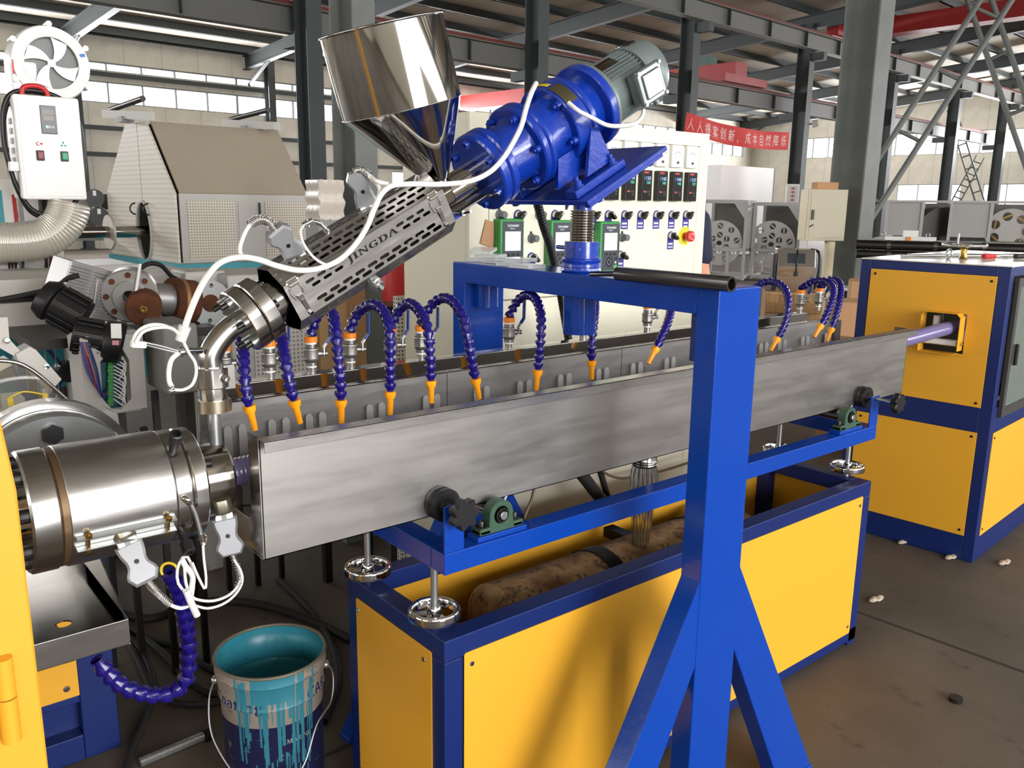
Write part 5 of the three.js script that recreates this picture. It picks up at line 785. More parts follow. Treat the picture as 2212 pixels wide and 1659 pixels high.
/* ---------- left foreground: main extruder ---------- */
const sX = (px, D) => D / (F * Math.cos(YAW) - (px - W / 2) * Math.sin(YAW)); // metres along the line per pixel at depth D
{ // yellow safety hood edge
  const z = -1.3, xr = at(30, 1060, 'z', z).x, y1 = at(30, 1060, 'z', z).y, q = at(0, 930, 'z', z);
  const o = thing('safety_hood', 'bright yellow hinged safety hood at the edge of the extruder', 'hood', [xr, 0, z]);
  const slope = (q.y - y1) / (q.x - xr), x2 = -0.16, sh = poly([[-0.55, 0.03], [0, 0.03], [0, y1], [x2, y1 + slope * x2], [-0.55, y1 + slope * x2]]);
  part(o, 'front_sheet', [T(ext(sh, 0.02, 0.003), [0, 0, -0.02])], M.yellow); part(o, 'return_edge', [bx(-0.02, 0, 0.03, y1 - 0.01, -0.1, -0.02, 0.003)], M.yellow);
  part(o, 'fold', [bx(-0.075, -0.068, 0.03, 0.86, 0.001, 0.004, 0.001)], M.yellow);
  const h = at(8, 1450, 'z', z + 0.012); for (const [a, b] of [[0.805, 0.865], [0.735, 0.803]]) part(o, 'hinge_knuckle', [cyl([h.x - xr, a, 0.012], [h.x - xr, b, 0.012], 0.0125, 0.0125, 18)], M.yellow);
}
{ // blue machine base with tray
  const c = at(262, 1612, 'y', 0), x1 = c.x, z1 = c.z, o = thing('extruder_base', 'dark blue extruder base with a small yellow panel', 'machine base', [x1, 0, z1]), h = 0.72, w = 0.55, t = 0.09, yp = at(168, 1502, 'z', z1).y;
  part(o, 'front_post', [bx(-t, 0, 0, h, -0.06, 0, 0.003)], M.navy); part(o, 'front_post', [bx(-w, -w + t, 0, h, -0.06, 0, 0.003)], M.navy); part(o, 'bottom_rail', [bx(-w + t, -t, 0, 0.075, -0.06, 0, 0.003)], M.navy); part(o, 'recess_sheet', [bx(-w + t, -t, 0.075, yp - 0.02, -0.05, -0.046)], M.navy); part(o, 'middle_rail', [bx(-w + t, -t, yp - 0.022, yp, -0.06, 0, 0.003)], M.navy);
  const p = part(o, 'front_panel', [bx(-w + 0.03, -t + 0.0, yp, h - 0.005, -0.004, 0.002, 0.001)], M.yellow, { label: 'yellow front panel' }); part(p, 'screw', [screwHead([-t - 0.03, yp + 0.03, 0.002], [0, 0, 1], 0.009)], M.chrome); part(o, 'side_sheet', [bx(-0.01, 0, 0, h, -0.4, -0.06)], M.navy); part(o, 'top_sheet', [bx(-w, 0, h, h + 0.012, -0.4, 0)], M.navy);
}
{ // steel tray under the die
  const zt = -1.72, c = at(280, 1360, 'z', zt), x1 = c.x, y1 = at(280, 1336, 'z', zt).y, y0 = at(278, 1392, 'z', zt).y, o = thing('drip_tray', 'shiny steel drip tray with folded lip under the die head', 'tray', [x1, y0, zt]), h = y1 - y0, w = 0.42, d = 0.34;
  part(o, 'front_lip', [bx(-w, 0, 0, h, -0.003, 0, 0.001)], M.stainless); part(o, 'side_lip', [bx(-0.003, 0, 0, h, -d, -0.003)], M.stainless);
  const hs = [circ(-0.1, 0.11, 0.016, 14), circ(-0.19, 0.1, 0.018, 14)]; part(o, 'bottom', [T(ext(poly(rectP(-w, 0.003, 0, d), hs), 0.003), [0, h * 0.5, 0], [-Math.PI / 2, 0, 0])], M.steel); part(o, 'back_wall', [bx(-w, 0, 0, h + 0.13, -d, -d + 0.003)], M.satin); part(o, 'side_wall', [T(ext(poly([[0, 0], [d, 0], [d, h + 0.13], [0.03, h]]), 0.003), [-0.003, 0, 0], [0, Math.PI / 2, 0])], M.satin); part(o, 'rib', [bx(-0.2, -0.19, h * 0.5, h + 0.1, -d + 0.003, -0.02)], M.satin);
  part(o, 'bracket', [bx(-0.32, -0.1, -0.012, 0, -0.62, -0.02, 0.002)], M.satin);
}
{ // big flange behind the die with hex bolts
  const zf = -1.84, c = at(128, 1052, 'z', zf), o = thing('barrel_flange', 'big pale steel barrel flange with black hex bolts behind the die head', 'flange', c), R = 0.15;
  part(o, 'disc', [lathe([[0.03, -0.05], [R, -0.05], [R, -0.006], [R - 0.004, 0], [0.03, 0]], [0, 0, 0], [0, 0, 1], 64)], met(std({ color: 0xaeb2b2, metalness: 0.75, roughness: 0.42, bumpMap: texSmudge, bumpScale: 0.001, roughnessMap: texSmudge })));
  for (let i = 0; i < 6; i++) { const a = 0.55 + i * 1.047; part(o, 'hex_bolt', [hexBolt([0.113 * Math.cos(a), 0.113 * Math.sin(a), 0], [0, 0, 1], 0.021, 0.014), cyl([0.113 * Math.cos(a), 0.113 * Math.sin(a), 0.014], [0.113 * Math.cos(a), 0.113 * Math.sin(a), 0.0155], 0.012, 0.012, 16)], M.black); }
  part(o, 'backing_ring', [lathe([[R - 0.02, -0.09], [R + 0.017, -0.09], [R + 0.017, -0.055], [R - 0.02, -0.055]], [0, 0, 0], [0, 0, 1], 64)], M.satin); part(o, 'barrel', [cyl([0, 0, -0.18], [0, 0, -0.05], 0.09, 0.09, 32)], M.stainless);
}
{ // grey guard hood with window behind the flange
  const zg = -2.05, pt = (px, py) => { const p = at(px, py, 'z', zg); return [p.x, p.y]; }, base = at(215, 1000, 'z', zg);
  const o = thing('machine_guard', 'grey sheet metal guard with a clear window and yellow taped label', 'guard', base), L = (a) => a.map(([x, y]) => { const [X, Y] = pt(x, y); return [X - base.x, Y - base.y]; });
  const outer = L([[-60, 1010], [215, 1010], [215, 925], [150, 868], [45, 787], [-60, 740]]), hole = L([[-40, 886], [148, 868], [45, 787], [-40, 778]]);
  part(o, 'face_sheet', [T(ext(poly([outer[0], outer[1], outer[2], outer[3], hole[1], hole[0]].map((p) => p)), 0.003), [0, 0, 0])], M.lightGrey); part(o, 'rim_bar', [tube([...L([[218, 925], [150, 868], [45, 786], [-40, 776]]).map(([x, y]) => [x, y, 0.006])], 0.005, 30, 6)], M.satin);
  part(o, 'window', [T(ext(poly(hole), 0.004), [0, 0, -0.002])], M.acrylic, { label: 'clear acrylic window' });
  for (const [a, b] of [[[15, 860], [29, 876]], [[91, 850], [103, 866]]]) { const p = L([a])[0], q = L([b])[0]; part(o, 'tape', [bx(p[0], q[0], q[1], p[1], 0.003, 0.0045)], M.tapeYellow); }
  const tr = L([[18, 860], [48, 846], [97, 852]]); part(o, 'warning_label', [tube(tr.map(([x, y]) => [x, y, 0.004]), 0.002, 16, 5), tube(L([[20, 876], [98, 866]]).map(([x, y]) => [x, y, 0.004]), 0.0012, 6, 5)], M.tapeYellow);
  // folded sheet strips standing up behind
  const st = (pts, d, nm) => part(o, nm, [T(ext(poly(L(pts)), d), [0, 0, -0.09])], M.lightGrey);
  st([[-60, 690], [24, 690], [28, 738], [52, 764], [38, 775], [-60, 720]], 0.05, 'folded_sheet'); st([[40, 770], [70, 753], [84, 760], [140, 824], [128, 838], [110, 848], [48, 790]], 0.06, 'folded_sheet'); st([[205, 905], [240, 890], [262, 900], [268, 935], [220, 950], [206, 930]], 0.06, 'folded_sheet');
  for (const [px, py] of [[21, 740], [107, 796]]) { const [x, y] = L([[px, py]])[0]; part(o, 'screw', [screwHead([x, y, -0.028], [0, 0, 1], 0.006)], M.chrome); }
  part(o, 'inner_part', [T(box(0.05, 0.02, 0.05, null, null, 0.004), [...L([[12, 805]])[0], -0.1], [0, 0, 0.4])], M.teflon); part(o, 'inner_part', [T(box(0.08, 0.03, 0.05, null, null, 0.004), [...L([[10, 832]])[0], -0.12], [0, 0, 0.2])], M.darksteel);
}
{ // bucket
  const c = at(584, 1405, 'y', 0.375), o = thing('paint_bucket', 'dented paint bucket with teal inside, drips and a wire bail', 'bucket', [c.x, 0, c.z]), h = 0.375, R = 0.139, r = 0.122;
  const skin = canvasTex(1024, 512, (g, w, hh) => {
    g.fillStyle = '#8d8378'; g.fillRect(0, 0, w, hh); g.fillStyle = '#15183e'; g.fillRect(0, 190, w, hh - 190); const old = seed; seed = 77;
    for (let i = 0; i < 260; i++) { g.fillStyle = ['rgba(60,50,40,.35)', 'rgba(150,140,125,.3)', 'rgba(30,30,40,.4)'][i % 3]; g.fillRect(rnd() * w, rnd() * hh, 4 + rnd() * 36, 1 + rnd() * 5); }
    g.fillStyle = '#20264e'; g.font = 'bold 54px sans-serif'; g.fillText('Coating', 235, 130); g.fillText('CAR', 575, 128); g.fillText('Coating', 760, 130);
    g.fillStyle = '#8a8a46'; g.font = 'bold 30px serif'; g.fillText('V', 285, 290); g.fillText('C', 470, 320); g.fillStyle = '#b9b19a'; g.font = '22px serif'; g.fillText('MARINE', 500, 262);
    g.fillStyle = '#2f7888'; g.fillRect(400, 0, 130, 100); for (let i = 0; i < 46; i++) { const x = 345 + rnd() * 250, y = rnd() * 90, l = 60 + rnd() * 260; g.fillRect(x, y, 3 + rnd() * 9, l); } for (let i = 0; i < 40; i++) g.fillRect(360 + rnd() * 230, 180 + rnd() * 260, 3 + rnd() * 5, 10 + rnd() * 60); seed = old;
  });
  const side = lathe([[r, 0.012], [R - 0.012, h - 0.1], [R - 0.007, h - 0.092], [R - 0.009, h - 0.085], [R - 0.006, h - 0.035], [R - 0.001, h - 0.028], [R - 0.004, h - 0.02], [R - 0.002, h - 0.004]], [0, 0, 0], [0, 1, 0], 64).rotateY(3.05);
  const p = side.attributes.position, u = side.attributes.uv; for (let i = 0; i < p.count; i++) u.setY(i, p.getY(i) / h);
  part(o, 'side', [side], std({ map: skin, roughness: 0.5, metalness: 0.15, side: THREE.DoubleSide }), { box: false, label: 'grimy blue and tin side with print and teal drips' }); part(o, 'bottom', [cyl([0, 0, 0], [0, 0.014, 0], r + 0.002, r + 0.002, 48)], std({ color: 0x2a2c3a, roughness: 0.6 }));
  part(o, 'inner_coat', [lathe([[0, 0.03], [r - 0.004, 0.03], [R - 0.016, h - 0.1], [R - 0.011, h - 0.092], [R - 0.013, h - 0.085], [R - 0.01, h - 0.035], [R - 0.005, h - 0.028], [R - 0.006, h - 0.003]], [0, 0, 0], [0, 1, 0], 64)], met(std({ roughness: 0.3, map: dataTex(256, (x, y, i) => (nzB[i] > 0.8 ? [34, 72, 80] : mixc([42, 122, 138], [56, 138, 154], nzA[i])), true, 5), side: THREE.DoubleSide })), { label: 'glossy teal paint inside' }); part(o, 'rim', [new THREE.TorusGeometry(R - 0.003, 0.0042, 8, 64).rotateX(Math.PI / 2).translate(0, h, 0)], met(std({ color: 0x77705f, metalness: 0.5, roughness: 0.55 })));
  const k = new THREE.Vector3(EYE.x - c.x, 0, EYE.z - c.z).normalize(), s = V3(k.z, 0, -k.x), e1 = s.clone().multiplyScalar(-R).setY(h - 0.06), e2 = s.clone().multiplyScalar(R).setY(h - 0.06);
  const pp = (a, b, y) => s.clone().multiplyScalar(a).addScaledVector(k, b).setY(y); const bail = [e1, pp(-R - 0.012, 0.03, h - 0.09), pp(-R - 0.004, 0.09, h - 0.17), pp(-0.05, R + 0.03, 0.105), pp(0.05, R + 0.03, 0.13), pp(R * 0.75, 0.11, 0.22), pp(R + 0.004, 0.06, h - 0.13), pp(R + 0.012, 0.02, h - 0.07), e2];
  part(o, 'bail', [new THREE.TubeGeometry(crv(bail), 90, 0.0022, 7)], M.zinc); part(o, 'grip', [cyl(pp(-0.05, R + 0.03, 0.105), pp(0.05, R + 0.03, 0.13), 0.0062, 0.0062, 12)], M.red, { label: 'red plastic grip' }); for (const e of [e1, e2]) part(o, 'bail_ear', [new THREE.SphereGeometry(0.011, 12, 8).translate(e.x * 0.98, e.y, e.z * 0.98)], M.zinc);
}
hose(Z([[210, 1425, -1.74], [232, 1452, -1.74], [262, 1480, -1.74], [300, 1496, -1.74], [340, 1502, -1.74], [378, 1492, -1.74], [402, 1465, -1.74], [408, 1420, -1.74], [405, 1370, -1.74], [395, 1310, -1.73], [384, 1270, -1.72], [368, 1240, -1.71]]).reverse(), 'thick violet segmented hose curling down beside the bucket', 'loose hoses', 'segmented_hose', false, 1.45);
{ const p = at(366, 1236, 'z', -1.71); single('hose_end_ring', 'yellow ring on the open end of the curled segmented hose', 'ring', [new THREE.TorusGeometry(0.0165, 0.003, 8, 24).rotateY(-0.6).translate(p.x, p.y + 0.004, p.z)], M.tapeYellow); }
{ // long bolt on the floor
  const a = at(302, 1648, 'y', 0.013), b = at(440, 1590, 'y', 0.013), d = b.clone().sub(a), L = d.length(); d.normalize(); const o = thing('long_bolt', 'long shiny threaded bolt lying on the floor beside the bucket', 'bolt', a);
  const th = [[0, 0]]; for (let i = 0; i < 44; i++) th.push([0.0118, L * i / 44], [0.013, L * (i + 0.5) / 44]); th.push([0.0118, L], [0, L]); part(o, 'shank', [lathe(th, [0, 0, 0], d.toArray(), 16)], M.zinc); part(o, 'head', [cyl(d.clone().multiplyScalar(L), d.clone().multiplyScalar(L + 0.018), 0.021, 0.021, 6)], M.darksteel);
}
{ // black cables lying on the floor
  const fl = (arr, y = 0.016) => arr.map(([x, yy]) => at(x, yy, 'y', y)), C = [
    [[[200, 1260], [270, 1325], [330, 1335], [400, 1310], [470, 1298], [560, 1305], [660, 1335], [760, 1380]], 0.016, 'thick black cable sweeping across the floor behind the bucket'],
    [[[255, 1340], [310, 1375], [370, 1430], [420, 1480], [470, 1500], [560, 1490], [700, 1440]], 0.012, 'black cable running from the tray behind the bucket'],
    [[[250, 1360], [300, 1400], [330, 1480], [310, 1560], [285, 1620], [270, 1680]], 0.012, 'black cable bending towards the long bolt'],
    [[[260, 1345], [340, 1385], [400, 1400], [430, 1430], [470, 1450], [640, 1440]], 0.011, 'black cable in the bundle between tray and bucket'],
    [[[260, 1352], [300, 1430], [340, 1500], [400, 1520], [480, 1515], [620, 1490]], 0.012, 'lowest black cable of the bundle under the curled hose'],
    [[[600, 1250], [680, 1330], [720, 1400], [730, 1480], [700, 1560]], 0.012, 'black cable running along the blue stand']];
  for (const [p, r, l] of C) cable('floor_cable', l, fl(p, r), r, M.blackSoft, 60, { group: 'black cables on the floor' });
  for (const [px, py, l] of [[2055, 1203, 'pale paper scrap at the foot of the yellow machine'], [1893, 1294, 'twisted pale rag scrap on the open floor'], [2170, 1215, 'small white scrap beside the tall machine corner'], [1953, 1170, 'small crumpled pale scrap by the machine base']]) { const c = at(px, py, 'y', 0.008); const g = new THREE.IcosahedronGeometry(0.02, 1), q = g.attributes.position; for (let i = 0; i < q.count; i++) { const k = 0.7 + 0.5 * Math.abs(Math.sin(q.getX(i) * 210 + q.getZ(i) * 130)); q.setXYZ(i, q.getX(i) * k * 2.0, q.getY(i) * k * 0.45, q.getZ(i) * k * 0.8); } g.computeVertexNormals(); single('paper_scrap', l, 'scrap', [T(g, [c.x, 0.009, c.z], null)], std({ color: 0xb8ab98, roughness: 0.9 }), { group: 'scraps on the floor' }); }
}
/* ---------- left background ---------- */
function pxBox(x0, y0, x1, y1, z, d, bev = 0) { const cy = (y0 + y1) / 2, cx = (x0 + x1) / 2, a = at(x0, cy, 'z', z).x, b = at(x1, cy, 'z', z).x, t = at(cx, y0, 'z', z).y, u = at(cx, y1, 'z', z).y; return bx(a, b, u, t, z - d, z, bev); }
const alu = std({ color: 0xb4b3b1, metalness: 0.8, roughness: 0.4 }), rustM = met(std({ roughness: 0.85, metalness: 0.2, map: dataTex(256, (x, y, i) => mixc([62, 34, 20], [128, 74, 38], nzA[i]), true, 6), bumpMap: texSmudge, bumpScale: 0.002 }));
const whitePaint = met(std({ color: 0xc9c7bf, roughness: 0.5, map: dataTex(256, (x, y, i) => { const n = nzC[i * 3 % nzC.length]; return n > 0.64 ? [176, 168, 152] : gray(232 + 20 * nzA[i]); }, true, 1.3) }));
const perf = (bg, dot, n, sp) => canvasTex(512, 512, (g) => { g.fillStyle = bg; g.fillRect(0, 0, 512, 512); g.fillStyle = dot; const s = 512 / n; for (let j = 0; j < n; j++) for (let i = 0; i < n; i++) { g.beginPath(); g.arc((i + 0.5 + (j % 2) * 0.5 * sp) * s, (j + 0.5) * s, s * 0.27, 0, 7); g.fill(); } });
function perfMat(col, dot, n, rep) { const t = perf(col, dot, n, 0); t.wrapS = t.wrapT = THREE.RepeatWrapping; t.repeat.set(rep, rep); return met(std({ map: t, roughness: 0.55 })); }
const perfBeige = perfMat('#cdc6b6', '#877f70', 26, 1.6), perfBrown = perfMat('#b7ab97', '#7b6f5e', 40, 1.6), ribBeige = (() => { const t = canvasTex(64, 256, (g) => { g.fillStyle = '#d6d0c2'; g.fillRect(0, 0, 64, 256); g.fillStyle = '#c0b9a9'; for (let i = 0; i < 16; i++) g.fillRect(0, i * 16, 64, 4); }); t.wrapS = t.wrapT = THREE.RepeatWrapping; t.repeat.set(1.5, 1.5); return met(std({ map: t, roughness: 0.55 })); })();
{ // beige acoustic hood of the far machine (square to the hall)
  const D = 7.2, c = dp(382, 430, D), n = uv(0, 1), o = thing('acoustic_hood', 'large beige perforated acoustic hood with sloping roof', 'hood', [c.x, 0, c.z], { rot: [0, BR, 0] });
  const onU = (px, py) => { const d = ray(px, py), m = uv(1, 0), k = (c.dot(m) - EYE.dot(m)) / d.dot(m); return EYE.clone().addScaledVector(d, k); };
  const L = atV(674, 425, c.dot(n)).distanceTo(c), w = onU(236, 425).distanceTo(c), y = (py) => EYE.y - (py - 428) / F * D;
  const y0 = y(568), y1 = y(418), y2 = y(262), r0 = -w * 0.62, r1 = -w * 0.32; // cross-section from z = -w to 0
  const sec = poly([[0, y0], [0, y1], [r1, y2], [r0, y2], [-w, y1], [-w, y0]]);
  // end face with round opening, two leaves
  const half = (a) => T(ext(a, 0.02), [0, 0, 0], [0, -Math.PI / 2, 0]); const zc = -w * 0.44, hy = y(505), hr = 0.27;
  const arc = (from, to) => Array.from({ length: 13 }, (_, i) => { const t = from + (to - from) * i / 12; return [zc + hr * 0.62 * Math.cos(t), hy + hr * Math.sin(t)]; });
  const ridge = (r0 + r1) / 2; part(o, 'end_door', [half(poly([[zc, y0], [0, y0], [0, y1], [r1, y2], [zc, y2], ...arc(Math.PI / 2, -Math.PI / 2)]))], ribBeige, { label: 'ribbed beige end door' }); part(o, 'end_door', [half(poly([[zc - 0.012, y2], [r0, y2], [-w, y1], [-w, y0], [zc - 0.012, y0], ...arc(-Math.PI / 2, -Math.PI * 1.5).map(([a, b]) => [a - 0.012, b])]))], ribBeige);
  part(o, 'opening_ring', [T(new THREE.TorusGeometry(hr, 0.014, 6, 40), null).scale(0.62, 1, 1).rotateY(-Math.PI / 2).translate(-0.025, hy, zc)], M.lightGrey); for (const s of [-1, 1]) part(o, 'door_handle', [T(new THREE.TorusGeometry(0.05, 0.007, 6, 14, Math.PI), [-0.03, hy + hr * 0.75, zc + s * 0.16], [0, 0, Math.PI / 2])], M.black);
  part(o, 'floor_sheet', [bx(0, L * 0.95, y0 - 0.01, y0 + 0.005, -w, -0.01)], M.lightGrey); part(o, 'side_wall', [bx(0.02, L * 0.95, y0, y1, -w, -w + 0.02)], M.lightGrey);
  part(o, 'side_wall', [bx(0.02, L, y0, y1, -0.02, 0)], M.lightGrey); part(o, 'perforated_panel', [bx(0.08, L * 0.4, y0 + 0.03, y1 - 0.06, 0, 0.006)], perfBeige); part(o, 'perforated_panel', [bx(L * 0.62, L * 0.97, y0 + 0.03, y1 - 0.06, 0, 0.006)], perfBeige); const dd = part(o, 'service_door', [bx(L * 0.42, L * 0.6, y0 + 0.03, y1 - 0.06, 0, 0.008)], M.lightGrey); part(dd, 'door_handle', [bx(L * 0.57, L * 0.578, y0 + 0.4, y0 + 0.52, 0.008, 0.03)], M.black);
  const sl = Math.hypot(r1, y2 - y1), sa = Math.atan2(y2 - y1, -r1); part(o, 'roof_panel', [T(box(L * 0.94, 0.02, sl), [L * 0.49, (y1 + y2) / 2, r1 / 2], [sa, 0, 0])], perfBrown, { label: 'brownish perforated sloping roof panel' }); const sl2 = Math.hypot(w + r0, y2 - y1); part(o, 'roof_panel', [T(box(L * 0.94, 0.02, sl2), [L * 0.49, (y1 + y2) / 2, (r0 - w) / 2], [-Math.atan2(y2 - y1, w + r0), 0, 0])], perfBrown); part(o, 'ridge_cap', [bx(0, L * 0.94, y2 - 0.02, y2, r0, r1)], M.lightGrey);
  part(o, 'back_end', [T(ext(sec, 0.02), [L * 0.96, 0, 0], [0, -Math.PI / 2, 0])], M.lightGrey); part(o, 'teal_base', [bx(-0.05, L, 0, y0, -w, -0.01)], M.teal, { label: 'teal painted machine base' });
  for (const u of [-0.12, L * 0.8]) { const q = thing('roof_actuator', u < 0 ? 'grey pneumatic arm on the hood ridge above the end doors' : 'grey pneumatic arm on the far end of the hood ridge', 'actuator', V3(u, y2, r0 + 0.1).applyAxisAngle(V3(0, 1, 0), BR).add(o.position), { rot: [0, BR, 0], group: 'pneumatic arms' }); part(q, 'channel', [T(box(0.06, 0.07, 1.1), [0.02, 0.06, 0.2], [0.08, 0, 0])], M.lightGrey); part(q, 'cylinder', [cyl([0.02, 0.13, -0.2], [0.02, 0.17, 0.6], 0.025, 0.025, 10)], M.darksteel); part(q, 'bracket', [bx(-0.03, 0.08, 0, 0.05, 0.1, 0.2)], M.grey); }
  // shaft with discs coming out of the hood
  const sh = thing('drive_shaft', 'grey steel shaft with pale disc entering the hood opening', 'shaft', V3(-1.5, hy, zc).applyAxisAngle(V3(0, 1, 0), BR).add(V3(o.position.x, 0, o.position.z)), { rot: [0, BR, 0] });
  part(sh, 'shaft', [cyl([0, 0, 0], [1.62, 0, 0], 0.052, 0.052, 20)], M.steel); part(sh, 'disc', [cyl([1.16, 0, 0], [1.18, 0, 0], 0.15, 0.15, 36)], std({ color: 0xb9b2a8, roughness: 0.5, metalness: 0.3 })); part(sh, 'collar', [cyl([0.62, 0, 0], [0.78, 0, 0], 0.1, 0.1, 24)], M.zinc); part(sh, 'pedestal', [cyl([0.7, -hy, 0], [0.7, -0.1, 0], 0.09, 0.08, 18), bx(0.5, 0.9, -0.36, -0.3, -0.2, 0.2)], whitePaint); part(sh, 'end_block', [bx(-0.08, 0.16, -0.08, 0.08, -0.08, 0.08, 0.01)], M.steel);
}
{ // dryer: control box, blower and duct
  const D = 3.15, b = dp(105, 318, D), z = b.z, o = thing('dryer_control_box', 'white control box with red handle, display and two buttons', 'control box', [b.x, 0, z]);
  const X = (px, py) => at(px, py, 'z', z).x - b.x, Y = (py) => EYE.y - (py - 421) / F * D, x0 = X(36, 318), x1 = X(176, 318), y0 = Y(428), y1 = Y(212);
  part(o, 'box', [bx(x0, x1, y0, y1, -0.16, -0.002, 0.012)], M.white); part(o, 'lid', [bx(x0, x1, y0, y1, 0, 0.02, 0.008), bx(x0 + 0.012, x1 - 0.012, y0 + 0.012, y1 - 0.012, 0.019, 0.0225, 0.002)], M.white);
  const xc = (x0 + x1) / 2, cy = (p) => Y(p); const tx = canvasTex(128, 224, (g) => { g.fillStyle = '#26262b'; g.fillRect(0, 0, 128, 224); g.fillStyle = '#5c4a3c'; g.fillRect(18, 30, 92, 40); g.fillStyle = '#5a5a40'; g.fillRect(26, 80, 80, 36); g.fillStyle = '#8fe0c4'; g.fillRect(34, 160, 24, 22); g.fillStyle = '#9a958a'; g.fillRect(64, 162, 18, 18); g.fillRect(88, 162, 18, 18); });
  const m = part(o, 'controller', [bx(xc - 0.026, xc + 0.026, cy(290), cy(232), 0.022, 0.028, 0.001)], M.black); part(m, 'display', [T(new THREE.PlaneGeometry(0.05, cy(232) - cy(290) - 0.004), [xc, (cy(232) + cy(290)) / 2, 0.0286])], std({ map: tx, roughness: 0.25 }), { box: false });
  for (const [px, c1, lab] of [[81, 0x7a1f1c, 'dark red push button'], [133, 0x1f8f63, 'green push button']]) { const x = x0 + (px - 36) / 140 * (x1 - x0), q = part(o, 'push_button', [bx(x - 0.013, x + 0.013, cy(346), cy(325), 0.022, 0.03, 0.002)], M.black); part(q, 'cap', [bx(x - 0.01, x + 0.01, cy(343.5), cy(327.5), 0.03, 0.036, 0.003)], std({ color: c1, roughness: 0.35 }), { label: lab }); }
  const sy = { map: null }; const sym = (x, col, kind) => { const t = canvasTex(64, 64, (g) => { g.fillStyle = '#efeee9'; g.fillRect(0, 0, 64, 64); g.strokeStyle = g.fillStyle = col; g.lineWidth = 7; if (kind) for (let i = 0; i < 3; i++) { g.save(); g.translate(32, 32); g.rotate(i * 2.09); g.beginPath(); g.ellipse(0, -16, 7, 10, 0, 0, 7); g.fill(); g.restore(); } else { g.beginPath(); g.arc(24, 34, 13, 0.8, 5.2); g.stroke(); g.beginPath(); g.moveTo(34, 30); g.lineTo(60, 22); g.lineTo(52, 46); g.fill(); } }); part(o, 'symbol', [T(new THREE.PlaneGeometry(0.028, 0.028), [x, cy(311), 0.0232])], std({ map: t, roughness: 0.5 }), { box: false }); }; sym(x0 + 45 / 140 * (x1 - x0), '#b3202a', 0); sym(x0 + 97 / 140 * (x1 - x0), '#1f9a54', 1);
  const hx = (p) => x0 + (p - 36) / 140 * (x1 - x0); part(o, 'carry_handle', [tube([[hx(60), y1 - 0.005, -0.02], [hx(64), y1 + 0.025, -0.02], [hx(76), y1 + 0.034, -0.02], [hx(100), y1 + 0.034, -0.02], [hx(112), y1 + 0.02, -0.02], [hx(116), y1 - 0.005, -0.02]], 0.009, 36, 8)], M.red, { label: 'red plastic carry handle' }); for (let i = 0; i < 5; i++) part(o, 'vent_louvre', [bx(x0 - 0.004, x0 + 0.001, y1 - 0.1 - i * 0.035, y1 - 0.08 - i * 0.035, -0.09, -0.05)], M.lightGrey); part(o, 'latch', [bx(x0 - 0.03, x0, y0 + 0.1, y0 + 0.135, -0.03, 0.012, 0.004)], M.white);
  part(o, 'stand_pole', [cyl([xc, 0, -0.2], [xc, y1 - 0.1, -0.2], 0.02, 0.02, 16)], M.darksteel); part(o, 'stand_foot', [bx(xc - 0.18, xc + 0.18, 0, 0.03, -0.36, -0.04)], M.darksteel);
  // cable coiled round the box
  const P = [[12, 300], [20, 240], [40, 210], [90, 200], [150, 216], [178, 260], [184, 330], [176, 395], [150, 438], [105, 462], [60, 450], [32, 405], [18, 350]].map(([px, py]) => V3(X(px, 318), Y(py), -0.03)); for (const [k, l] of [[0, 'outer'], [1, 'inner']]) { const q = P.map((p) => V3((p.x - xc) * (1 - k * 0.05) + xc + b.x, p.y - k * 0.012, p.z - k * 0.022 + z)); single('coiled_cable', `black cable coiled round the white control box, ${l} turn`, 'cable', [new THREE.TubeGeometry(crv(q, true), 120, 0.0085, 8, true)], M.black, { group: 'cable coil on the control box' }); }
  // blower above
  const c = V3(X(138, 128) , Y(128), -0.2), R = 82 / F * D, bl = thing('blower', 'round white blower with a finned air inlet above the control box', 'blower', [b.x + c.x, c.y, z - 0.2]);
  part(bl, 'housing', [lathe([[0, -0.16], [R * 0.9, -0.16], [R, -0.13], [R, -0.02], [R * 0.96, 0.0], [R * 0.74, 0.008], [R * 0.72, 0.0], [R * 0.7, -0.02], [0, -0.02]], [0, 0, 0], [0, 0, 1], 56), bx(-R, -R * 0.35, -R * 1.1, 0, -0.14, -0.01, 0.01)], M.white); part(bl, 'inlet_ring', [new THREE.TorusGeometry(R * 0.71, 0.006, 8, 48).translate(0, 0, 0.004)], M.white);
  for (let k = 0; k < 4; k++) { const s = new THREE.Shape(), a0 = k * 1.571 + 0.35; const q = (r, a) => [r * Math.cos(a), r * Math.sin(a)]; const pts = []; for (let i = 0; i <= 10; i++) { const r = R * (0.08 + 0.6 * i / 10); pts.push(q(r, a0 + i * 0.055)); } for (let i = 10; i >= 0; i--) { const r = R * (0.08 + 0.6 * i / 10); pts.push(q(r, a0 + 0.78 + i * 0.04)); } part(bl, 'inlet_blade', [T(ext(poly(pts), 0.004), [0, 0, -0.004])], M.white); } part(bl, 'inlet_screen', [cyl([0, 0, -0.021], [0, 0, -0.017], R * 0.7, R * 0.7, 40)], std({ color: 0x7f8180, roughness: 0.6 })); part(bl, 'inlet_hub', [cyl([0, 0, -0.006], [0, 0, 0.003], R * 0.1, R * 0.1, 20)], M.white);
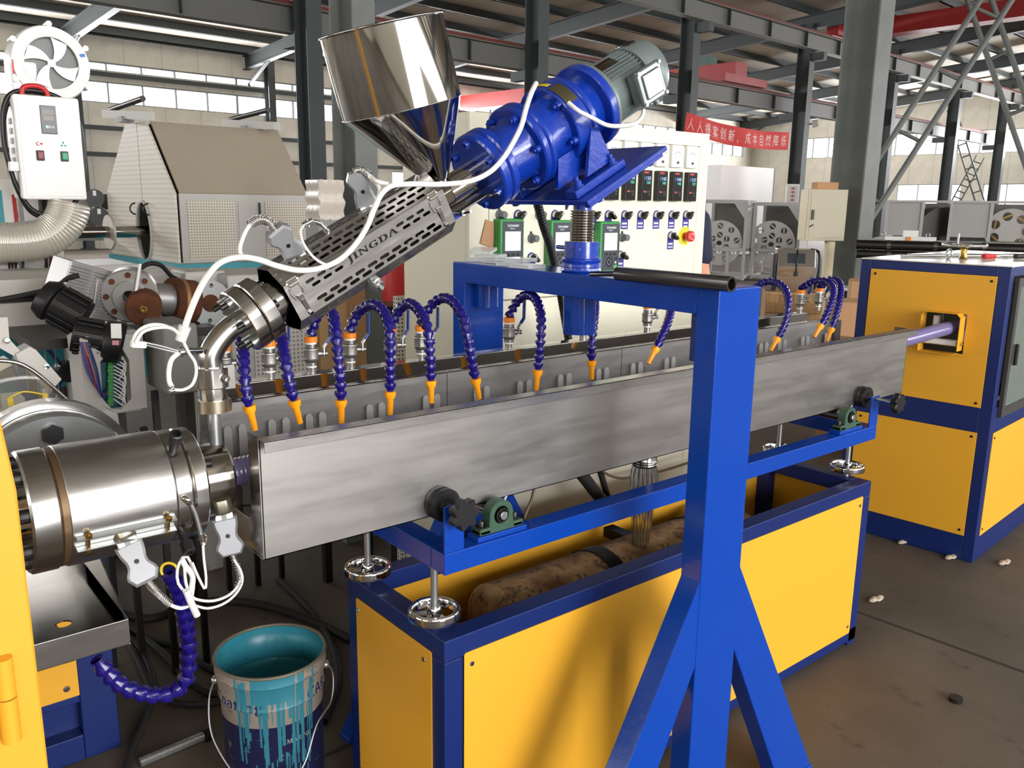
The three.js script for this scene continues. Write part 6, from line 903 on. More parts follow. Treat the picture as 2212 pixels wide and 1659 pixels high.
  for (let i = 0; i < 6; i++) { const a = i * 1.047 + 0.5; part(bl, 'lug', [cyl([R * 1.03 * Math.cos(a), R * 1.03 * Math.sin(a), -0.06], [R * 1.03 * Math.cos(a), R * 1.03 * Math.sin(a), 0], 0.011, 0.011, 10)], M.white); } part(bl, 'arrow_mark', [bx(-R * 0.97, -R * 0.93, -0.05, 0.0, -0.008, 0.003)], M.red); part(bl, 'blue_tag', [T(box(0.03, 0.012, 0.004), [R * 0.75, R * 0.28, 0.005], [0, 0, 0.2])], std({ color: 0x2f6fc0, roughness: 0.5 })); part(bl, 'post', [bx(-R * 0.9, -R * 0.6, -c.y, -R * 0.9, -0.13, -0.08)], M.white);
  // aluminium duct
  const dz = z - 0.01, dpts = [[150, 438, dz], [147, 458, dz], [132, 487, dz], [98, 512, dz], [50, 522, dz], [-20, 524, dz], [-90, 524, dz]], dc = crv(Z(dpts)), n = 150, rs = 22, g = new THREE.TubeGeometry(dc, n, 0.074, rs), q = g.attributes.position; for (let i = 0; i <= n; i++) { const p = dc.getPointAt(i / n), k = i % 4 < 2 ? 1 : 0.965; for (let j = 0; j <= rs; j++) { const t = i * (rs + 1) + j; q.setXYZ(t, p.x + (q.getX(t) - p.x) * k, p.y + (q.getY(t) - p.y) * k, p.z + (q.getZ(t) - p.z) * k); } } g.computeVertexNormals(); single('air_duct', 'bent silvery flexible air duct below the control box', 'duct', [g], std({ color: 0xd9d4c8, metalness: 0.6, roughness: 0.34, side: THREE.DoubleSide }));
}
{ // teal and white cabinet edge at the very left
  const z = -4.0, o = thing('white_side_cabinet', 'white cabinet with teal stripe and red edge at the left', 'cabinet', at(10, 500, 'z', z).setY(0)), L = (g) => T(g, [-o.position.x, 0, -o.position.z]); const f = pxBox(-80, 385, 30, 500, z, 0.4); part(o, 'body', [L(bx(at(-80, 450, 'z', z).x, at(30, 450, 'z', z).x, 0, at(10, 385, 'z', z).y, z - 0.4, z, 0.006))], M.white); part(o, 'teal_stripe', [L(pxBox(-80, 410, 8, 500, z + 0.004, 0.004))], M.teal); part(o, 'red_edge', [L(pxBox(30, 420, 38, 500, z, 0.05))], M.red);
}
{ // rolls stacked behind
  const D = 8.4, spots = [[205, 428, 19, 0x4c4c4c], [163, 467, 20, 0x9b9894], [215, 468, 20, 0x474747], [146, 478, 16, 0x7e7b77], [232, 436, 18, 0x545352], [183, 430, 17, 0xa5a29d], [190, 480, 18, 0x8f8c87]]; spots.forEach(([px, py, r, c], i) => { const p = dp(px, py, D + (i > 2 ? 0.78 : 0)), k = toCam(p).setY(0).normalize(), R = r / F * D, o = thing('material_roll', ['dark wrapped roll on top of the pile', 'pale roll with glued label in the pile', 'dark wrapped roll in front of the hood edge', 'pale roll at the left foot of the pile', 'dark roll half hidden by the hood', 'pale roll behind the control box corner', 'grey roll low in the middle of the pile'][i], 'roll', p, { group: 'rolls piled behind the shaft' }); part(o, 'end_face', [cyl([0, 0, 0], k.clone().multiplyScalar(0.012), R, R, 28)], std({ color: c, roughness: 0.6 })); part(o, 'wrap', [cyl(k.clone().multiplyScalar(-0.7), [0, 0, 0], R * 0.99, R * 0.99, 28)], std({ color: c, roughness: 0.35 })); if (i < 3) part(o, 'tag', [T(box(0.03, 0.05, 0.004), k.clone().multiplyScalar(0.016).add(V3(0, R * 0.55, 0)), [0, Math.atan2(k.x, k.z), 0])], M.teflon); });
  const p = dp(190, 500, D + 0.3), s = thing('roll_rack', 'grey steel rack holding the piled rolls', 'rack', [p.x, 0, p.z], { rot: [0, BR, 0] }); part(s, 'shelf', [bx(-0.6, 0.5, p.y - 0.08, p.y - 0.02, -0.5, 0.3)], M.grey); for (const x of [-0.55, 0.45]) part(s, 'upright', [bx(x, x + 0.05, 0, p.y + 0.5, -0.3, -0.25)], M.grey);
}
{ // grey motors with red-brown windings left of the shaft
  for (const [px0, px1, py, r, l] of [[-20, 40, 548, 30, 'white electric motor with dark rings at the picture border'], [45, 130, 550, 33, 'white electric motor with brown rings below the air duct']]) { const z = -3.75, a = at(px0, py, 'z', z), b = at(px1, py, 'z', z), R = r / F * 3.6, o = thing('white_motor', l, 'motor', a, { group: 'white motors on the bed' }), w = b.x - a.x; part(o, 'body', [cyl([0, 0, 0], [w, 0, 0], R, R, 24)], whitePaint); for (const t of [0.5, 0.62, 0.74]) part(o, 'ring', [cyl([w * t, 0, 0], [w * (t + 0.06), 0, 0], R * 1.22, R * 1.22, 24)], t === 0.62 ? rustM : M.darksteel); part(o, 'foot', [bx(0.02, w * 0.9, -R - 0.05, -R + 0.02, -R * 0.7, R * 0.7)], whitePaint); }
}
{ // white machine bed
  const z = -3.2, o = thing('machine_bed', 'long white steel machine bed behind the scrapped motors', 'machine bed', at(150, 640, 'z', z).setY(0)), L = (g) => T(g, [-o.position.x, 0, -o.position.z]);
  part(o, 'top_beam', [L(pxBox(-80, 598, 440, 634, z, 0.5, 0.004))], whitePaint); part(o, 'saddle', [L(pxBox(185, 572, 300, 598, z - 0.1, 0.35, 0.004))], whitePaint); part(o, 'apron', [L(pxBox(-80, 655, 165, 708, z + 0.02, 0.03))], whitePaint); part(o, 'gap_channel', [L(pxBox(-80, 634, 440, 655, z - 0.05, 0.1))], M.darksteel); const yb = at(100, 708, 'z', z).y; part(o, 'teal_back', [L(pxBox(-80, 708, 440, 830, z - 0.3, 0.02))], M.teal);
  for (const px of [-60, 160, 430]) part(o, 'leg', [L(bx(at(px, 700, 'z', z).x, at(px, 700, 'z', z).x + 0.07, 0, yb, z - 0.2, z - 0.1))], whitePaint);
}
{ // blue fan in the dark below
  const c = at(140, 800, 'z', -3.05), o = thing('floor_fan', 'round blue drum fan with wire mesh in the dark below the bed', 'fan', [c.x, 0, c.z]), R = 0.145; part(o, 'ring', [lathe([[R * 0.86, -0.06], [R, -0.06], [R, 0.04], [R * 0.86, 0.04]], [0, c.y, 0], [0, 0, 1], 40)], std({ color: 0x16235e, roughness: 0.5 })); for (let i = 0; i < 9; i++) part(o, 'mesh_wire', [cyl([(i - 4) * R * 0.2, c.y - R * 0.8, 0.03], [(i - 4) * R * 0.2, c.y + R * 0.8, 0.03], 0.0018, 0.0018, 5)], M.grey); part(o, 'hub', [cyl([0, c.y, 0.0], [0, c.y, 0.05], R * 0.25, R * 0.22, 20)], M.black); for (let i = 0; i < 6; i++) part(o, 'spoke', [T(box(R * 0.8, 0.012, 0.02), [R * 0.5, 0, 0]).rotateZ(i * 1.047).translate(0, c.y, 0.01)], std({ color: 0x16235e, roughness: 0.5 })); part(o, 'stand', [bx(-0.1, -0.06, 0, c.y - R, -0.04, 0.0), bx(0.06, 0.1, 0, c.y - R, -0.04, 0), bx(-0.12, 0.12, c.y - R - 0.02, c.y - R, -0.05, 0.02)], M.black);
}
{ // scrapped gear motors and rusty flanges lying on a steel trestle
  const z = -2.8, sh = thing('steel_trestle', 'dark steel trestle under the scrapped motors', 'trestle', at(250, 712, 'z', z).setY(0)), yt = at(250, 722, 'z', z).y, x0 = at(60, 715, 'z', z).x - sh.position.x, x1 = at(470, 715, 'z', z).x - sh.position.x; part(sh, 'top', [bx(x0, x1, yt - 0.03, yt, -0.35, 0.0)], M.darksteel); for (const x of [x0 + 0.02, x1 - 0.06]) part(sh, 'leg', [bx(x, x + 0.04, 0, yt - 0.03, -0.3, -0.26)], M.darksteel);
  const seg = (name, label, cat, a, b, r, mats, grp) => { const A = at(a[0], a[1], 'z', a[2]), B = at(b[0], b[1], 'z', b[2]), o = thing(name, label, cat, A, { group: grp }); return [o, B.sub(A)]; };
  let [o, d] = seg('black_gear_motor', 'black gear motor lying at the left end of the scrap row', 'motor', [92, 640, z], [182, 690, z + 0.05], 0, 0); let e = d.clone().normalize(), L = d.length(); part(o, 'end_cap', [lathe([[0, -0.01], [0.05, -0.005], [0.062, 0.02], [0.062, L * 0.25], [0.05, L * 0.3], [0, L * 0.3]], [0, 0, 0], e.toArray(), 28)], M.black); part(o, 'stator', [cyl(e.clone().multiplyScalar(L * 0.3), d, 0.056, 0.056, 28)], M.black); for (let i = 0; i < 14; i++) { const a = i / 14 * 6.283, u = V3(0, 0, 1).cross(e).normalize(), w = e.clone().cross(u), p = u.clone().multiplyScalar(0.059 * Math.cos(a)).addScaledVector(w, 0.059 * Math.sin(a)); part(o, 'fin', [cyl(e.clone().multiplyScalar(L * 0.35).add(p), e.clone().multiplyScalar(L * 0.95).add(p), 0.004, 0.004, 5)], M.black); }
  [o, d] = seg('black_gear_motor', 'black gear motor with white sticker above the wiring box', 'motor', [158, 722, z + 0.12], [268, 742, z + 0.16]); e = d.clone().normalize(); L = d.length(); part(o, 'stator', [cyl([0, 0, 0], d.clone().multiplyScalar(0.62), 0.05, 0.05, 28)], M.black); part(o, 'gear_case', [lathe([[0, L * 0.6], [0.058, L * 0.6], [0.063, L * 0.65], [0.063, L * 0.95], [0.055, L], [0, L]], [0, 0, 0], e.toArray(), 28)], M.black); for (let i = 0; i < 16; i++) { const a = i / 16 * 6.283, u = V3(0, 0, 1).cross(e).normalize(), w = e.clone().cross(u), p = u.clone().multiplyScalar(0.053 * Math.cos(a)).addScaledVector(w, 0.053 * Math.sin(a)); part(o, 'fin', [cyl(e.clone().multiplyScalar(L * 0.05).add(p), e.clone().multiplyScalar(L * 0.55).add(p), 0.004, 0.004, 5)], M.black); } const sp = at(251, 715, 'z', z + 0.235).sub(o.position); part(o, 'sticker', [T(box(0.028, 0.042, 0.002), sp.toArray(), [-0.2, 0, -0.1])], M.teflon); part(o, 'pink_sticker', [T(box(0.018, 0.013, 0.002), sp.clone().add(V3(-0.004, -0.034, -0.002)).toArray(), [-0.2, 0, -0.1])], std({ color: 0xd98a96, roughness: 0.6 }));
  for (const [px, py, w, h, rot, l] of [[190, 620, 0.14, 0.13, -0.35, 'silver finned housing tilted between the black motors'], [232, 650, 0.085, 0.13, -0.22, 'silver finned housing beside the big round flange']]) { const p = at(px, py, 'z', z - 0.02), q = thing('finned_housing', l, 'housing', p, { rot: [0.1, 0.2, rot], group: 'finned housings' }); part(q, 'body', [bx(-w / 2, w / 2, -h / 2, h / 2, -0.12, 0, 0.004)], alu); for (let i = 0; i < 12; i++) for (const s of w > 0.1 ? [-1, 1] : [0]) part(q, 'fin', [bx(s ? (s < 0 ? -w * 0.46 : 0.006) : -w * 0.42, s ? (s < 0 ? -0.006 : w * 0.46) : w * 0.42, -h * 0.44 + i * h * 0.075, -h * 0.44 + i * h * 0.075 + 0.005, 0, 0.008)], alu); }
  const disc = (nm, l, px, py, zz, dir, prof, mat, grp) => { const p = at(px, py, 'z', zz), q = thing(nm, l, 'flange', p, { group: grp }); part(q, 'disc', [lathe(prof, [0, 0, 0], dir, 36)], mat); return q; };
  const dv = [-0.35, -0.12, 1], F1 = disc('scrap_flange', 'large dirty steel flange ring with rusty bolt holes', 280, 640, z + 0.02, dv, [[0.02, -0.06], [0.082, -0.06], [0.084, -0.004], [0.08, 0], [0.05, 0], [0.048, 0.012], [0.02, 0.012]], alu); const nd = V3(...dv).normalize(), u1 = V3(0, 1, 0).cross(nd).normalize(), w1 = nd.clone().cross(u1); for (let i = 0; i < 8; i++) { const a = i * 0.785, c = u1.clone().multiplyScalar(0.066 * Math.cos(a)).addScaledVector(w1, 0.066 * Math.sin(a)); part(F1, 'rusty_bolt', [cyl(c, c.clone().addScaledVector(nd, 0.008), 0.009, 0.008, 10)], rustM); }
  const F2 = disc('scrap_flange', 'small rust brown round cap with brass centre', 310, 668, z + 0.1, dv, [[0, -0.08], [0.05, -0.08], [0.053, -0.004], [0.05, 0], [0, 0.002]], rustM); part(F2, 'brass_centre', [lathe([[0, 0], [0.012, 0], [0.012, 0.006], [0.006, 0.007], [0, 0.004]], [0, 0, 0], dv, 18)], M.brass);
  [o, d] = seg('scrap_pipe', 'short grey pipe with thick rusty ring beside the brown cap', 'pipe', [322, 645, z - 0.02], [425, 652, z - 0.04]); e = d.clone().normalize(); L = d.length(); part(o, 'pipe', [cyl([0, 0, 0], d.clone().multiplyScalar(0.5), 0.052, 0.052, 28)], alu); part(o, 'rusty_ring', [cyl(d.clone().multiplyScalar(0.42), d.clone().multiplyScalar(0.92), 0.072, 0.07, 30)], rustM); part(o, 'pale_band', [cyl(d.clone().multiplyScalar(0.58), d.clone().multiplyScalar(0.66), 0.0735, 0.073, 30)], std({ color: 0xa27c50, metalness: 0.5, roughness: 0.5 })); part(o, 'support', [cyl([L * 0.5, -0.05, 0], [L * 0.5, yt - o.position.y, 0], 0.015, 0.015, 8)], M.darksteel);
  const F3 = thing('scrap_flange', 'pale blank steel flange with bolt holes behind the white cable', 'flange', at(455, 655, 'z', z - 0.1), { rot: [-0.06, 0.12, 0] }); part(F3, 'disc', [T(ext(poly(circ(0, 0, 0.078, 48), [circ(0, 0, 0.026, 24), ...Array.from({ length: 6 }, (_, i) => circ(0.06 * Math.cos(i * 1.047 + 0.4), 0.06 * Math.sin(i * 1.047 + 0.4), 0.008, 14))]), 0.02), [0, 0, -0.02])], M.zinc); part(F3, 'rusty_core', [cyl([0, 0, -0.03], [0, 0, 0.006], 0.03, 0.03, 18)], rustM);
  single('wire_rod', 'thin pale rod standing in the big dirty flange', 'rod', [cyl(at(293, 635, 'z', z + 0.05), at(303, 570, 'z', z + 0.05), 0.0045, 0.0045, 8)], M.teflon); cable('loose_cable', 'black cable bridging between the bed and the scrapped motors', Z([[345, 622, z - 0.2], [300, 612, z - 0.2], [292, 595, z - 0.2], [320, 570, z - 0.2], [345, 572, z - 0.2], [375, 600, z - 0.25], [408, 612, z - 0.26]]), 0.008, M.blackSoft); cable('loose_cable', 'black cable sagging along the white bed edge', Z([[-40, 655, z - 0.1], [60, 636, z - 0.1], [120, 620, z - 0.05], [150, 600, z], [170, 595, z]]), 0.008, M.blackSoft);
}
{ // wiring box
  const z = -2.62, o = thing('wiring_box', 'open grey wiring box with green terminals and coloured wires', 'electrical box', at(243, 900, 'z', z).setY(0)), L = (g) => T(g, [-o.position.x, 0, -o.position.z]), P = (px, py) => { const p = at(px, py, 'z', z); return [p.x - o.position.x, p.y]; };
  const out = [P(172, 728), P(178, 905), P(318, 888), P(308, 740)], hole = [P(232, 765), P(254, 752), P(266, 756), P(279, 778), P(284, 862), P(262, 884), P(242, 884), P(222, 862), P(216, 782)]; part(o, 'front_sheet', [T(ext(poly([P(172, 728), P(186, 905), P(318, 880), P(308, 720)], [hole]), 0.004), [0, 0, -0.004])], M.lightGrey); const yb = P(240, 905)[1]; part(o, 'body', [bx(out[0][0], out[3][0], yb, out[0][1], -0.16, -0.06)], M.lightGrey); for (const k of [out[0][0] + 0.03, out[3][0] - 0.05]) part(o, 'leg', [bx(k, k + 0.02, 0, yb, -0.15, -0.13)], M.darksteel); part(o, 'side_wall', [bx(out[0][0], out[0][0] + 0.006, yb, out[0][1], -0.06, -0.004)], M.lightGrey);
  const pb = (a, b, c, d, z0, z1) => { const p = P(a, b), q = P(c, d); return bx(Math.min(p[0], q[0]), Math.max(p[0], q[0]), Math.min(p[1], q[1]), Math.max(p[1], q[1]), z0, z1); }; part(o, 'circuit_board', [pb(216, 756, 286, 884, -0.058, -0.05)], std({ color: 0x2b5a6a, roughness: 0.5 })); const old = seed; seed = 5; for (let i = 0; i < 16; i++) { const y = 764 + i * 7.4; part(o, 'terminal', [pb(240 - (i % 3), y, 251, y + 5.5, -0.05, -0.03)], std({ color: 0x3f9a45, roughness: 0.5 })); } for (let i = 0; i < 14; i++) { const y0 = 762 + i * 8; const a = P(252, y0), b = P(268 + rnd() * 8, y0 + 14), c = P(262 + rnd() * 18, y0 + 34 + rnd() * 20); part(o, 'white_wire', [tube([[a[0], a[1], -0.032], [b[0], b[1], -0.018], [c[0], Math.max(c[1], yb + 0.02), -0.03]], 0.0022, 12, 5)], M.teflon); } const cols = [0x24408f, 0x2a2f7a, 0x8a2a2a, 0xc07a2a, 0x1f2f6a, 0x5a2f6a, 0x24408f, 0x202a5a]; cols.forEach((c, i) => { const a = P(172 + i * 2.2, 738), m1 = P(182 + i * 3 + rnd() * 6, 790 + rnd() * 10), m2 = P(205 + i * 2, 835 + i * 3), b = P(238, 862 - i * 3); part(o, 'coloured_wire', [tube([[a[0], a[1], 0.01], [m1[0], m1[1], 0.02], [m2[0], m2[1], 0.016], [b[0], b[1], -0.03]], 0.003, 26, 5)], std({ color: c, roughness: 0.5 })); }); seed = old;
}
{ // grey covers further right
  const gb = (nm, l, cat, a, z, d, mat) => { const g = pxBox(...a, z, d, 0.01), o = thing(nm, l, cat, at((a[0] + a[2]) / 2, a[3], 'z', z).setY(0)); part(o, 'cover', [T(g, [-o.position.x, 0, -o.position.z])], mat); const yb = at((a[0] + a[2]) / 2, a[3], 'z', z).y; for (const k of [-0.05, 0.05]) part(o, 'leg', [bx(k - 0.009, k + 0.009, 0, yb, -d * 0.5 - 0.009, -d * 0.5 + 0.009)], M.darksteel); return o; };
  gb('pump_cover', 'dark grey rounded cover behind the small cable loop', 'cover', [357, 700, 432, 852], -2.5, 0.2, std({ color: 0x7d7c77, roughness: 0.5 })); gb('pale_gearbox', 'pale grey gearbox block beside the rusty ring', 'gearbox', [402, 585, 490, 650], -3.0, 0.16, whitePaint);
  const pc = gb('perforated_cabinet', 'pale perforated sheet cabinet behind the first valves', 'cabinet', [498, 590, 700, 850], -2.9, 0.3, M.lightGrey); part(pc, 'perforated_front', [T(pxBox(548, 600, 692, 835, -2.893, 0.006), [-pc.position.x, 0, -pc.position.z])], perfMat('#c9c7c0', '#85827a', 20, 3.2));
}
{ // column, bag, extinguisher and cartons behind the barrel
  const A = dp(770, 430, 8.6); hColumn('hall_column', [A.x, 0, A.z], 0.3, 0.32, 7.0, MB.steelPaint, 'grey painted steel column with rust spots behind the hopper', undefined, BR + 0.2);
  const q = dp(702, 432, 6.6), bag = thing('wrapped_parcel', 'parcel wrapped in crinkled clear plastic beside the column', 'parcel', [q.x, q.y, q.z], { rot: [0, BR, 0] }); const g = new THREE.BoxGeometry(0.22, 0.3, 0.2, 10, 12, 6), p = g.attributes.position; for (let i = 0; i < p.count; i++) { const k = 0.004 * Math.sin(p.getY(i) * 61 + p.getX(i) * 83) + 0.004 * Math.sin(p.getZ(i) * 90 + p.getY(i) * 40); p.setXYZ(i, p.getX(i) + k, p.getY(i) + k * 0.6, p.getZ(i) + k); } g.computeVertexNormals(); part(bag, 'wrap', [g], std({ color: 0xc9c0b2, roughness: 0.25 })); part(bag, 'stand', [bx(-0.12, 0.12, -q.y, -0.15, -0.1, 0.1)], M.grey);
  const z = -2.75, e = at(853, 600, 'z', z), ex = thing('fire_extinguisher', 'red fire extinguisher cylinder standing behind the hoses', 'extinguisher', [e.x, 0, z]), R = at(877, 600, 'z', z).x - e.x, yt = at(853, 520, 'z', z).y, yb = at(853, 648, 'z', z).y; part(ex, 'cylinder', [lathe([[0, yb], [R, yb], [R, yt], [R * 0.8, yt + 0.04], [R * 0.3, yt + 0.07], [0, yt + 0.07]], [0, 0, 0], [0, 1, 0], 32)], M.red); part(ex, 'foot_ring', [cyl([0, yb - 0.02, 0], [0, yb, 0], R * 1.02, R * 1.02, 28)], std({ color: 0x6b3a26, roughness: 0.6 })); part(ex, 'wall_bracket', [bx(-0.02, 0.02, 0, yb, -0.03, 0.03)], M.darksteel); part(ex, 'white_label', [cyl([0, yt - 0.01, 0], [0, yt + 0.012, 0], R * 1.01, R * 1.01, 28, true)], M.teflon);
  const card = std({ color: 0xb08c63, roughness: 0.85 }); for (const [a, zz, rot, l] of [[[690, 600, 750, 712], -2.85, 0.05, 'leaning brown cardboard sheet behind the third hose'], [[742, 590, 790, 730], -2.95, -0.03, 'second brown cardboard sheet leaning by the column foot']]) single('cardboard_sheet', l, 'cardboard', [bx(at(a[0], 700, 'z', zz).x, at(a[2], 700, 'z', zz).x, 0.62, at(720, a[1], 'z', zz).y, zz - 0.02, zz)], card, { group: 'cardboard sheets' });
  { const xa = at(680, 700, 'z', -2.9).x, xb = at(800, 700, 'z', -2.9).x, bn = thing('low_bench', 'dark low bench under the cardboard sheets', 'bench', [xa, 0, -2.9]); part(bn, 'top', [bx(0, xb - xa, 0.59, 0.62, -0.12, 0.08)], M.darksteel); for (const k of [0.01, xb - xa - 0.04]) part(bn, 'leg', [bx(k, k + 0.03, 0, 0.59, -0.03, 0)], M.darksteel); }
  for (const [a, zz, l] of [[[735, 600, 850, 790], -3.2, 'plain grey green cabinet behind the looping hoses']]) { const o = thing('grey_cabinet', l, 'cabinet', at(790, 700, 'z', zz).setY(0)); part(o, 'body', [bx(at(a[0], 700, 'z', zz).x - o.position.x, at(a[2], 700, 'z', zz).x - o.position.x, 0, at(790, a[1], 'z', zz).y, -0.3, 0, 0.004)], std({ color: 0x5f6865, roughness: 0.5 })); }
  const pp = thing('perforated_post', 'pale perforated strip standing beside the cream cabinet', 'post', at(873, 740, 'z', -2.55).setY(0)); part(pp, 'strip', [bx(-0.024, 0.03, 0, at(873, 640, 'z', -2.55).y, -0.03, 0)], perfMat('#d2d0c6', '#55524c', 14, 5));
}
/* ---------- right background ---------- */
const greyFrame = std({ color: 0xb5b4b0, roughness: 0.5 });
function cage(px0, px1, py0, py1, D, label, n) { // strander cage seen through its open guard
  const c = dp((px0 + px1) / 2, (py0 + py1) / 2, D), w = (px1 - px0) / F * D, yb = 0, yt = EYE.y + (447 - py0) / F * D, k = toCam(c).setY(0).normalize(), o = thing('bobbin_cage', label, 'machine', [c.x, 0, c.z], { rot: [0, Math.atan2(k.x, k.z) - 0.2, 0], group: 'bobbin cage machines' }), t = 0.06, ym = yt * 0.36, d = 0.9;
  for (const x of [-w / 2, w / 2 - t]) for (const z of [-d, 0]) part(o, 'post', [bx(x, x + t, 0, yt, z, z + t)], greyFrame); for (const y of [0.02, ym, yt - t]) { for (const z of [-d, 0]) part(o, 'rail', [bx(-w / 2 + t, w / 2 - t, y, y + t * 1.2, z, z + t)], greyFrame); for (const x of [-w / 2, w / 2 - t]) part(o, 'rail', [bx(x, x + t, y, y + t, -d + t, 0)], greyFrame); } part(o, 'middle_post', [bx(w * 0.08, w * 0.08 + t, 0.08, ym, 0, t)], greyFrame); part(o, 'corner_gusset', [T(ext(poly([[0, 0], [0.22, 0], [0.22, -0.3]]), 0.01), [w / 2 - t - 0.22, yt - t, t])], greyFrame); part(o, 'side_sheet', [bx(w / 2 - 0.01, w / 2, ym, yt, -d, 0)], greyFrame); part(o, 'back_sheet', [bx(-w / 2, w / 2, ym, yt, -d - 0.01, -d)], std({ color: 0x77756f, roughness: 0.6 }));
  const R = Math.min(w * 0.5, (yt - ym) * 0.78), cy = ym + 0.16, cx = -w * 0.12; const holes = [], pos = []; for (let i = 0; i < 6; i++) { const a = i * 1.047 + 0.52; pos.push([0.36 * Math.cos(a) * R, 0.36 * Math.sin(a) * R]); } for (let i = 0; i < 9; i++) { const a = i * 0.698 + 0.17; pos.push([0.76 * Math.cos(a) * R, 0.76 * Math.sin(a) * R]); } for (const [x, y] of pos) holes.push(circ(x, y, R * 0.135, 14)); const g = new THREE.Shape(circ(0, 0, R, 48).map((p) => new THREE.Vector2(...p))); for (const h of holes) g.holes.push(new THREE.Path(h.map((p) => new THREE.Vector2(...p)))); const dk = part(o, 'bobbin_disc', [T(ext(g, 0.03), [cx, cy, -0.16])], std({ color: 0xc3bfb7, metalness: 0.3, roughness: 0.45 })); for (const [i, [x, y]] of pos.entries()) part(dk, 'spindle', [T(box(0.02, R * 0.22, 0.02), [cx + x, cy + y, -0.14], [0, 0, i * 0.9])], M.zinc); part(dk, 'hub', [cyl([cx, cy, -0.13], [cx, cy, -0.08], R * 0.1, R * 0.1, 18)], M.darksteel);
}
cage(1515, 1612, 436, 590, 17.5, 'grey bobbin cage machine half hidden by the cream cabinet'); cage(1626, 1727, 440, 590, 17.5, 'grey bobbin cage machine with round hole disc left of the junction box');
{ // third, larger cage on the right with perforated guards
  const D = 13, c = dp(2060, 480, D), k = toCam(c).setY(0).normalize(), o = thing('caged_strander', 'long pale strander machine with perforated guards behind the yellow machine', 'machine', [c.x, 0, c.z], { rot: [0, Math.atan2(k.x, k.z) - 0.05, 0] }), m = D / F, X = (p) => (p - 2060) * m * 1.02, Y = (p) => EYE.y + (452 - p) * m, pf = perfMat('#b9b7b2', '#8b8984', 30, 3);
  part(o, 'top_rail', [bx(X(1925), X(2290), Y(440), Y(435), -0.06, 0)], greyFrame); for (const p of [1925, 1995, 2050, 2125, 2215]) part(o, 'post', [bx(X(p), X(p + 6), 0, Y(440), -0.06, 0)], greyFrame); part(o, 'guard_mesh', [bx(X(1931), X(1995), Y(512), Y(440), -0.04, -0.03)], pf); part(o, 'guard_mesh', [bx(X(2056), X(2125), Y(512), Y(440), -0.04, -0.03)], pf); part(o, 'inner_back', [bx(X(1931), X(2290), Y(560), Y(441), -0.9, -0.88)], std({ color: 0x6f6c66, roughness: 0.6 })); part(o, 'dark_drum', [cyl([X(2040), Y(505), -0.3], [X(2015), Y(505), -0.7], 0.4, 0.4, 28)], M.darksteel);
  const R = 0.34, dk = part(o, 'bobbin_disc', [T(ext(poly(circ(0, 0, R, 36), Array.from({ length: 7 }, (_, i) => circ(R * 0.66 * Math.cos(i * 0.9), R * 0.66 * Math.sin(i * 0.9), R * 0.2, 12))), 0.03), [X(2165), Y(498), -0.4])], std({ color: 0xbdb9b2, metalness: 0.3, roughness: 0.5 })); for (let i = 0; i < 7; i++) part(dk, 'spindle', [T(box(0.02, 0.16, 0.02), [X(2165) + R * 0.66 * Math.cos(i * 0.9), Y(498) + R * 0.66 * Math.sin(i * 0.9), -0.38], [0, 0, i])], M.brass); part(o, 'bed', [bx(X(1900), X(2290), 0, Y(520), -0.9, 0.1)], M.grey);
}
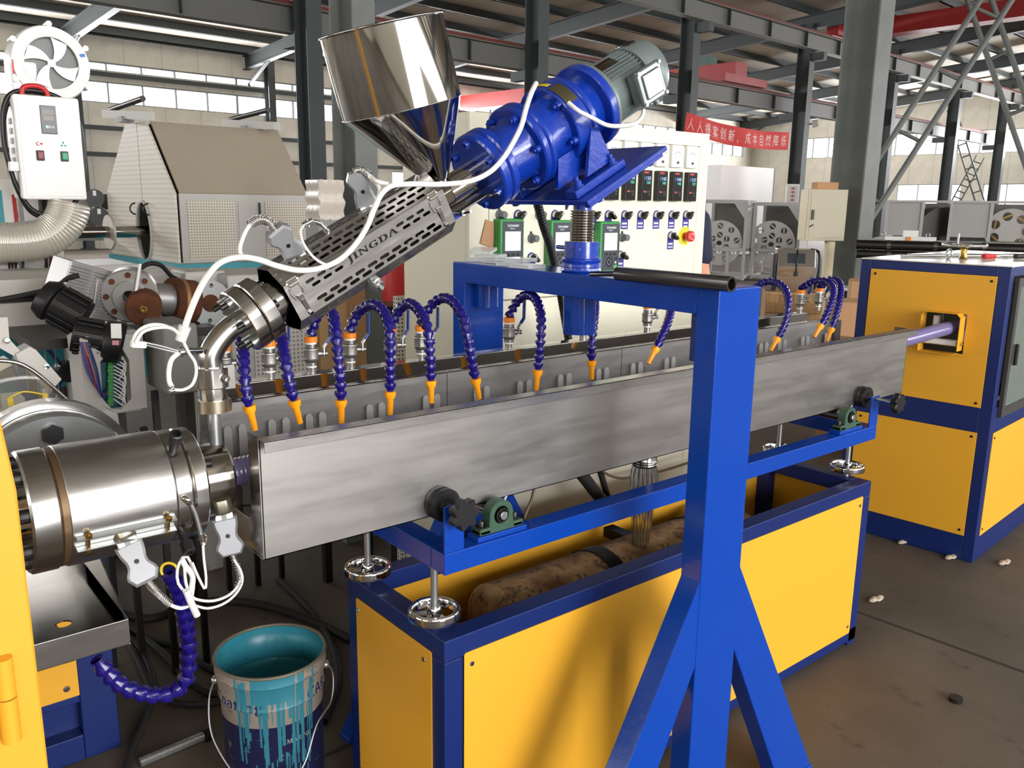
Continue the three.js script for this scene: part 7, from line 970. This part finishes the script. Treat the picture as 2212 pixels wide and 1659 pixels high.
{ // long dark tubes on low stands
  const D = 9.2; [[528, 10, 'upper long dark steel tube behind the yellow machine'], [548, 9, 'lower long dark steel tube behind the yellow machine']].forEach(([py, r, l], i) => { const a = dp(1850, py, D), k = toCam(a).setY(0).normalize(), s = V3(k.z, 0, -k.x), o = thing('steel_tube', l, 'tube', a, { group: 'long dark tubes' }); part(o, 'tube', [cyl([0, 0, 0], s.clone().multiplyScalar(2.4), r / F * D, r / F * D, 18)], M.darksteel); for (let j = 0; j < 5; j++) part(o, 'band', [cyl(s.clone().multiplyScalar(0.3 + j * 0.45), s.clone().multiplyScalar(0.34 + j * 0.45), r / F * D * 1.15, r / F * D * 1.15, 18)], M.steel); for (const t of [0.1, 2.2]) part(o, 'support', [cyl(s.clone().multiplyScalar(t).setY(-0.03), s.clone().multiplyScalar(t).setY(-a.y), 0.03, 0.03, 8)], M.darksteel); });
  const q = dp(1970, 514, 9.6), k = toCam(q).setY(0).normalize(), o = thing('white_machine_head', 'white machine head with lifting eyes above the dark tubes', 'machine', q, { rot: [0, Math.atan2(k.x, k.z), 0] }); part(o, 'plate', [bx(-0.28, 0.25, -0.03, 0.01, -0.2, 0)], M.white); part(o, 'block', [bx(-0.1, 0.06, 0.01, 0.08, -0.15, -0.02, 0.006)], M.white); for (const x of [-0.3, 0.16]) part(o, 'eye', [T(new THREE.TorusGeometry(0.02, 0.006, 8, 18), [x, 0.035, 0])], M.zinc); part(o, 'orange_cap', [bx(-0.05, -0.01, -0.03, 0.01, 0, 0.03)], M.orange); part(o, 'column', [bx(-0.2, 0.2, -q.y, -0.03, -0.2, -0.02)], M.grey);
  const cz = dp(1880, 560, 8.6), kk = toCam(cz).setY(0).normalize(), st = thing('tool_shelf', 'dark shelf with red box left of the yellow machine', 'shelf', [cz.x, 0, cz.z], { rot: [0, Math.atan2(kk.x, kk.z), 0] }); part(st, 'board', [bx(-0.25, 0.5, cz.y - 0.33, cz.y - 0.3, -0.3, 0)], M.lightGrey); part(st, 'board', [bx(-0.25, 0.5, cz.y - 0.45, cz.y - 0.42, -0.3, 0)], M.darksteel); for (const x of [-0.24, 0.46]) part(st, 'leg', [bx(x, x + 0.04, 0, cz.y - 0.33, -0.3, -0.26)], M.darksteel); single('red_box', 'small red box lying on the dark shelf', 'box', [T(box(0.16, 0.09, 0.1, null, null, 0.006), V3(-0.02, cz.y - 0.255, -0.1).applyAxisAngle(V3(0, 1, 0), st.rotation.y).add(V3(cz.x, 0, cz.z)).toArray(), [0, st.rotation.y, 0])], M.red);
}
{ // column with junction box, conduit, carton on top; cross bracing
  const B = dp(1834, 500, 10.3), o = hColumn('junction_column', [B.x, 0, B.z], 0.36, 0.42, 7.6, MB.steelPaint, 'tall grey steel column carrying the beige junction box', undefined, BR);
  const D = 9.75, c = dp(1786, 465, D), k = toCam(c).setY(0).normalize(), m = D / F, jb = thing('junction_box', 'beige steel junction box hung on the tall grey column', 'electrical box', c, { rot: [0, Math.atan2(k.x, k.z) + 0.42, 0] }), w = 0.46, h = 0.58; part(jb, 'case', [bx(-w / 2, w / 2, -h / 2, h / 2, -0.24, -0.02, 0.006)], std({ color: 0xd8c9a0, roughness: 0.5 })); part(jb, 'door', [bx(-w / 2, w / 2, -h / 2, h / 2, -0.02, 0.0, 0.004), bx(-w / 2 + 0.03, w / 2 - 0.03, -h / 2 + 0.03, h / 2 - 0.03, 0, 0.004, 0.002)], std({ color: 0xb9b198, roughness: 0.5 })); part(jb, 'latch', [bx(-w * 0.4, -w * 0.34, -0.05, 0.06, 0.004, 0.02), T(box(0.05, 0.014, 0.012), [-w * 0.38, -0.12, 0.012], [0, 0, 0.5])], M.darksteel); part(jb, 'conduit', [cyl([0.12, -h / 2 - 1.4, -0.12], [0.12, -h / 2, -0.12], 0.06, 0.06, 16)], std({ color: 0xd9cda8, roughness: 0.5 }), { label: 'cream conduit pipe' });
  single('carton', 'small flat carton lying on top of the junction box', 'carton', [T(box(0.25, 0.08, 0.16, null, null, 0.003), V3(0.0, h / 2 + 0.041, -0.12).applyAxisAngle(V3(0, 1, 0), jb.rotation.y).add(c).toArray(), [0, jb.rotation.y, 0])], std({ color: 0xb98b62, roughness: 0.8 }));
  const fl = uv(24.9, -13.18, 3.95), f = thing('flood_lamp', 'small switched off flood lamp on a dark crane column', 'lamp', fl); part(f, 'housing', [T(box(0.16, 0.2, 0.08, null, null, 0.01), [0, 0, 0], [0, -0.7, 0.4])], M.lightGrey); part(f, 'arm', [cyl([0, 0, 0], [-0.01, 0.0, -0.2], 0.02, 0.02, 8)], M.darksteel);
  const brace = (l, a, b, da, gap) => { const A = dp(a[0], a[1], da), Bp = dp(b[0], b[1], da), q = thing('roof_brace', l, 'brace', A), d = Bp.clone().sub(A), e = d.clone().normalize(), s = e.clone().cross(toCam(A)).normalize(); for (const t of [-1, 1]) part(q, 'angle_bar', [cyl(s.clone().multiplyScalar(t * gap), d.clone().addScaledVector(s, t * gap), 0.045, 0.045, 4)], MB.steelPaint); for (const t of [0.12, 0.36, 0.6, 0.84]) part(q, 'batten', [cyl(d.clone().multiplyScalar(t).addScaledVector(s, -gap), d.clone().multiplyScalar(t).addScaledVector(s, gap), 0.03, 0.03, 4)], MB.steelPaint); };
  brace('twin bar diagonal brace rising right from the junction box column', [1836, 492], [2190, -60], 11.2, 0.17); brace('twin bar diagonal brace falling to the right picture border', [2095, -60], [2270, 440], 13.5, 0.15); const lad = (l, a, b, D) => { const A = dp(a[0], a[1], D), Bp = dp(b[0], b[1], D), q = thing('wall_ladder', l, 'ladder', A, { group: 'lattice braces at the end wall' }), d = Bp.clone().sub(A), e = d.clone().normalize(), s = e.clone().cross(toCam(A)).normalize(); for (const t of [-1, 1]) part(q, 'stile', [cyl(s.clone().multiplyScalar(t * 0.17), d.clone().addScaledVector(s, t * 0.17), 0.035, 0.035, 4)], MB.steelDark); for (let i = 1; i < 8; i++) part(q, 'rung', [cyl(d.clone().multiplyScalar(i / 8).addScaledVector(s, -0.17), d.clone().multiplyScalar(i / 8).addScaledVector(s, 0.17), 0.03, 0.03, 4)], MB.steelDark); }; lad('lattice brace leaning left at the bright end wall', [2055, 235], [2118, 440], 38); lad('lattice brace leaning right at the bright end wall', [2118, 338], [2062, 440], 38.5);
}
{ // inkjet printer on a wooden crate
  const D = 6.9, c = dp(1716, 632, D), k = toCam(c).setY(0).normalize(), rot = Math.atan2(k.x, k.z) + 0.12, m = D / F, hC = c.y, cr = thing('wooden_crate', 'pale wooden crate with slats under the printer', 'crate', [c.x, 0, c.z], { rot: [0, rot, 0] }), wd = [0xb08d63, 0xa17f57, 0xbd9a70].map((q) => met(std({ color: q, roughness: 0.8, map: dataTex(128, (x, y) => { const v = 205 + 50 * nzBrushV[(y * 2) * 256 + x * 2]; return [v, v * 0.97, v * 0.93]; }, true, 2.5) }))); const w = 0.44; for (let i = 0; i < 4; i++) part(cr, 'slat', [bx(-w / 2 + i * w / 4 + 0.003, -w / 2 + (i + 1) * w / 4 - 0.003, 0.0, hC - 0.02, 0, 0.018)], wd[i % 3]); for (const y of [hC * 0.12, hC * 0.8]) part(cr, 'batten', [bx(-w / 2, w / 2, y, y + 0.08, 0.018, 0.036)], wd[1]); for (let i = 0; i < 5; i++) part(cr, 'top_slat', [bx(-w / 2, w / 2, hC - 0.018, hC, -0.4 + i * 0.084 + 0.002, -0.4 + (i + 1) * 0.084 - 0.002)], wd[(i + 1) % 3]); for (const x of [-w / 2, w / 2 - 0.018]) part(cr, 'side_board', [bx(x, x + 0.018, 0, hC - 0.018, -0.4, 0)], wd[0]);
  const o = thing('inkjet_printer', 'stainless industrial printer with dark screen on the wooden crate', 'printer', [c.x, hC, c.z], { rot: [0, rot, 0] }), pw = 0.29, ph = 0.34; part(o, 'body', [T(ext(poly([[0, 0], [0.26, 0], [0.26, ph], [0.05, ph], [0, ph * 0.6]]), pw, 0.004), [-pw / 2, 0, -0.03], [0, Math.PI / 2, 0]).scale(1, 1, 1)], M.stainless); const sc = Math.atan2(0.05, ph * 0.4); part(o, 'screen', [T(box(0.14, 0.085, 0.004), [0, ph * 0.8, -0.05 ], [-sc, 0, 0])], std({ color: 0x33383c, roughness: 0.2 })); part(o, 'front_seam', [bx(-pw / 2, pw / 2, ph * 0.585, ph * 0.6, -0.03, -0.022)], M.satin); part(o, 'black_side', [bx(-pw / 2 - 0.035, -pw / 2 - 0.004, 0.01, ph * 0.9, -0.26, -0.04, 0.01)], M.black); part(o, 'plug_cord', [tube([[0.01, ph * 1.02, -0.1], [0.005, ph * 0.9, -0.03], [0.004, ph * 0.6, -0.008], [0.004, ph * 0.46, -0.006]], 0.006, 24, 6), box(0.028, 0.035, 0.02, [0.004, ph * 0.44, -0.006], null, 0.006)], M.black); part(o, 'hose', [tube([[pw / 2 - 0.02, ph, -0.15], [pw / 2 + 0.03, ph * 0.95, -0.1], [pw / 2 + 0.04, ph * 0.5, -0.08], [pw / 2 + 0.02, 0.02, -0.1]], 0.012, 26, 8)], M.black);
  const cc = (px, py, s, DD, l) => { const p = dp(px, py, DD), kk = toCam(p).setY(0).normalize(), y1 = p.y; const b = thing('carton', l, 'carton', [p.x, 0, p.z], { rot: [0, Math.atan2(kk.x, kk.z) + s, 0], group: undefined }); part(b, 'body', [bx(-0.16, 0.16, 0, y1, -0.3, 0, 0.004)], std({ color: 0xb78d66, roughness: 0.85 })); part(b, 'flap', [T(box(0.32, 0.004, 0.15), [0, y1 + 0.01, -0.07], [0.12, 0, 0])], std({ color: 0xc29a73, roughness: 0.85 })); }; cc(1858, 655, 0.3, 6.0, 'tall brown carton between column and yellow machine'); cc(1838, 742, -0.2, 5.2, 'low brown carton behind the end of the trough'); cc(1880, 610, 0.1, 7.6, 'brown carton on the far side of the column');
}
{ // white booth, sign
  const D = 27, c = dp(1640, 405, D), k = toCam(c).setY(0).normalize(), o = thing('white_booth', 'plain white booth at the far wall behind the cages', 'booth', [c.x, 0, c.z], { rot: [0, BR, 0] }), yt = EYE.y + (447 - 366) / F * D; part(o, 'body', [bx(-2.2, 0.9, 0, yt, -1.5, 0)], M.white); part(o, 'corner_trim', [bx(0.86, 0.92, 0, yt, -0.05, 0.02)], M.lightGrey); const s = dp(1712, 425, 24), sg = thing('notice_board', 'white notice board with red characters on the far column', 'sign', [s.x, 0, s.z], { rot: [0, -0.5, 0] }); const tx = canvasTex(64, 256, (g) => { g.fillStyle = '#d8d2cc'; g.fillRect(0, 0, 64, 256); g.fillStyle = '#a03030'; for (let i = 0; i < 8; i++) { g.fillRect(18, 14 + i * 30, 28, 5); g.fillRect(28, 10 + i * 30, 6, 20); g.fillRect(16, 24 + i * 30, 32, 4); } }); part(sg, 'board', [bx(-0.2, 0.2, s.y - 0.65, s.y + 0.35, -0.03, 0)], M.white); part(sg, 'print', [T(new THREE.PlaneGeometry(0.32, 0.9), [0, s.y - 0.15, 0.003])], std({ map: tx, roughness: 0.6 }), { box: false }); part(sg, 'pole', [cyl([0, 0, -0.05], [0, s.y, -0.05], 0.03, 0.03, 8)], MB.steelDark);
}
{ // red banner with white characters
  const a = atV(1481, 265, -13.35), b = atV(1701, 305, -13.35), L = a.distanceTo(b), h = 0.5, d = b.clone().sub(a); d.y = 0; d.normalize();
  const G = { // strokes on a 10 by 10 grid
    ren: [[5, 1, 4.4, 4, 1, 9], [4.6, 4, 9, 9]], ti: [[0.5, 3, 3.5, 3], [2, 1, 2, 9, 1, 8.4], [0.5, 6, 3.4, 5], [4.6, 1, 8.6, 1, 8.6, 4, 4.6, 4, 4.6, 1], [4.6, 2.5, 8.6, 2.5], [4, 5.2, 9.4, 5.2], [6.6, 5.2, 6.6, 8.4], [6.6, 6.8, 9, 6.8], [5, 6.4, 4, 9], [4.6, 8, 6.6, 8.8, 9.4, 9]], an: [[5, 0.4, 5, 1.4], [1, 3, 1, 1.8, 9, 1.8, 9, 3], [1.5, 3.6, 8.5, 3.6], [4, 2.2, 3, 5, 7, 6], [6.6, 3.2, 5.6, 5, 2, 6], [0.6, 7, 9.4, 7], [5, 5.6, 5, 9.6], [4.6, 7.2, 1, 9.4], [5.4, 7.2, 9, 9.4]], chuang: [[3.4, 0.6, 0.6, 4], [3.4, 0.8, 6, 3.6], [2, 4, 4.6, 4, 4.4, 6.4, 3.6, 6.2], [2, 4, 2, 8.6, 5.4, 8.6, 5.4, 7.4], [7, 1.6, 7, 7], [9, 0.6, 9, 9.2, 8, 8.6]], xin: [[2.6, 0.4, 2.6, 1.4], [0.6, 2, 4.8, 2], [1.4, 2.6, 2, 3.6], [3.8, 2.6, 3.2, 3.6], [0.6, 4.2, 4.8, 4.2], [0.6, 5.8, 4.8, 5.8], [2.7, 4.2, 2.7, 9.4], [2.4, 6.4, 0.8, 8.4], [3.2, 6.6, 4.6, 8], [8.8, 0.8, 6, 2, 6, 6, 5, 9.2], [6, 4, 9.4, 4], [7.8, 4, 7.8, 9.4]], dou: [[1.6, 8, 2.4, 8.6, 1.6, 9.6]], cheng: [[1.4, 2.4, 8.6, 2.4], [1.4, 2.4, 1.4, 6, 0.6, 9.2], [1.4, 4.6, 4.4, 4.6, 4.2, 7.4, 3.2, 7.2], [5.2, 0.6, 6, 5, 9, 9.2, 9.4, 7.8], [8.6, 4.4, 5, 9], [7.2, 0.6, 8.2, 1.6]], ben: [[1, 3, 9, 3], [5, 0.6, 5, 9.6], [4.8, 3.2, 1, 7.4], [5.2, 3.2, 9, 7.4], [3.2, 7.2, 6.8, 7.2]], zi: [[5, 0.4, 4.2, 1.8], [2, 2, 8, 2, 8, 9.4, 2, 9.4, 2, 2], [2, 4.4, 8, 4.4], [2, 6.8, 8, 6.8]], ran: [[3, 0.6, 0.8, 4.4], [2.8, 1.6, 4.6, 1.6, 3.4, 4, 1, 6], [2, 2.8, 3, 3.6], [5, 2.6, 9.4, 2.6], [7, 0.6, 7, 3, 5, 6], [7.2, 3, 9.2, 6], [8.2, 0.8, 9, 1.8], [1.6, 7.4, 0.8, 9.4], [3.6, 7.4, 4, 9], [5.8, 7.4, 6.4, 9], [8, 7.2, 9.2, 9.2]], jiang: [[1, 1, 1, 9.6], [1, 1, 3.4, 1, 2.4, 3.6, 3.4, 5.4, 1.4, 6.2], [5.6, 0.6, 4, 3.4], [5.4, 1.4, 8.4, 1.4, 6, 4, 3.8, 5.2], [5.6, 2.2, 9.4, 5.2], [4.6, 6, 9, 6], [4, 8, 9.6, 8], [6.8, 5.2, 6.8, 9.6], [4.8, 6, 4.8, 8]], di: [[2.8, 0.6, 0.6, 4.4], [1.8, 3, 1.8, 9.4], [8.6, 0.8, 4, 2, 4, 8, 5.6, 7.4], [4, 4.6, 9.2, 4.6], [6.4, 1.6, 7, 6, 9, 8.6, 9.4, 7.4], [5.6, 8.8, 6.6, 9.4]] };
  const txt = ['ren', 'ren', 'ti', 'an', 'chuang', 'xin', 'dou', 'cheng', 'ben', 'zi', 'ran', 'jiang', 'di'];
  const tex = canvasTex(1536, 128, (g, w, hh) => { g.fillStyle = '#dd3a35'; g.fillRect(0, 0, w, hh); g.strokeStyle = '#f3dcd6'; g.lineWidth = 7; g.lineCap = 'round'; txt.forEach((k, i) => { const ox = 22 + i * 116, oy = 22; for (const s of G[k]) { g.beginPath(); for (let j = 0; j < s.length; j += 2) { const x = ox + s[j] * 8.4, y = oy + s[j + 1] * 8.4; j ? g.lineTo(x, y) : g.moveTo(x, y); } g.stroke(); } }); });
  const o = thing('slogan_banner', 'red cloth banner with white Chinese characters between crane columns', 'banner', a), g = new THREE.BoxGeometry(L, h, 0.012, 60, 6, 1), p = g.attributes.position; for (let i = 0; i < p.count; i++) { const t = p.getX(i) / L + 0.5; p.setXYZ(i, p.getX(i), p.getY(i) - 0.12 * Math.sin(t * Math.PI) + (b.y - a.y) * t, p.getZ(i) + 0.03 * Math.sin(t * 14 + p.getY(i) * 3)); } g.computeVertexNormals(); g.translate(L / 2, 0, 0); g.rotateY(Math.atan2(-d.z, d.x)); part(o, 'cloth', [g], std({ map: tex, roughness: 0.75 }), { box: false });
}
{ // person behind the control cabinet: arm and navy sleeve show
  const D = 4.3, c = dp(1440, 500, D), o = thing('person', 'person in a navy short sleeved shirt standing behind the cream cabinet', 'person', [c.x, 0, c.z]), k = toCam(c).setY(0).normalize(), s = V3(k.z, 0, -k.x);
  const J = (a, b, y) => s.clone().multiplyScalar(a).addScaledVector(k, b).setY(y); const sh = J(0.155, 0, 1.42), el = J(0.185, 0.0, 1.12), wr = J(0.14, 0.16, 0.98), cap = (a, b, ra, rb) => ({ a, b, ra, rb });
  const arms = (m) => [cap(J(m * 0.15, 0, 1.42), J(m * 0.185, 0, 1.12), 0.05, 0.042), cap(J(m * 0.185, 0, 1.12), J(m * 0.14, 0.18, 0.98), 0.041, 0.028), cap(J(m * 0.14, 0.18, 0.98), J(m * 0.13, 0.24, 0.95), 0.03, 0.024), ...[-1, 0, 1, 2].map((f) => cap(J(m * (0.13 + f * 0.012), 0.25, 0.955), J(m * (0.125 + f * 0.013), 0.32, 0.925), 0.011, 0.009)), cap(J(m * 0.12, 0.22, 0.96), J(m * 0.095, 0.27, 0.945), 0.012, 0.01)];
  const body = [cap(J(0, 0, 0.95), J(0, 0, 1.1), 0.135, 0.13), cap(J(0, 0, 1.1), J(0, 0, 1.36), 0.13, 0.135), cap(J(-0.12, 0, 1.4), J(0.12, 0, 1.4), 0.06, 0.06), cap(J(0, 0, 1.42), J(0, 0.02, 1.54), 0.052, 0.05), cap(J(0, 0.02, 1.6), J(0, 0.03, 1.66), 0.078, 0.085), cap(J(0, 0.1, 1.6), J(0, 0.115, 1.61), 0.014, 0.016), ...[-1, 1].flatMap((m) => [cap(J(m * 0.09, 0, 0.92), J(m * 0.1, 0.01, 0.5), 0.085, 0.058), cap(J(m * 0.1, 0.01, 0.5), J(m * 0.1, -0.02, 0.1), 0.056, 0.04), cap(J(m * 0.1, -0.03, 0.045), J(m * 0.11, 0.13, 0.035), 0.042, 0.034)]), ...arms(1), ...arms(-1)];
  const shirt = [cap(J(0, 0, 0.93), J(0, 0, 1.1), 0.15, 0.146), cap(J(0, 0, 1.1), J(0, 0, 1.36), 0.146, 0.15), cap(J(-0.13, 0, 1.405), J(0.13, 0, 1.405), 0.07, 0.07), cap(J(0.15, 0, 1.42), J(0.182, 0, 1.25), 0.062, 0.056), cap(J(-0.15, 0, 1.42), J(-0.182, 0, 1.25), 0.062, 0.056)];
  const field = (caps, n, kk) => { const mc = new MarchingCubes(n, std({}), false, false, 400000); mc.isolation = 0; const half = 0.92, cy = 0.88, v = V3(), ab = V3(); for (let z = 0; z < n; z++) for (let y = 0; y < n; y++) for (let x = 0; x < n; x++) { v.set((x / n * 2 - 1) * half, (y / n * 2 - 1) * half + cy, (z / n * 2 - 1) * half); let acc = 0; for (const q of caps) { ab.subVectors(q.b, q.a); const t = Math.max(0, Math.min(1, ((v.x - q.a.x) * ab.x + (v.y - q.a.y) * ab.y + (v.z - q.a.z) * ab.z) / ab.lengthSq())); const dd = Math.hypot(v.x - q.a.x - ab.x * t, v.y - q.a.y - ab.y * t, v.z - q.a.z - ab.z * t) - (q.ra + (q.rb - q.ra) * t); acc += Math.exp(-kk * dd); } mc.field[x + y * n + z * n * n] = Math.log(acc + 1e-30) / kk; } mc.update(); const cnt = mc.count, g = new THREE.BufferGeometry(); g.setAttribute('position', new THREE.BufferAttribute(mc.positionArray.slice(0, cnt * 3), 3)); g.setAttribute('normal', new THREE.BufferAttribute(mc.normalArray.slice(0, cnt * 3), 3)); g.scale(half, half, half); g.translate(0, cy, 0); return g; };
  part(o, 'body', [field(body, 110, 70)], std({ color: 0xc98d70, roughness: 0.6 })); part(o, 'shirt', [field(shirt, 90, 70)], std({ color: 0x1a2138, roughness: 0.8 }), { label: 'navy short sleeved shirt' }); part(o, 'trousers', [field([-1, 1].flatMap((m) => [cap(J(m * 0.085, 0, 0.92), J(m * 0.1, 0.01, 0.5), 0.1, 0.075), cap(J(m * 0.1, 0.01, 0.5), J(m * 0.1, -0.02, 0.1), 0.075, 0.065)]), 90, 70)], std({ color: 0x2b2d33, roughness: 0.8 })); part(o, 'hair', [T(new THREE.SphereGeometry(0.094, 20, 14, 0, 6.3, 0, 1.75), J(0, 0.018, 1.645).toArray())], M.blackSoft);
}
renderer.render(scene, camera);
